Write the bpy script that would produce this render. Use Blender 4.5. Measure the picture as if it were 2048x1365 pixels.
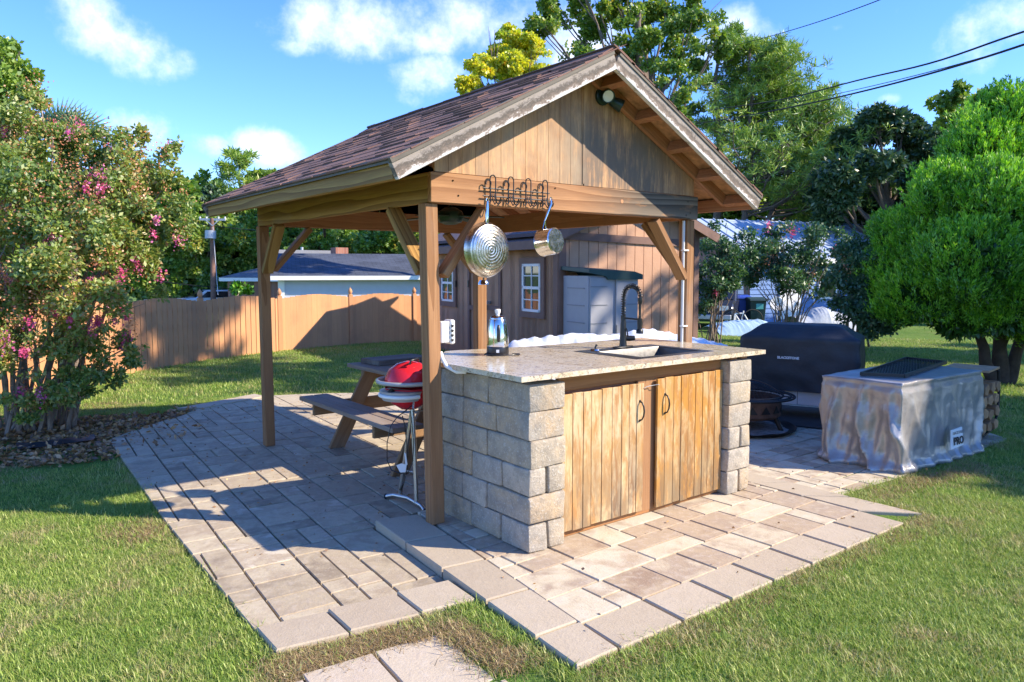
import bpy, bmesh, math, random
import numpy as np
from mathutils import Vector, Matrix, Euler, noise as mnoise
R_ = math.radians
random.seed(7); rng = np.random.default_rng(7)
SC = bpy.context.scene
for o in list(bpy.data.objects): bpy.data.objects.remove(o)
COL = SC.collection

# ------------------------------------------------------------------ camera
CAMF, CAMCY = 1474.56, 653.2
PITCH, YAW = R_(4.2846), R_(37.7479)
CP = Vector((-2.382, -3.9142, 1.6103))
FW = Vector((math.sin(YAW)*math.cos(PITCH), math.cos(YAW)*math.cos(PITCH), -math.sin(PITCH)))
RT = Vector((math.cos(YAW), -math.sin(YAW), 0)); UP = RT.cross(FW)
cd = bpy.data.cameras.new('camera'); cam = bpy.data.objects.new('camera', cd); COL.objects.link(cam)
m = Matrix((RT, UP, -FW)).transposed().to_4x4(); m.translation = CP; cam.matrix_world = m
cd.sensor_width = 36; cd.lens = 36*CAMF/2048; cd.shift_y = -(682.5-CAMCY)/2048
cd.clip_start = .05; cd.clip_end = 2000; SC.camera = cam

# ------------------------------------------------------------------ sun, sky, exposure
LDIR = Vector((-.67, .735, -.70)).normalized()          # the way sunlight travels
SUNAZ = math.atan2(-LDIR.x, -LDIR.y); SUNEL = math.asin(-LDIR.z)
sl = bpy.data.lights.new('sun', 'SUN'); sun = bpy.data.objects.new('sun', sl); COL.objects.link(sun)
sl.energy = 3.9; sl.angle = R_(.55); sl.color = (1, .87, .70)
sun.rotation_euler = LDIR.to_track_quat('-Z', 'Y').to_euler(); sun.location = (10, -10, 12)
vs = SC.view_settings; vs.view_transform = 'Standard'; vs.look = 'None'; vs.gamma = 1; vs.use_curve_mapping = False
vs.exposure = 1.24
W = bpy.data.worlds.new('World'); SC.world = W; W.use_nodes = True
wn = W.node_tree; wn.nodes.clear()
def N(nt, typ, **k):
    n = nt.nodes.new(typ)
    for a, v in k.items():
        if a.startswith('i_'):
            key = a[2:]; key = int(key) if key.isdigit() else key.replace('_', ' ')
            n.inputs[key].default_value = v
        else: setattr(n, a, v)
    return n
def L(nt, a, b): nt.links.new(a, b)
def math_(nt, op, a, b=None, c=None, clamp=False):
    n = nt.nodes.new('ShaderNodeMath'); n.operation = op; n.use_clamp = clamp
    for i, v in enumerate((a, b, c)):
        if v is None: continue
        if isinstance(v, (int, float)): n.inputs[i].default_value = v
        else: nt.links.new(v, n.inputs[i])
    return n.outputs[0]
def mixc(nt, f, a, b, mode='MIX'):
    n = nt.nodes.new('ShaderNodeMix'); n.data_type = 'RGBA'; n.blend_type = mode
    for i, v in ((0, f), (6, a), (7, b)):
        if isinstance(v, (int, float)): n.inputs[i].default_value = v
        elif isinstance(v, tuple): n.inputs[i].default_value = (*v[:3], 1)
        else: nt.links.new(v, n.inputs[i])
    return n.outputs[2]
def raydir(px, py):
    return (FW + RT*(px-1024)/CAMF - UP*(py-CAMCY)/CAMF).normalized()
def build_sky():
    nt = wn
    sky = N(nt, 'ShaderNodeTexSky', sky_type='NISHITA', sun_disc=False, sun_elevation=SUNEL, sun_rotation=SUNAZ,
            altitude=100, air_density=1.0, dust_density=.0, ozone_density=2.5)
    tc = N(nt, 'ShaderNodeTexCoord')
    g = tc.outputs['Generated']
    nz = N(nt, 'ShaderNodeTexNoise', i_Scale=10.0, i_Detail=9.0, i_Roughness=.62); L(nt, g, nz.inputs['Vector'])
    nz2 = N(nt, 'ShaderNodeTexNoise', i_Scale=3.4, i_Detail=3.0); L(nt, g, nz2.inputs['Vector'])
    # clouds: centre pixel, half width, half height, tilt
    cl = [(205, 62, 115, 60, 20, .9), (190, 10, 90, 40, 0, .5), (760, 50, 190, 60, 0, 1.), (900, 30, 190, 75, 0, 1.), (640, 90, 90, 25, 0, .6),
          (1010, 60, 110, 90, 0, .9), (1130, 90, 120, 90, 0, .9), (870, 152, 85, 42, 0, 1.), (820, 195, 40, 22, 0, .6), (535, 290, 62, 38, 10, 1.1),
          (420, 290, 55, 20, 10, .65), (262, 268, 75, 40, 0, .9), (1490, 50, 65, 38, 25, 1.), (1470, 110, 90, 40, 0, .8),
          (2010, 45, 110, 55, -20, 1.), (1790, 28, 80, 16, -10, .6), (1700, 52, 30, 9, 0, .5), (1770, 198, 30, 14, 0, .8), (1675, 212, 30, 14, 0, .6),
          (1895, 62, 28, 14, 0, .4), (1450, 350, 200, 70, 0, .6), (-200, 150, 200, 60, 0, .9), (2350, 200, 260, 70, 0, .9), (2400, -250, 300, 120, 0, .9),
          (300, -350, 330, 110, 0, .9), (1300, -420, 400, 140, 0, .9)]
    acc = None
    for px, py, a, b, tilt, s in cl:
        d = raydir(px, py); u = d.cross(Vector((0, 0, 1))).normalized(); v = u.cross(d)
        t = R_(tilt); u2 = u*math.cos(t)-v*math.sin(t); v2 = u*math.sin(t)+v*math.cos(t)
        def dot(vec):
            n = N(nt, 'ShaderNodeVectorMath', operation='DOT_PRODUCT'); L(nt, g, n.inputs[0]); n.inputs[1].default_value = vec
            return n.outputs['Value']
        X = math_(nt, 'MULTIPLY', dot(u2), CAMF/a); Y = math_(nt, 'MULTIPLY', dot(v2), CAMF/b)
        r2 = math_(nt, 'ADD', math_(nt, 'MULTIPLY', X, X), math_(nt, 'MULTIPLY', Y, Y))
        front = math_(nt, 'GREATER_THAN', dot(d), 0.0)
        mk = math_(nt, 'MULTIPLY', math_(nt, 'MULTIPLY', math_(nt, 'SUBTRACT', 1.0, math_(nt, 'MULTIPLY', r2, .5), clamp=True), s), front)
        acc = mk if acc is None else math_(nt, 'MAXIMUM', acc, mk)
    # density = blob + noise
    dens = math_(nt, 'ADD', acc, math_(nt, 'MULTIPLY', math_(nt, 'SUBTRACT', nz.outputs['Fac'], .5), 2.6))
    dens = math_(nt, 'ADD', dens, math_(nt, 'MULTIPLY', math_(nt, 'SUBTRACT', nz2.outputs['Fac'], .5), .7))
    mr = N(nt, 'ShaderNodeMapRange', interpolation_type='SMOOTHSTEP', i_1=.40, i_2=1.45); L(nt, dens, mr.inputs[0])
    gate = N(nt, 'ShaderNodeMapRange', i_1=.0, i_2=.25); L(nt, acc, gate.inputs[0])
    fac = math_(nt, 'MULTIPLY', math_(nt, 'MULTIPLY', mr.outputs[0], gate.outputs[0]), .93)
    tint = mixc(nt, 1.0, sky.outputs[0], (.66, .765, 1.05), 'MULTIPLY')
    hs = N(nt, 'ShaderNodeHueSaturation', i_Hue=.505, i_Saturation=1.12, i_Value=1.0); L(nt, tint, hs.inputs['Color']); tint = hs.outputs[0]
    shade = mixc(nt, nz.outputs['Fac'], (3.0, 3.5, 4.6), (5.0, 5.2, 5.6))
    out = mixc(nt, fac, tint, shade)
    bg = N(nt, 'ShaderNodeBackground', i_Strength=.15); L(nt, out, bg.inputs[0])
    o = N(nt, 'ShaderNodeOutputWorld'); L(nt, bg.outputs[0], o.inputs[0])
build_sky()
SC.render.engine = 'CYCLES'

# ------------------------------------------------------------------ picture <-> world helpers (used only to find real positions)
def ray(x, y): return FW + RT*((x-1024)/CAMF) - UP*((y-CAMCY)/CAMF)
def PD(x, y, D): return CP + ray(x, y)*D
def PZ(x, y, z): d = ray(x, y); return CP + d*((z-CP.z)/d.z)
def PX(x, y, X): d = ray(x, y); return CP + d*((X-CP.x)/d.x)
def PY(x, y, Y): d = ray(x, y); return CP + d*((Y-CP.y)/d.y)
def sstep(a, b, t):
    t = max(0, min(1, (t-a)/(b-a))); return t*t*(3-2*t)
def tz(x, y):
    r = math.hypot(x-1, y-1)
    k = max(sstep(-1.0, -.2, x)*sstep(-.35, -.95, y), sstep(2.9, 3.5, x)*sstep(3.5, 2.0, y))*sstep(16, 7, r)
    return -.078 - .02*max(0, min(r, 45)-6) + .055*k
def TG(x, y):                                      # where a sight line meets the terrain
    d = ray(x, y); t = 3.0
    for _ in range(60):
        p = CP + d*t; h = p.z-tz(p.x, p.y)
        t += h/(-d.z+.021)*.8 if abs(h) > 1e-4 else 0
        t = min(t, 200)
    return CP + d*t

# ------------------------------------------------------------------ object helpers
WM = {}
def place(o, parent=None, Mw=None):
    COL.objects.link(o)
    Mw = Mw or Matrix.Identity(4)
    if parent is not None:
        o.parent = parent; o.matrix_parent_inverse = WM[parent].inverted()
    o.matrix_basis = Mw; WM[o] = Mw.copy()
    return o
def mkob(name, me, mat=None, parent=None, Mw=None):
    if mat is not None and len(me.materials) == 0: me.materials.append(mat)
    return place(bpy.data.objects.new(name, me), parent, Mw)
def tag(o, label=None, cat=None, group=None, kind=None):
    if label: o['label'] = label
    if cat: o['category'] = cat
    if group: o['group'] = group
    if kind: o['kind'] = kind
    return o
def thing(name, label, cat, loc=(0, 0, 0), rz=0, group=None):
    o = bpy.data.objects.new(name, None); o.empty_display_size = .1
    place(o, None, Matrix.Translation(loc) @ Matrix.Rotation(rz, 4, 'Z'))
    return tag(o, label, cat, group)
def kids(o): return [c for c in bpy.data.objects if c.parent == o]
def copy_tree(root, Mw, parent=None):
    c = root.copy(); COL.objects.link(c); c.matrix_basis = Mw; WM[c] = Mw.copy()
    for ch in CH.get(root, []):
        d = ch.copy(); COL.objects.link(d); d.parent = c
    return c
CH = {}
class MB:
    def __init__(s): s.v = []; s.f = []; s.mi = []
    def add(s, vs_, fs, mi=0):
        b = len(s.v); s.v += [tuple(v) for v in vs_]; s.f += [tuple(i+b for i in f) for f in fs]; s.mi += [mi]*len(fs); return s
    def box(s, c, d, rot=None, mi=0):
        c = Vector(c); hx, hy, hz = d[0]/2, d[1]/2, d[2]/2
        pts = [Vector((x, y, z)) for x in (-hx, hx) for y in (-hy, hy) for z in (-hz, hz)]
        if rot is not None: pts = [rot @ p for p in pts]
        return s.add([c+p for p in pts], [(0, 1, 3, 2), (4, 6, 7, 5), (0, 4, 5, 1), (2, 3, 7, 6), (0, 2, 6, 4), (1, 5, 7, 3)], mi)
    def bar(s, p0, p1, w, h, up=(0, 0, 1), mi=0):
        p0, p1 = Vector(p0), Vector(p1); x = (p1-p0); l = x.length; x /= l; up = Vector(up)
        if abs(x.dot(up)) > .99: up = Vector((0, 1, 0))
        y = up.cross(x).normalized(); z = x.cross(y)
        return s.box((p0+p1)/2, (l, w, h), Matrix((x, y, z)).transposed(), mi)
    def prism(s, poly, axis, a, b, mi=0):
        """poly: 2D points; axis: 'x','y','z' extrusion between a and b"""
        n = len(poly)
        def P(q, t): return {'x': (t, q[0], q[1]), 'y': (q[0], t, q[1]), 'z': (q[0], q[1], t)}[axis]
        vs_ = [P(q, a) for q in poly]+[P(q, b) for q in poly]
        fs = [tuple(range(n))[::-1], tuple(range(n, 2*n))]+[(i, (i+1) % n, (i+1) % n+n, i+n) for i in range(n)]
        return s.add(vs_, fs, mi)
    def tube(s, pts, r, n=8, cap=True, mi=0):
        pts = [Vector(p) for p in pts]; m_ = len(pts)
        if isinstance(r, (int, float)): r = [r]*m_
        t0 = (pts[1]-pts[0]).normalized(); a = t0.orthogonal().normalized(); b = len(s.v)
        for i, p in enumerate(pts):
            t = (pts[min(i+1, m_-1)]-pts[max(i-1, 0)])
            t = t.normalized() if t.length > 1e-9 else t0
            a = (a-t*a.dot(t)); a = a.normalized() if a.length > 1e-6 else t.orthogonal().normalized(); c = t.cross(a)
            for k in range(n):
                g = 2*math.pi*k/n; s.v.append(tuple(p+(a*math.cos(g)+c*math.sin(g))*r[i]))
        for i in range(m_-1):
            for k in range(n):
                s.f.append((b+i*n+k, b+i*n+(k+1) % n, b+(i+1)*n+(k+1) % n, b+(i+1)*n+k)); s.mi.append(mi)
        if cap:
            s.f.append(tuple(b+k for k in range(n))[::-1]); s.f.append(tuple(b+(m_-1)*n+k for k in range(n))); s.mi += [mi, mi]
        return s
    def lathe(s, prof, n=24, M_=None, mi=0, cap=False):
        b = len(s.v); M_ = M_ or Matrix.Identity(4)
        for r, z in prof:
            for k in range(n):
                g = 2*math.pi*k/n; s.v.append(tuple(M_ @ Vector((r*math.cos(g), r*math.sin(g), z))))
        for i in range(len(prof)-1):
            for k in range(n):
                s.f.append((b+i*n+k, b+i*n+(k+1) % n, b+(i+1)*n+(k+1) % n, b+(i+1)*n+k)); s.mi.append(mi)
        if cap:
            s.f.append(tuple(b+k for k in range(n))[::-1]); s.f.append(tuple(b+(len(prof)-1)*n+k for k in range(n))); s.mi += [mi, mi]
        return s
    def mesh(s, name, smooth=None, bevel=0):
        me = bpy.data.meshes.new(name); me.from_pydata(s.v, [], s.f); me.polygons.foreach_set('material_index', s.mi); me.update()
        if bevel:
            bm = bmesh.new(); bm.from_mesh(me)
            bmesh.ops.bevel(bm, geom=[e for e in bm.edges if e.calc_face_angle(0) > .6], offset=bevel, segments=1, affect='EDGES', profile=.6)
            bmesh.ops.recalc_face_normals(bm, faces=bm.faces)
            bm.to_mesh(me); bm.free()
        if smooth is not None:
            me.shade_smooth(); me.set_sharp_from_angle(angle=R_(smooth))
        return me
    def build(s, name, mat, parent=None, smooth=None, bevel=0, Mw=None):
        me = s.mesh(name, smooth, bevel)
        for q in (mat if isinstance(mat, (list, tuple)) else [mat]): me.materials.append(q)
        return mkob(name, me, None, parent, Mw)
BOXC = {}
def boxmesh(d, bevel, mat, rough=0, var=0):
    k = (tuple(round(x, 4) for x in d), bevel, mat.name, rough, var)
    if k not in BOXC:
        me = MB().box((0, 0, 0), d).mesh('box', None, bevel)
        if rough:
            bm = bmesh.new(); bm.from_mesh(me)
            rr = random.Random(var*13+1)
            for v in bm.verts: v.co += Vector((rr.uniform(-1, 1), rr.uniform(-1, 1), rr.uniform(-1, 1)))*rough
            bm.to_mesh(me); bm.free()
        me.materials.append(mat); BOXC[k] = me
    return BOXC[k]
def beam(name, p0, p1, w, h, mat, parent, up=(0, 0, 1), bevel=.004, ext=0):
    """a timber whose own X axis runs along its length, so that grain follows it"""
    p0, p1 = Vector(p0), Vector(p1); x = p1-p0; l = x.length; x /= l; up = Vector(up)
    if abs(x.dot(up)) > .99: up = Vector((0, 1, 0))
    y = up.cross(x).normalized(); z = x.cross(y)
    Mw = Matrix((x, y, z)).transposed().to_4x4(); Mw.translation = (p0+p1)/2
    me = MB().box((0, 0, 0), (l+ext, w, h)).mesh(name, None, bevel); me.materials.append(mat)
    return place(bpy.data.objects.new(name, me), parent, Mw)

# ------------------------------------------------------------------ materials
def newmat(name):
    m_ = bpy.data.materials.new(name); m_.use_nodes = True; nt = m_.node_tree
    return m_, nt, nt.nodes['Principled BSDF']
def coords(nt, kind='Object', scale=(1, 1, 1), rnd=0.0):
    tc = N(nt, 'ShaderNodeTexCoord')
    src = tc.outputs[kind] if kind != 'World' else N(nt, 'ShaderNodeNewGeometry').outputs['Position']
    if rnd:
        oi = N(nt, 'ShaderNodeObjectInfo')
        cx = N(nt, 'ShaderNodeCombineXYZ')
        L(nt, math_(nt, 'MULTIPLY', oi.outputs['Random'], rnd), cx.inputs[0])
        L(nt, math_(nt, 'MULTIPLY', math_(nt, 'FRACT', math_(nt, 'MULTIPLY', oi.outputs['Random'], 7.31)), rnd*.05), cx.inputs[1])
        L(nt, math_(nt, 'MULTIPLY', math_(nt, 'FRACT', math_(nt, 'MULTIPLY', oi.outputs['Random'], 13.7)), rnd*.05), cx.inputs[2])
        ad = N(nt, 'ShaderNodeVectorMath', operation='ADD'); L(nt, src, ad.inputs[0]); L(nt, cx.outputs[0], ad.inputs[1]); src = ad.outputs[0]
    mp = N(nt, 'ShaderNodeMapping'); mp.inputs['Scale'].default_value = scale; L(nt, src, mp.inputs['Vector'])
    return mp.outputs[0]
def noise_(nt, vec, scale, detail=4, rough=.55, dist=0):
    n = N(nt, 'ShaderNodeTexNoise', i_Scale=scale, i_Detail=detail, i_Roughness=rough, i_Distortion=dist); L(nt, vec, n.inputs['Vector'])
    return n.outputs['Fac']
def ramp(nt, fac, stops):
    r = N(nt, 'ShaderNodeValToRGB'); e = r.color_ramp.elements
    while len(e) < len(stops): e.new(.5)
    for k, (p, c) in enumerate(stops):
        e[k].position = p; e[k].color = (*c[:3], 1) if isinstance(c, tuple) else (c, c, c, 1)
    L(nt, fac, r.inputs[0]); return r.outputs[0]
def rmap(nt, v, a, b, c=0, d=1):
    n = N(nt, 'ShaderNodeMapRange', i_1=float(a), i_2=float(b), i_3=float(c), i_4=float(d)); L(nt, v, n.inputs[0]); return n.outputs[0]
def bump_(nt, b, h, strength=.3, dist=.01):
    n = N(nt, 'ShaderNodeBump', i_Strength=strength, i_Distance=dist); L(nt, h, n.inputs['Height']); L(nt, n.outputs[0], b.inputs['Normal'])
def plain(name, col, rough=.6, metal=0, var=.15, vscale=6, bump=0, bscale=60, spec=None, rnd=0.0, kind='Object'):
    m_, nt, b = newmat(name)
    v = coords(nt, kind)
    n = noise_(nt, v, vscale, 5, .6)
    f = rmap(nt, n, .25, .75, 1-var, 1+var)
    if rnd:
        oi = N(nt, 'ShaderNodeObjectInfo'); f = math_(nt, 'MULTIPLY', f, rmap(nt, oi.outputs['Random'], 0, 1, 1-rnd, 1+rnd))
    mu = N(nt, 'ShaderNodeVectorMath', operation='SCALE'); mu.inputs[0].default_value = col; L(nt, f, mu.inputs['Scale'])
    L(nt, mu.outputs[0], b.inputs['Base Color'])
    b.inputs['Roughness'].default_value = rough; b.inputs['Metallic'].default_value = metal
    if spec is not None: b.inputs['Specular IOR Level'].default_value = spec
    if bump: bump_(nt, b, noise_(nt, v, bscale, 4), bump, .01)
    return m_
def wood(name, light, dark, grey=(.30, .28, .25), weather=.4, ring=26, rough=.72, wscale=1.6, dirt=.3, rnd=20.0, grain=.5):
    m_, nt, b = newmat(name)
    v = coords(nt, 'Object', (.085, 1, 1), rnd)
    wob = N(nt, 'ShaderNodeTexNoise', i_Scale=5.0, i_Detail=2.0); L(nt, v, wob.inputs['Vector'])
    ad = N(nt, 'ShaderNodeVectorMath', operation='MULTIPLY_ADD'); L(nt, wob.outputs['Color'], ad.inputs[0]); ad.inputs[1].default_value = (.10, .16, .16); L(nt, v, ad.inputs[2])
    wv = N(nt, 'ShaderNodeTexWave', wave_type='RINGS', rings_direction='X', wave_profile='SAW', i_Scale=float(ring)*.42, i_Distortion=1.6, i_Detail=2.0); wv.inputs['Detail Scale'].default_value = .6
    L(nt, ad.outputs[0], wv.inputs['Vector'])
    v2 = coords(nt, 'Object', (.05, 1, 1), rnd)
    fine = noise_(nt, v2, 90, 3, .6)
    v3 = coords(nt, 'Object', (.35, 1, 1), rnd)
    blot = noise_(nt, v3, wscale*2.2, 4, .6)
    c = mixc(nt, math_(nt, 'MULTIPLY', wv.outputs['Fac'], grain), light, dark)
    c = mixc(nt, rmap(nt, fine, .3, .75, 0, .35), c, tuple(x*.62 for x in dark))
    c = mixc(nt, rmap(nt, blot, .62-weather*.3, .80-weather*.12, 0, min(1, .25+weather)), c, grey)
    d = noise_(nt, coords(nt, 'World'), 3.1, 5, .65)
    c = mixc(nt, rmap(nt, d, .55, .8, 0, dirt), c, tuple(x*.35 for x in grey))
    L(nt, c, b.inputs['Base Color']); b.inputs['Roughness'].default_value = rough; b.inputs['Specular IOR Level'].default_value = .25
    bump_(nt, b, math_(nt, 'ADD', fine, math_(nt, 'MULTIPLY', wv.outputs['Fac'], .5)), .35, .004)
    return m_
MAT = {}
MAT['post'] = wood('post_wood', (.40, .215, .10), (.21, .095, .038), weather=.15, ring=20, grain=.7)
MAT['beam'] = wood('beam_wood', (.46, .25, .115), (.24, .105, .038), weather=.1, ring=18, dirt=.35, grain=.75)
MAT['sidebeam'] = wood('side_beam_wood', (.46, .275, .085), (.20, .10, .028), weather=.05, ring=20, dirt=.1, grain=.9)
MAT['rafter'] = wood('rafter_wood', (.50, .23, .11), (.30, .12, .055), weather=.05)
MAT['bench'] = wood('bench_wood', (.33, .25, .185), (.20, .14, .095), (.30, .27, .25), weather=.65, ring=22)
MAT['benchleg'] = wood('bench_leg_wood', (.34, .20, .10), (.20, .11, .05), weather=.2)
MAT['slab'] = wood('slab_wood', (.16, .13, .11), (.10, .08, .065), weather=.5)
MAT['header'] = wood('header_wood', (.42, .20, .075), (.26, .11, .04), weather=.0, ring=12)
def door_wood(name, a, b2, gr):
    m_, nt, b = newmat(name)
    oi = N(nt, 'ShaderNodeObjectInfo')
    v = coords(nt, 'Object', (1, 1, .16), 9.0); w = coords(nt, 'World')
    st = noise_(nt, v, 26, 4, .6, .6); fine = noise_(nt, coords(nt, 'Object', (1, 1, .05), 9.0), 130, 2)
    bl = noise_(nt, coords(nt, 'World', (1, 1, .5)), 4.5, 5, .7)
    c = mixc(nt, rmap(nt, bl, .44, .53), a, b2)
    c = mixc(nt, rmap(nt, st, .50, .58, 0, .75), c, (.34, .135, .025)); c = mixc(nt, rmap(nt, noise_(nt, coords(nt, 'World', (2.2, 1, .5)), 9, 6, .75), .53, .62, 0, .75), c, tuple(min(.8, x*1.25) for x in a))
    sx = N(nt, 'ShaderNodeSeparateXYZ'); L(nt, w, sx.inputs[0])
    low = rmap(nt, sx.outputs[2], .66, .10, 0, 1)
    g = math_(nt, 'MULTIPLY', low, rmap(nt, noise_(nt, coords(nt, 'World', (1.6, 1.6, .45)), 7, 5, .7), .38, .54), clamp=True)
    c = mixc(nt, math_(nt, 'MULTIPLY', g, .8), c, gr)
    c = mixc(nt, rmap(nt, oi.outputs['Random'], 0, 1, 0, .3), c, (.66, .45, .2))
    c = mixc(nt, rmap(nt, fine, .35, .8, 0, .3), c, (.3, .15, .05))
    L(nt, c, b.inputs['Base Color']); b.inputs['Roughness'].default_value = .6; bump_(nt, b, fine, .25, .003)
    return m_
MAT['doorL'] = door_wood('cabinet_door_wood_pale', (.56, .42, .24), (.47, .27, .10), (.10, .082, .065))
MAT['doorR'] = door_wood('cabinet_door_wood_amber', (.50, .34, .16), (.46, .20, .018), (.085, .07, .05))
def gable_wood():
    m_, nt, b = newmat('gable_plywood')
    w = coords(nt, 'World'); s = N(nt, 'ShaderNodeSeparateXYZ'); L(nt, w, s.inputs[0])
    n = noise_(nt, coords(nt, 'World', (1, 1, .12)), 26, 5, .7); n2 = noise_(nt, w, 2.2, 4, .6); n3 = noise_(nt, coords(nt, 'World', (1, 1, .04)), 160, 2)
    c = mixc(nt, rmap(nt, n, .40, .60), (.60, .34, .155), (.40, .19, .075)); c = mixc(nt, rmap(nt, noise_(nt, coords(nt, 'World', (1, 1, .5)), 6, 6, .75), .46, .60, 0, .6), c, (.24, .14, .085))
    # weathered grey where rain reaches: towards the middle and the right panel
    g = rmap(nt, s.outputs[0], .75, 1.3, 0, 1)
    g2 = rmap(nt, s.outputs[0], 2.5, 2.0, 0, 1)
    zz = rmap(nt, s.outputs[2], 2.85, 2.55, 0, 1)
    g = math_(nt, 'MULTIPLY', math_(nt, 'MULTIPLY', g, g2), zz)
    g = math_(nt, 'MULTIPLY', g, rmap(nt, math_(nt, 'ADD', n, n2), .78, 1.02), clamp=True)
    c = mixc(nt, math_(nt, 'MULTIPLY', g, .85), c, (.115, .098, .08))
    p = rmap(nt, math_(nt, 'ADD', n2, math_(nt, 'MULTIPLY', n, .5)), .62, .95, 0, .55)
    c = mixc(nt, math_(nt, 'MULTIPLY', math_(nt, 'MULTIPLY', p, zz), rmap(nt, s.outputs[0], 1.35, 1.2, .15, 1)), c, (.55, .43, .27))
    c = mixc(nt, rmap(nt, n3, .45, .8, 0, .35), c, (.2, .1, .05))
    L(nt, c, b.inputs['Base Color']); b.inputs['Roughness'].default_value = .75; bump_(nt, b, n3, .3, .004)
    return m_
MAT['gable'] = gable_wood()
def front_beam_wood():
    m_ = wood('front_beam_wood', (.48, .255, .12), (.25, .11, .045), weather=.05, ring=16, dirt=.1, grain=.8, rnd=0.0)
    nt = m_.node_tree; b = nt.nodes['Principled BSDF']
    src = b.inputs['Base Color'].links[0].from_socket
    w = coords(nt, 'World'); s = N(nt, 'ShaderNodeSeparateXYZ'); L(nt, w, s.inputs[0])
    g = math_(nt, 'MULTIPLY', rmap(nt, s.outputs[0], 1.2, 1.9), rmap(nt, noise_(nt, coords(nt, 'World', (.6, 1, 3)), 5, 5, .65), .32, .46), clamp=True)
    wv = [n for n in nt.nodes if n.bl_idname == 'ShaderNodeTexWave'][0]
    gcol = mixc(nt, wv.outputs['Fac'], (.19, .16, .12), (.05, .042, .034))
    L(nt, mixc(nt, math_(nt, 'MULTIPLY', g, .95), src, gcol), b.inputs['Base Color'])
    return m_
MAT['frontbeam'] = front_beam_wood()
def rake_paint():
    m_, nt, b = newmat('flaking_white_rake_paint')
    v = coords(nt, 'Object', (.5, 1, 1)); s = N(nt, 'ShaderNodeSeparateXYZ'); L(nt, coords(nt, 'Object'), s.inputs[0])
    n = noise_(nt, v, 22, 6, .75); f = noise_(nt, v, 110, 4, .7)
    band = rmap(nt, s.outputs[2], -.045, .035)
    k = math_(nt, 'ADD', math_(nt, 'MULTIPLY', band, .55), math_(nt, 'ADD', math_(nt, 'MULTIPLY', n, .9), math_(nt, 'MULTIPLY', f, .35)))
    c = ramp(nt, rmap(nt, k, .38, 1.12), [(0, (.74, .73, .70)), (.42, (.62, .59, .55)), (.52, (.22, .17, .13)), (.8, (.09, .075, .06)), (1, (.30, .26, .22))])
    L(nt, c, b.inputs['Base Color']); b.inputs['Roughness'].default_value = .8; bump_(nt, b, k, .4, .006)
    return m_
MAT['rake'] = rake_paint()
def paver_mat(name, stops, spotty=.25, mauve=.0):
    m_, nt, b = newmat(name)
    oi = N(nt, 'ShaderNodeObjectInfo')
    w = coords(nt, 'World')
    big = noise_(nt, coords(nt, 'World', (1, 1, 1)), 5.5, 4, .6, .4); fine = noise_(nt, w, 90, 5, .65); mid = noise_(nt, w, 22, 4, .6)
    f = math_(nt, 'ADD', math_(nt, 'MULTIPLY', oi.outputs['Random'], .8), math_(nt, 'MULTIPLY', math_(nt, 'SUBTRACT', big, .5), 1.1))
    c = ramp(nt, math_(nt, 'ADD', f, .1), stops)
    c = mixc(nt, rmap(nt, mid, .5, .75, 0, spotty), c, (.64, .58, .50))
    c = mixc(nt, rmap(nt, fine, .52, .78, 0, .38), c, (.21, .17, .14))
    sp = noise_(nt, w, 240, 2, .5); c = mixc(nt, rmap(nt, sp, .66, .74, 0, .5), c, (.14, .11, .09))
    L(nt, c, b.inputs['Base Color']); b.inputs['Roughness'].default_value = .88
    bump_(nt, b, math_(nt, 'ADD', fine, mid), .45, .006)
    return m_
MAT['paver'] = paver_mat('weathered_paver', [(.05, (.27, .215, .145)), (.3, (.43, .355, .235)), (.5, (.37, .295, .20)), (.7, (.50, .425, .285)), (.88, (.41, .33, .225)), (1, (.58, .51, .37))])
MAT['paver2'] = paver_mat('blended_paver', [(0, (.31, .22, .145)), (.22, (.43, .335, .22)), (.42, (.37, .285, .20)), (.6, (.54, .46, .315)), (.8, (.57, .51, .375)), (1, (.43, .34, .23))], .35)
MAT['curb'] = paver_mat('sandy_border_paver', [(0, (.41, .335, .235)), (.5, (.445, .37, .26)), (1, (.48, .405, .295))], .1)
MAT['slabstone'] = paver_mat('path_paver', [(0, (.45, .37, .26)), (.5, (.52, .44, .32)), (1, (.46, .37, .275))], .3)
def block_mat():
    m_, nt, b = newmat('tumbled_stone_block')
    oi = N(nt, 'ShaderNodeObjectInfo'); w = coords(nt, 'World')
    big = noise_(nt, w, 4.2, 4, .6, .3); fine = noise_(nt, w, 70, 6, .7); mid = noise_(nt, w, 16, 4, .6)
    f = math_(nt, 'ADD', math_(nt, 'MULTIPLY', oi.outputs['Random'], .6), math_(nt, 'MULTIPLY', big, .7))
    c = ramp(nt, f, [(.15, (.30, .27, .215)), (.42, (.43, .36, .26)), (.58, (.47, .35, .215)), (.75, (.36, .32, .26)), (1, (.50, .43, .33))])
    c = mixc(nt, rmap(nt, mid, .47, .60, 0, .42), c, (.22, .20, .165))
    c = mixc(nt, rmap(nt, fine, .54, .66, 0, .6), c, (.62, .59, .52))
    c = mixc(nt, rmap(nt, noise_(nt, w, 150, 3), .60, .72, 0, .55), c, (.15, .14, .12))
    L(nt, c, b.inputs['Base Color']); b.inputs['Roughness'].default_value = .92
    bump_(nt, b, math_(nt, 'ADD', fine, math_(nt, 'MULTIPLY', mid, 1.5)), .6, .012)
    return m_
MAT['block'] = block_mat()
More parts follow.
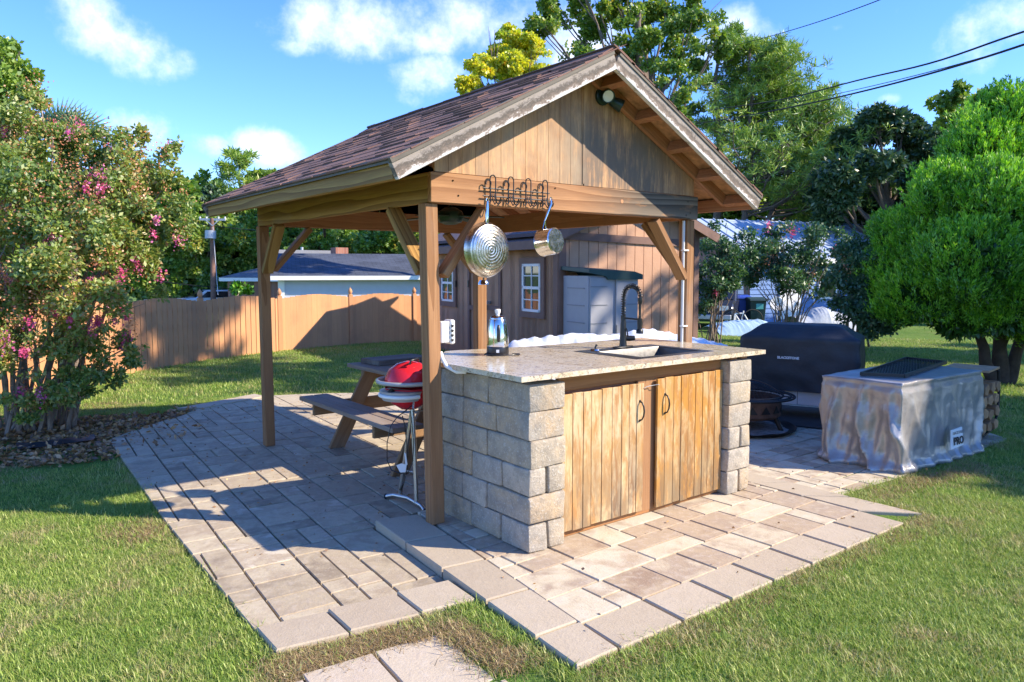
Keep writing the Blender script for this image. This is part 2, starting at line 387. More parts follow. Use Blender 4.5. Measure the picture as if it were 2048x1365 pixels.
def granite_mat():
    m_, nt, b = newmat('polished_granite')
    w = coords(nt, 'World', (1, 1, 1))
    n1 = noise_(nt, w, 9, 6, .7, 1.2); n2 = noise_(nt, w, 42, 5, .75, .6); vo = N(nt, 'ShaderNodeTexVoronoi', i_Scale=130.0); L(nt, w, vo.inputs['Vector'])
    c = ramp(nt, n1, [(.3, (.40, .29, .16)), (.45, (.60, .50, .34)), (.55, (.66, .58, .45)), (.68, (.45, .36, .25))])
    c = mixc(nt, rmap(nt, n2, .54, .62, 0, .8), c, (.13, .105, .085))
    c = mixc(nt, rmap(nt, noise_(nt, w, 55, 4, .7, 1.5), .60, .66, 0, .6), c, (.34, .16, .07))
    c = mixc(nt, rmap(nt, vo.outputs['Distance'], .0, .3, .35, 0), c, (.70, .66, .58))
    L(nt, c, b.inputs['Base Color']); b.inputs['Roughness'].default_value = .16; b.inputs['Specular IOR Level'].default_value = .42
    bump_(nt, b, n2, .04, .002)
    return m_
MAT['granite'] = granite_mat()
def shingle_mat(name, stops, wscale=60):
    m_, nt, b = newmat(name)
    oi = N(nt, 'ShaderNodeObjectInfo'); w = coords(nt, 'World'); g = noise_(nt, w, 190, 3, .7); bl = noise_(nt, w, 2.4, 4, .6)
    c = ramp(nt, math_(nt, 'ADD', math_(nt, 'MULTIPLY', oi.outputs['Random'], .65), math_(nt, 'MULTIPLY', bl, .4)), stops)
    c = mixc(nt, rmap(nt, g, .4, .7, 0, .5), c, tuple(x*.45 for x in stops[0][1]))
    L(nt, c, b.inputs['Base Color']); b.inputs['Roughness'].default_value = .95; bump_(nt, b, g, .7, .006)
    return m_
MAT['shingle'] = shingle_mat('red_brown_shingle', [(0, (.13, .07, .05)), (.45, (.22, .12, .088)), (1, (.31, .175, .13))])
def layered_roof(name, c1, c2, sx=3.2, sy=7):
    m_, nt, b = newmat(name)
    tc = N(nt, 'ShaderNodeTexCoord'); br = N(nt, 'ShaderNodeTexBrick', i_Scale=1.0, i_Bias=-.2); L(nt, tc.outputs['UV'], br.inputs['Vector'])
    br.inputs['Brick Width'].default_value = .3; br.inputs['Row Height'].default_value = .145; br.inputs['Mortar Size'].default_value = .012
    br.inputs['Color1'].default_value = (*c1, 1); br.inputs['Color2'].default_value = (*c2, 1); br.inputs['Mortar'].default_value = (*[x*.4 for x in c1], 1)
    g = noise_(nt, coords(nt, 'World'), 1.1, 5, .7); c = mixc(nt, rmap(nt, g, .45, .75, 0, .5), br.outputs[0], tuple(x*1.6 for x in c2))
    L(nt, c, b.inputs['Base Color']); b.inputs['Roughness'].default_value = .9
    return m_
MAT['osb'] = plain('sheathing_board', (.46, .24, .12), .85, var=.5, vscale=14, bump=.3)
MAT['drip'] = plain('bronze_drip_edge', (.10, .085, .06), .6, var=.3, vscale=9)
MAT['bed'] = plain('joint_sand', (.085, .072, .052), .95, var=.4, vscale=12, bump=.5)
MAT['black'] = plain('black_metal', (.022, .022, .022), .38, var=.2)
MAT['blackiron'] = plain('wrought_iron', (.03, .027, .025), .5, .5, var=.3, bump=.2)
MAT['matte_black'] = plain('matt_black_tap', (.018, .019, .019), .32, .2, var=.1)
MAT['rubber'] = plain('black_rubber', (.02, .02, .02), .8)
MAT['blackplastic'] = plain('black_plastic', (.02, .02, .022), .3)
MAT['white'] = plain('white_paint', (.78, .78, .76), .5, var=.05)
MAT['whiteplastic'] = plain('white_plastic', (.80, .80, .78), .4, var=.04)
MAT['pvc'] = plain('pvc_grey_white', (.60, .61, .60), .45, var=.08)
MAT['red'] = plain('red_enamel', (.62, .018, .03), .22, var=.08)
MAT['silverplastic'] = plain('silver_plastic', (.42, .42, .42), .38, .2, var=.06)
MAT['greyplastic'] = plain('grey_plastic', (.22, .23, .25), .5, var=.08)
MAT['greenblack'] = plain('dark_green_metal', (.02, .045, .038), .35, .2)
MAT['glass'] = plain('lamp_lens', (.82, .80, .72), .15, var=.05)
def steel(name, base=.6, rough=.22, an=(1, 1, 1), ringy=False, tint=(1, .98, .94), stain=0):
    m_, nt, b = newmat(name)
    v = coords(nt, 'Object', an); n = noise_(nt, v, 40, 4, .6)
    c = mixc(nt, n, tuple(base*t*.8 for t in tint), tuple(base*t*1.15 for t in tint))
    if ringy:
        wv = N(nt, 'ShaderNodeTexWave', wave_type='RINGS', rings_direction='Z', i_Scale=18.0, i_Distortion=2.5, i_Detail=3.0); L(nt, coords(nt, 'Object'), wv.inputs['Vector'])
        s_ = noise_(nt, coords(nt, 'Object'), 9, 5, .7, .5)
        c = mixc(nt, rmap(nt, wv.outputs['Fac'], .3, .8, 0, .55), c, (.16, .15, .14))
        c = mixc(nt, rmap(nt, s_, .5, .68, 0, .7), c, (.45, .30, .10))
        bump_(nt, b, math_(nt, 'ADD', wv.outputs['Fac'], s_), .35, .004)
    L(nt, c, b.inputs['Base Color']); b.inputs['Metallic'].default_value = 1.0
    L(nt, rmap(nt, n, .3, .7, rough*.8, rough*1.3), b.inputs['Roughness'])
    return m_
MAT['steel'] = steel('polished_steel', .72, .13)
MAT['sinksteel'] = steel('brushed_sink_steel', .19, .42, (1, 8, 1))
MAT['tubesteel'] = steel('satin_tube_steel', .5, .33)
MAT['pansteel'] = steel('scorched_pan_steel', .62, .27, ringy=True)
MAT['spunsteel'] = steel('spun_steel', .7, .2)
MAT['fence'] = None
def picket_mat():
    m_, nt, b = newmat('cedar_stained_picket')
    oi = N(nt, 'ShaderNodeObjectInfo'); v = coords(nt, 'Object', (1, 1, .12), 30.0)
    n = noise_(nt, v, 30, 4, .6); bl = noise_(nt, coords(nt, 'World'), 1.6, 4, .6)
    c = mixc(nt, n, (.56, .26, .105), (.68, .35, .16)); c = mixc(nt, rmap(nt, oi.outputs['Random'], 0, 1, 0, .35), c, (.34, .155, .085))
    c = mixc(nt, rmap(nt, bl, .55, .8, 0, .4), c, (.25, .12, .07))
    L(nt, c, b.inputs['Base Color']); b.inputs['Roughness'].default_value = .8; bump_(nt, b, n, .2, .005)
    return m_
MAT['fence'] = picket_mat()
MAT['shed'] = plain('tan_shed_siding', (.50, .285, .17), .75, var=.18, vscale=1.2, bump=.35, bscale=35, rnd=.06)
MAT['shedtrim'] = plain('brown_shed_trim', (.20, .115, .085), .7, var=.15)
MAT['shedroof'] = shingle_mat('purple_brown_shingle', [(0, (.09, .065, .07)), (1, (.17, .13, .14))])
MAT['storage'] = plain('grey_resin_panel', (.33, .335, .36), .5, var=.05)
MAT['storagelid'] = plain('green_resin_lid', (.03, .07, .065), .5, var=.1)
def window_glass():
    m_, nt, b = newmat('window_glass')
    b.inputs['Base Color'].default_value = (.03, .035, .04, 1); b.inputs['Roughness'].default_value = .03; b.inputs['Specular IOR Level'].default_value = .9
    return m_
MAT['glasspane'] = window_glass()
def cloth(name, c1, c2, rough=.6, vs_=2.2, bump=.3, sheen=0, bs=8, spec=.5):
    m_, nt, b = newmat(name); w = coords(nt, 'Object')
    n = noise_(nt, w, vs_, 6, .65); n2 = noise_(nt, w, bs, 5, .6)
    L(nt, mixc(nt, rmap(nt, n, .3, .7), c1, c2), b.inputs['Base Color']); b.inputs['Roughness'].default_value = rough
    b.inputs['Specular IOR Level'].default_value = spec
    bump_(nt, b, n2, bump, .03); return m_
MAT['blackcover'] = cloth('black_grill_cover', (.014, .017, .021), (.028, .033, .04), .55, bump=.25)
MAT['greycover'] = cloth('grey_silver_cover', (.29, .27, .255), (.43, .42, .42), .33, 3.5, .35, bs=9)
MAT['greycover'].node_tree.nodes['Principled BSDF'].inputs['Metallic'].default_value = .35
MAT['tarp'] = cloth('white_plastic_sheet', (.72, .76, .80), (.80, .84, .88), .4, 2.5, .6, bs=4)
MAT['bluetarp'] = cloth('pale_blue_tarp', (.38, .55, .66), (.50, .68, .78), .5)
MAT['junk'] = cloth('grey_crumpled_sheet', (.30, .34, .36), (.55, .58, .60), .5)
MAT['brick'] = None
def brick_mat(name='far_brick', c1=(.30, .12, .08), c2=(.38, .17, .11)):
    m_, nt, b = newmat(name); br = N(nt, 'ShaderNodeTexBrick', i_Scale=4.0); L(nt, coords(nt, 'Object'), br.inputs['Vector'])
    br.inputs['Color1'].default_value = (*c1, 1); br.inputs['Color2'].default_value = (*c2, 1); br.inputs['Mortar'].default_value = (.35, .3, .26, 1)
    L(nt, br.outputs[0], b.inputs['Base Color']); b.inputs['Roughness'].default_value = .9; return m_
MAT['brick'] = brick_mat()
MAT['bluesiding'] = plain('blue_clapboard', (.12, .23, .48), .6, var=.08)
MAT['palesiding'] = plain('pale_blue_siding', (.50, .53, .60), .6, var=.05)
MAT['garageroof'] = layered_roof('slate_blue_shingle', (.045, .055, .075), (.075, .09, .12))
MAT['greyroof'] = layered_roof('grey_shingle', (.16, .165, .17), (.22, .22, .23))
MAT['metalroof'] = plain('bluish_metal_roof', (.36, .45, .57), .6, .0, var=.15, vscale=1)
MAT['bark'] = plain('grey_brown_bark', (.17, .13, .10), .95, var=.4, vscale=9, bump=.8, bscale=25)
MAT['darkbark'] = plain('dark_cypress_bark', (.07, .052, .04), .95, var=.4, vscale=9, bump=.8, bscale=25)
MAT['palebark'] = plain('smooth_pale_bark', (.25, .19, .14), .85, var=.35, vscale=14, bump=.3, bscale=40)
MAT['polewood'] = plain('creosote_pole', (.20, .11, .08), .9, var=.3)
MAT['galv'] = plain('galvanised', (.42, .44, .46), .5, .4)
MAT['firewood'] = plain('split_firewood', (.38, .22, .11), .85, var=.3, vscale=12, rnd=.25)
MAT['rust'] = plain('rusty_steel', (.13, .07, .045), .8, .2, var=.5, vscale=14, bump=.3)
MAT['ash'] = plain('grey_ash', (.24, .22, .20), .95, var=.5, vscale=25, bump=.6)
MAT['mat'] = plain('black_floor_mat', (.03, .032, .034), .85, var=.3, bump=.4)
MAT['carwhite'] = plain('white_car_paint', (.62, .65, .68), .25, var=.05)
MAT['cardark'] = plain('dark_car_paint', (.03, .035, .045), .2, var=.1)
MAT['bluebin'] = plain('blue_bin', (.02, .07, .42), .45, var=.1)
MAT['greenbin'] = plain('dark_green_bin', (.015, .045, .05), .45, var=.1)
MAT['ink'] = plain('black_print', (.03, .03, .035), .6)
MAT['inkpale'] = plain('pale_print', (.62, .62, .62), .5)
def leaf_mat(name, stops, trans=.35, rough=.5, gloss=.12):
    m_ = bpy.data.materials.new(name); m_.use_nodes = True; nt = m_.node_tree; nt.nodes.clear()
    at = N(nt, 'ShaderNodeAttribute', attribute_name='shade')
    c = ramp(nt, at.outputs['Fac'], [(p, tuple(min(.8, x*k) for x, k in zip(q, (1.95, 1.8, 1.4)))) for p, q in stops])
    d = N(nt, 'ShaderNodeBsdfDiffuse'); t = N(nt, 'ShaderNodeBsdfTranslucent'); g = N(nt, 'ShaderNodeBsdfGlossy'); g.inputs['Roughness'].default_value = rough
    L(nt, c, d.inputs[0]); L(nt, mixc(nt, 1, c, (1.25, 1.3, .7), 'MULTIPLY'), t.inputs[0]); g.inputs[0].default_value = (.5, .5, .5, 1)
    a = N(nt, 'ShaderNodeMixShader', i_Fac=trans); L(nt, d.outputs[0], a.inputs[1]); L(nt, t.outputs[0], a.inputs[2])
    b = N(nt, 'ShaderNodeMixShader', i_Fac=gloss); L(nt, a.outputs[0], b.inputs[1]); L(nt, g.outputs[0], b.inputs[2])
    o = N(nt, 'ShaderNodeOutputMaterial'); L(nt, b.outputs[0], o.inputs[0]); return m_
G = lambda *a: tuple(a)
MAT['leaf_myrtle'] = leaf_mat('crape_myrtle_leaf', [(0, G(.05, .10, .025)), (.35, G(.10, .17, .04)), (.6, G(.18, .23, .055)), (.8, G(.24, .22, .08)), (1, G(.30, .14, .08))])
MAT['blossom'] = leaf_mat('magenta_blossom', [(0, G(.40, .06, .14)), (.5, G(.60, .06, .28)), (.8, G(.72, .13, .42)), (1, G(.55, .30, .18))], .4)
MAT['seedhead'] = leaf_mat('russet_seed_head', [(0, G(.22, .09, .05)), (.6, G(.34, .14, .08)), (1, G(.42, .22, .14))], .3)
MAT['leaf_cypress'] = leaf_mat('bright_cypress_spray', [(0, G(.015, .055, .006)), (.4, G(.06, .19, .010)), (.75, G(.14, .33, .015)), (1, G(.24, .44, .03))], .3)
MAT['leaf_dark'] = leaf_mat('dark_glossy_leaf', [(0, G(.015, .042, .022)), (.6, G(.032, .075, .035)), (1, G(.09, .13, .06))], .15, .4, .12)
MAT['leaf_oak'] = leaf_mat('green_broad_leaf', [(0, G(.045, .11, .018)), (.5, G(.11, .20, .03)), (1, G(.20, .27, .045))])
MAT['leaf_gum'] = leaf_mat('turning_sweetgum_leaf', [(0, G(.045, .11, .02)), (.5, G(.11, .19, .03)), (.85, G(.21, .26, .045)), (1, G(.36, .29, .06))])
MAT['leaf_maple'] = leaf_mat('yellow_maple_leaf', [(0, G(.12, .22, .02)), (.4, G(.34, .36, .03)), (.75, G(.62, .42, .03)), (1, G(.60, .20, .04))], .45)
MAT['leaf_pine'] = leaf_mat('pine_needle', [(0, G(.05, .12, .03)), (.5, G(.13, .23, .035)), (1, G(.28, .33, .05))], .25)
MAT['leaf_bush'] = leaf_mat('blue_green_leaf', [(0, G(.02, .06, .035)), (.6, G(.04, .10, .05)), (1, G(.08, .15, .06))], .3)
MAT['leaf_palm'] = leaf_mat('fan_palm_leaf', [(0, G(.02, .06, .02)), (1, G(.06, .12, .04))], .2)
MAT['deadleaf'] = leaf_mat('fallen_leaf', [(0, G(.07, .04, .025)), (.5, G(.18, .10, .05)), (1, G(.34, .22, .12))], .15)

# ------------------------------------------------------------------ lawn / terrain
def lawn_mat():
    m_, nt, b = newmat('lawn_turf')
    w = coords(nt, 'World')
    a = noise_(nt, w, .55, 5, .6); f = noise_(nt, w, 40, 4, .7); mid = noise_(nt, w, 6, 4, .65); dry = noise_(nt, coords(nt, 'World', (1, 1, 1)), 1.3, 6, .7)
    c = mixc(nt, rmap(nt, a, .3, .7), (.09, .19, .03), (.16, .26, .045))
    c = mixc(nt, rmap(nt, mid, .4, .7, 0, .6), c, (.18, .24, .06))
    c = mixc(nt, rmap(nt, dry, .55, .72, 0, .65), c, (.34, .26, .13))
    c = mixc(nt, rmap(nt, f, .4, .7, 0, .6), c, (.05, .085, .02))
    L(nt, c, b.inputs['Base Color']); b.inputs['Roughness'].default_value = .95; b.inputs['Specular IOR Level'].default_value = .1
    bump_(nt, b, math_(nt, 'ADD', f, mid), .8, .03)
    return m_
MAT['lawn'] = lawn_mat()
def make_ground():
    rs = np.concatenate([np.linspace(0, 12, 90), np.geomspace(12.6, 900, 50)]); na = 160
    v = [(1.0, 1.0, tz(1, 1))]; f = []
    for r in rs[1:]:
        for k in range(na):
            a = 2*math.pi*k/na; x, y = 1+r*math.cos(a), 1+r*math.sin(a)
            z = tz(x, y)
            v.append((x, y, z+.012*mnoise.noise(Vector((x*.8, y*.8, 0)))*min(1, r/5)*(1 if r < 60 else 0)))
    for k in range(na): f.append((0, 1+k, 1+(k+1) % na))
    for i in range(len(rs)-2):
        for k in range(na):
            f.append((1+i*na+k, 1+(i+1)*na+k, 1+(i+1)*na+(k+1) % na, 1+i*na+(k+1) % na))
    me = bpy.data.meshes.new('lawn'); me.from_pydata(v, [], f); me.shade_smooth()
    return tag(mkob('lawn', me, MAT['lawn']), kind='structure')
make_ground()

# ------------------------------------------------------------------ patio
def pip(x, y, poly):
    c = False; n = len(poly); j = n-1
    for i in range(n):
        xi, yi = poly[i]; xj, yj = poly[j]
        if (yi > y) != (yj > y) and x < (xj-xi)*(y-yi)/(yj-yi)+xi: c = not c
        j = i
    return c
LOWER = [(-1.30, -.58), (-1.27, 1.2), (-1.16, 3.6), (-1.14, 4.2), (-.85, 4.55), (-.22, 5.1), (.30, 5.75), (1.0, 5.8), (1.5, 5.62), (2.6, 5.0), (2.9, 3.2), (2.75, .5), (.12, .42), (-.24, .33), (-.31, -.70)]
UPPER = [(.08, .30), (-.13, -1.52), (2.44, -1.50), (2.44, .40)]
RIGHTP = [(2.66, -1.22), (3.6, -1.26), (5.75, -1.28), (6.4, -.3), (6.3, 2.2), (3.0, 3.2), (2.76, .5)]
def parea(q): return sum(q[k-1][0]*q[k][1]-q[k][0]*q[k-1][1] for k in range(len(q)))/2
def clean(q):
    r = []
    for p in q:
        if not r or math.hypot(p[0]-r[-1][0], p[1]-r[-1][1]) > .004: r.append(p)
    while len(r) > 1 and math.hypot(r[0][0]-r[-1][0], r[0][1]-r[-1][1]) < .004: r.pop()
    return r
def clip_poly(sub, clip):
    """clip convex quad 'sub' by half planes of another polygon when it is convex; used only for border pieces"""
    out = sub
    for i in range(len(clip)):
        a = clip[i]; b = clip[(i+1) % len(clip)]; new = []
        for k in range(len(out)):
            p, q = out[k], out[(k+1) % len(out)]
            sp = (b[0]-a[0])*(p[1]-a[1])-(b[1]-a[1])*(p[0]-a[0]); sq = (b[0]-a[0])*(q[1]-a[1])-(b[1]-a[1])*(q[0]-a[0])
            if sp >= 0: new.append(p)
            if (sp >= 0) != (sq >= 0):
                t = sp/(sp-sq); new.append((p[0]+(q[0]-p[0])*t, p[1]+(q[1]-p[1])*t))
        out = new
        if len(out) < 3: return []
    return out
def stone_poly(name, poly, ztop, th, mat, parent, bev=.006, tilt=(0, 0)):
    cx = sum(p[0] for p in poly)/len(poly); cy = sum(p[1] for p in poly)/len(poly); n = len(poly)
    def ins(d):
        r = []
        for p in poly:
            v = Vector((p[0]-cx, p[1]-cy)); l = max(v.length, 1e-3); r.append(v*(1-d/l))
        return r
    mb = MB(); A = [(p[0]-cx, p[1]-cy) for p in poly]; B = ins(bev)
    vs_ = [(x, y, -th) for x, y in A]+[(x, y, -bev) for x, y in A]+[(v.x, v.y, v.x*tilt[0]+v.y*tilt[1]) for v in B]
    fs = [(i, (i+1) % n, n+(i+1) % n, n+i) for i in range(n)]+[(n+i, n+(i+1) % n, 2*n+(i+1) % n, 2*n+i) for i in range(n)]+[tuple(range(2*n, 3*n))]
    mb.add(vs_, fs)
    return mb.build(name, mat, parent, Mw=Matrix.Translation((cx, cy, ztop)))
def patio(name, poly, ztop, mat, rot, along_y, unit, seed, maxn=300, hole=None):
    rr = random.Random(seed)
    root = MB().prism(poly, 'z', ztop-.09, ztop-.018).build(name, MAT['bed']); tag(root, kind='structure')
    ca, sa = math.cos(rot), math.sin(rot); ox, oy = poly[0]
    toL = lambda x, y: ((x-ox)*ca+(y-oy)*sa, -(x-ox)*sa+(y-oy)*ca); toW = lambda u, v: (ox+u*ca-v*sa, oy+u*sa+v*ca)
    P = [toL(*p) for p in poly]
    u0, u1 = min(p[0] for p in P), max(p[0] for p in P); v0, v1 = min(p[1] for p in P), max(p[1] for p in P)
    if along_y: u0, u1, v0, v1 = v0, v1, u0, u1
    cells = []
    v = v0
    while v < v1:
        u = u0-rr.random()*unit
        while u < u1:
            k = rr.random()
            ln = unit*rr.choice([1, 1, 1.5, .75, .5, 1.5])
            h = unit
            subs = [(u, v, ln, h)]
            k2 = rr.random()
            if ln >= unit and k2 < .36: subs = [(u, v, ln, h/2), (u, v+h/2, ln, h/2)]
            elif ln >= 1.4*unit and k2 < .6: subs = [(u, v, ln/2, h/2), (u+ln/2, v, ln/2, h/2), (u, v+h/2, ln, h/2)]
            elif ln <= .6*unit and k2 < .2: subs = [(u, v, ln, h/2), (u, v+h/2, ln, h/2)]
            cells += subs; u += ln
        v += unit
    g = .0056; items = []
    for (u, v, a, b) in cells:
        q = [(u+g, v+g), (u+a-g, v+g), (u+a-g, v+b-g), (u+g, v+b-g)]
        if along_y: q = [(y, x) for x, y in q][::-1]
        q = [toW(*p) for p in q]
        q = clip_poly(poly if parea(poly) > 0 else poly[::-1], q if parea(q) > 0 else q[::-1]); q = clean(q)
        if len(q) < 3 or abs(parea(q)) < .0018: continue
        items.append(q)
    items.sort(key=lambda q: math.hypot(q[0][0]-CP.x, q[0][1]-CP.y))
    rest = MB()
    for i, q in enumerate(items):
        dz = rr.uniform(-.0025, .0025)
        if i < maxn: stone_poly('paver', q, ztop+dz, .05, mat, root, .005, (rr.uniform(-.008, .008), rr.uniform(-.008, .008)))
        else: rest.prism(q, 'z', ztop-.05, ztop+dz)
    if rest.v: tag(rest.build('pavers', mat, root), kind='stuff')
    return root
LP = patio('lower_patio', LOWER, -.05, MAT['paver'], R_(-4), True, .30, 3)
UPt = patio('upper_patio', UPPER, 0.0, MAT['paver2'], R_(1), False, .30, 5)
RP = patio('side_patio', RIGHTP, -.012, MAT['paver2'], R_(0), False, .29, 8, 200)
def lerp(a, b, t): return (a[0]+(b[0]-a[0])*t, a[1]+(b[1]-a[1])*t)
def curb_run(parent, in0, in1, out0, out1, cuts, z0=0, z1=0, g=.004):
    for i in range(len(cuts)-1):
        a, b = cuts[i]+g, cuts[i+1]-g
        q = [lerp(out0, out1, a), lerp(out0, out1, b), lerp(in0, in1, b), lerp(in0, in1, a)]
        c = 0; n = 4
        s = sum(q[k][0]*q[(k+1) % n][1]-q[(k+1) % n][0]*q[k][1] for k in range(n))
        if s < 0: q = q[::-1]
        t = (a+b)/2
        stone_poly('border_stone', q, z0+(z1-z0)*t, .115, MAT['curb'], parent, .007)
# left border of the raised platform (the step), running towards the camera
curb_run(UPt, (.05, .26), (-.160, -1.79), (-.225, .32), (-.395, -1.79), [0, .22, .44, .66, .86, 1], .004, .004)
# border across the front of the lower patio
curb_run(LP, (-.325, -.715), (-1.30, -.575), (-.34, -.985), (-1.30, -.83), [0, .3, .66, 1], -.012, -.04)
# front border of the raised platform
curb_run(UPt, (-.135, -1.535), (2.44, -1.505), (-.155, -1.79), (2.44, -1.80), [0, .16, .30, .44, .58, .72, .86, 1], .004, .004)
curb_run(UPt, (2.455, -1.50), (2.455, .4), (2.72, -1.80), (2.66, .4), [0, .22, .44, .66, 1], .0, .0)
# back-left borders of the lower patio
curb_run(LP, (.05, 5.35), (.95, 5.72), (-.2, 5.50), (.9, 5.98), [0, .35, .7, 1], -.035, -.035)
# square path slabs in the foreground grass
ph = MB().prism([(-1.36, -1.62), (-.62, -1.68), (-.64, -1.08), (-1.32, -1.1)], 'z', -.11, -.075).build('garden_path', MAT['bed']); tag(ph, kind='structure')
for q in [[(-.985, -1.53), (-.66, -1.58), (-.64, -1.12), (-.95, -1.08)], [(-1.30, -1.5), (-1.0, -1.53), (-.965, -1.085), (-1.27, -1.06)],
          [(-.99, -2.0), (-.68, -2.02), (-.665, -1.595), (-.985, -1.545)], [(-1.32, -1.98), (-1.0, -2.0), (-.995, -1.545), (-1.30, -1.515)], [(-1.62, -1.5), (-1.315, -1.5), (-1.285, -1.10), (-1.58, -1.08)],
          [(-.65, -2.0), (-.5, -2.0), (-.48, -1.62), (-.655, -1.6)]]:
    stone_poly('paver', q, -.052, .05, MAT['slabstone'], ph, .006)
def in_paving(x, y):
    return pip(x, y, LOWER) or pip(x, y, [(-.37, -1.79), (2.70, -1.79), (2.66, .5), (-.24, .5), (-.36, -.9)]) or pip(x, y, RIGHTP) or \
        pip(x, y, [(-1.3, -.84), (-.3, -1.0), (-.3, -.6), (-1.3, -.5)]) or pip(x, y, [(-1.58, -1.5), (-1.32, -2.0), (-.5, -2.0), (-.5, -1.62), (-.66, -1.58), (-.64, -1.1), (-1.6, -1.08)]) or \
        pip(x, y, [(-.2, 5.5), (.9, 5.98), (1.0, 5.7), (0, 5.2)])

# ------------------------------------------------------------------ pavilion
PW, PDp, PH = 2.55, 3.0, 2.03
AX, AZ, MS = 1.262, 3.085, .515           # ridge x, roof deck height at the ridge, slope
def roofz(x): return AZ-MS*abs(x-AX)
EL, ER = -.42, 2.93                       # eave x
YF, YB = -.35, 3.22
pav = thing('pavilion', 'open timber pavilion with a gabled red brown shingle roof over the outdoor kitchen', 'pavilion', (PW/2, 1.5, 0))
beam('post', (.060, .045, 0.004), (.024, .045, PH-.004), .089, .089, MAT['post'], pav)
beam('post', (PW-.045, .045, .0), (PW-.045, .045, PH-.004), .089, .089, MAT['post'], pav)
beam('post', (.035, PDp, -.05), (.022, PDp, PH-.004), .089, .089, MAT['post'], pav)
beam('post', (PW-.045, PDp, -.05), (PW-.045, PDp, PH-.004), .125, .10, MAT['post'], pav)
fb = beam('beam', (.0, -.012, PH+.092), (PW, -.012, PH+.092), .038, .184, MAT['frontbeam'], pav)
beam('beam', (.042, .068, PH+.085), (PW-.04, .068, PH+.085), .036, .165, MAT['rafter'], pav)
beam('beam', (.020, .0105, PH+.092), (.020, PDp+.07, PH+.092), .038, .184, MAT['sidebeam'], pav)
beam('beam', (PW-.022, .0105, PH+.092), (PW-.022, PDp+.07, PH+.092), .038, .184, MAT['rafter'], pav)
beam('beam', (.042, PDp+.03, PH+.092), (PW-.042, PDp+.03, PH+.092), .038, .184, MAT['rafter'], pav)
beam('beam', (.042, PDp-.03, PH+.092), (PW-.042, PDp-.03, PH+.092), .036, .182, MAT['rafter'], pav)
def brace(p0, p1, mt='post', up=(0, 1, 0)): beam('brace', p0, p1, .05, .10, MAT[mt], pav, up=up) if up == (0, 1, 0) else beam('brace', p0, p1, .05, .10, MAT[mt], pav, up=up)
brace((.115, .032, 1.58), (.43, .032, 2.00), 'beam')
brace((PW-.105, .032, 1.55), (PW-.47, .032, 2.01), 'post')
brace((.032, .115, 1.60), (.032, .50, 2.02), 'sidebeam', (1, 0, 0))
brace((.032, PDp-.07, 1.60), (.032, PDp-.40, 2.02), 'sidebeam', (1, 0, 0))
brace((.12, PDp, 1.62), (.48, PDp, 2.02), 'post')
brace((PW-.115, PDp, 1.60), (PW-.5, PDp, 2.02), 'post')
brace((PW-.032, .115, 1.60), (PW-.032, .50, 2.02), 'post', (1, 0, 0))
brace((PW-.032, PDp-.07, 1.60), (PW-.032, PDp-.40, 2.02), 'post', (1, 0, 0))
ANG = math.atan(MS); cA, sA = math.cos(ANG), math.sin(ANG)
for sgn in (-1, 1):                        # rafters
    xe = EL+.05 if sgn < 0 else ER-.05
    for k in range(9):
        y = -.052+k*.395 if k < 8 else YB-.10
        h = .088
        beam('rafter', (AX+sgn*.012, y, roofz(AX)-.012-h/2/cA-.006), (xe, y, roofz(xe)-.012-h/2/cA), .037, h, MAT['rafter'], pav, bevel=.002)
    # roof deck
    mb = MB(); xo = EL if sgn < 0 else ER
    mb.add([(AX, YF+.03, AZ), (xo, YF+.03, roofz(xo)), (xo, YB-.02, roofz(xo)), (AX, YB-.02, AZ), (AX, YF+.03, AZ-.012), (xo, YF+.03, roofz(xo)-.012), (xo, YB-.02, roofz(xo)-.012), (AX, YB-.02, AZ-.012)],
           [(0, 1, 2, 3), (7, 6, 5, 4), (0, 4, 5, 1), (1, 5, 6, 2), (2, 6, 7, 3), (3, 7, 4, 0)])
    mb.build('roof_deck', MAT['osb'], pav)
    # fascia under the eave
    xf = EL+.030 if sgn < 0 else ER-.030
    beam('fascia', (xf, YF+.045, roofz(xf)-.012-.062), (xf, YB-.03, roofz(xf)-.012-.062), .036, .105, MAT['sidebeam' if sgn < 0 else 'rafter'], pav)
    mb = MB(); xd = xo+sgn*.004
    mb.box((xd, (YF+YB)/2, roofz(xo)-.004), (.008, YB-YF, .035)).build('drip_edge', MAT['drip'], pav)
    # rake boards front and back
    for y in (YF+.018, YB+.0):
        x0, x1 = AX+sgn*.002, xo
        hh = .098
        p0 = Vector((x0, y, roofz(x0)-hh/2/cA-.016)); p1 = Vector((x1, y, roofz(x1)-hh/2/cA-.016))
        beam('rake_board', p0, p1, .037, hh, MAT['rake'], pav, bevel=.003)
        mb = MB(); d = (p1-p0).normalized(); nrm = Vector((-d.z*sgn, 0, d.x*sgn)) if sgn > 0 else Vector((d.z, 0, -d.x))
        nrm = Vector((d.z*-1, 0, d.x)); nrm = nrm if nrm.z > 0 else -nrm
        c0, c1 = p0+nrm*(hh/2+.012), p1+nrm*(hh/2+.012)
        mb.bar(c0+Vector((0, -.012 if y < 0 else .012, 0)), c1+Vector((0, -.012 if y < 0 else .012, 0)), .030, .030, up=(0, 1, 0))
        mb.build('rake_trim', MAT['drip'], pav)
    # ladder blocks in the front overhang
    for k in range(5):
        x = AX+sgn*(.16+k*.36)
        if abs(x-AX) > 1.6: continue
        z = roofz(x)-.012-.05/cA
        mb = MB(); rot = Matrix.Rotation(-ANG*-sgn, 3, 'Y')
        mb.box((x, (YF+.038-.074)/2, z), (.05, .235, .082), Matrix.Rotation(sgn*ANG, 3, 'Y')).build('lookout', MAT['rafter'], pav)
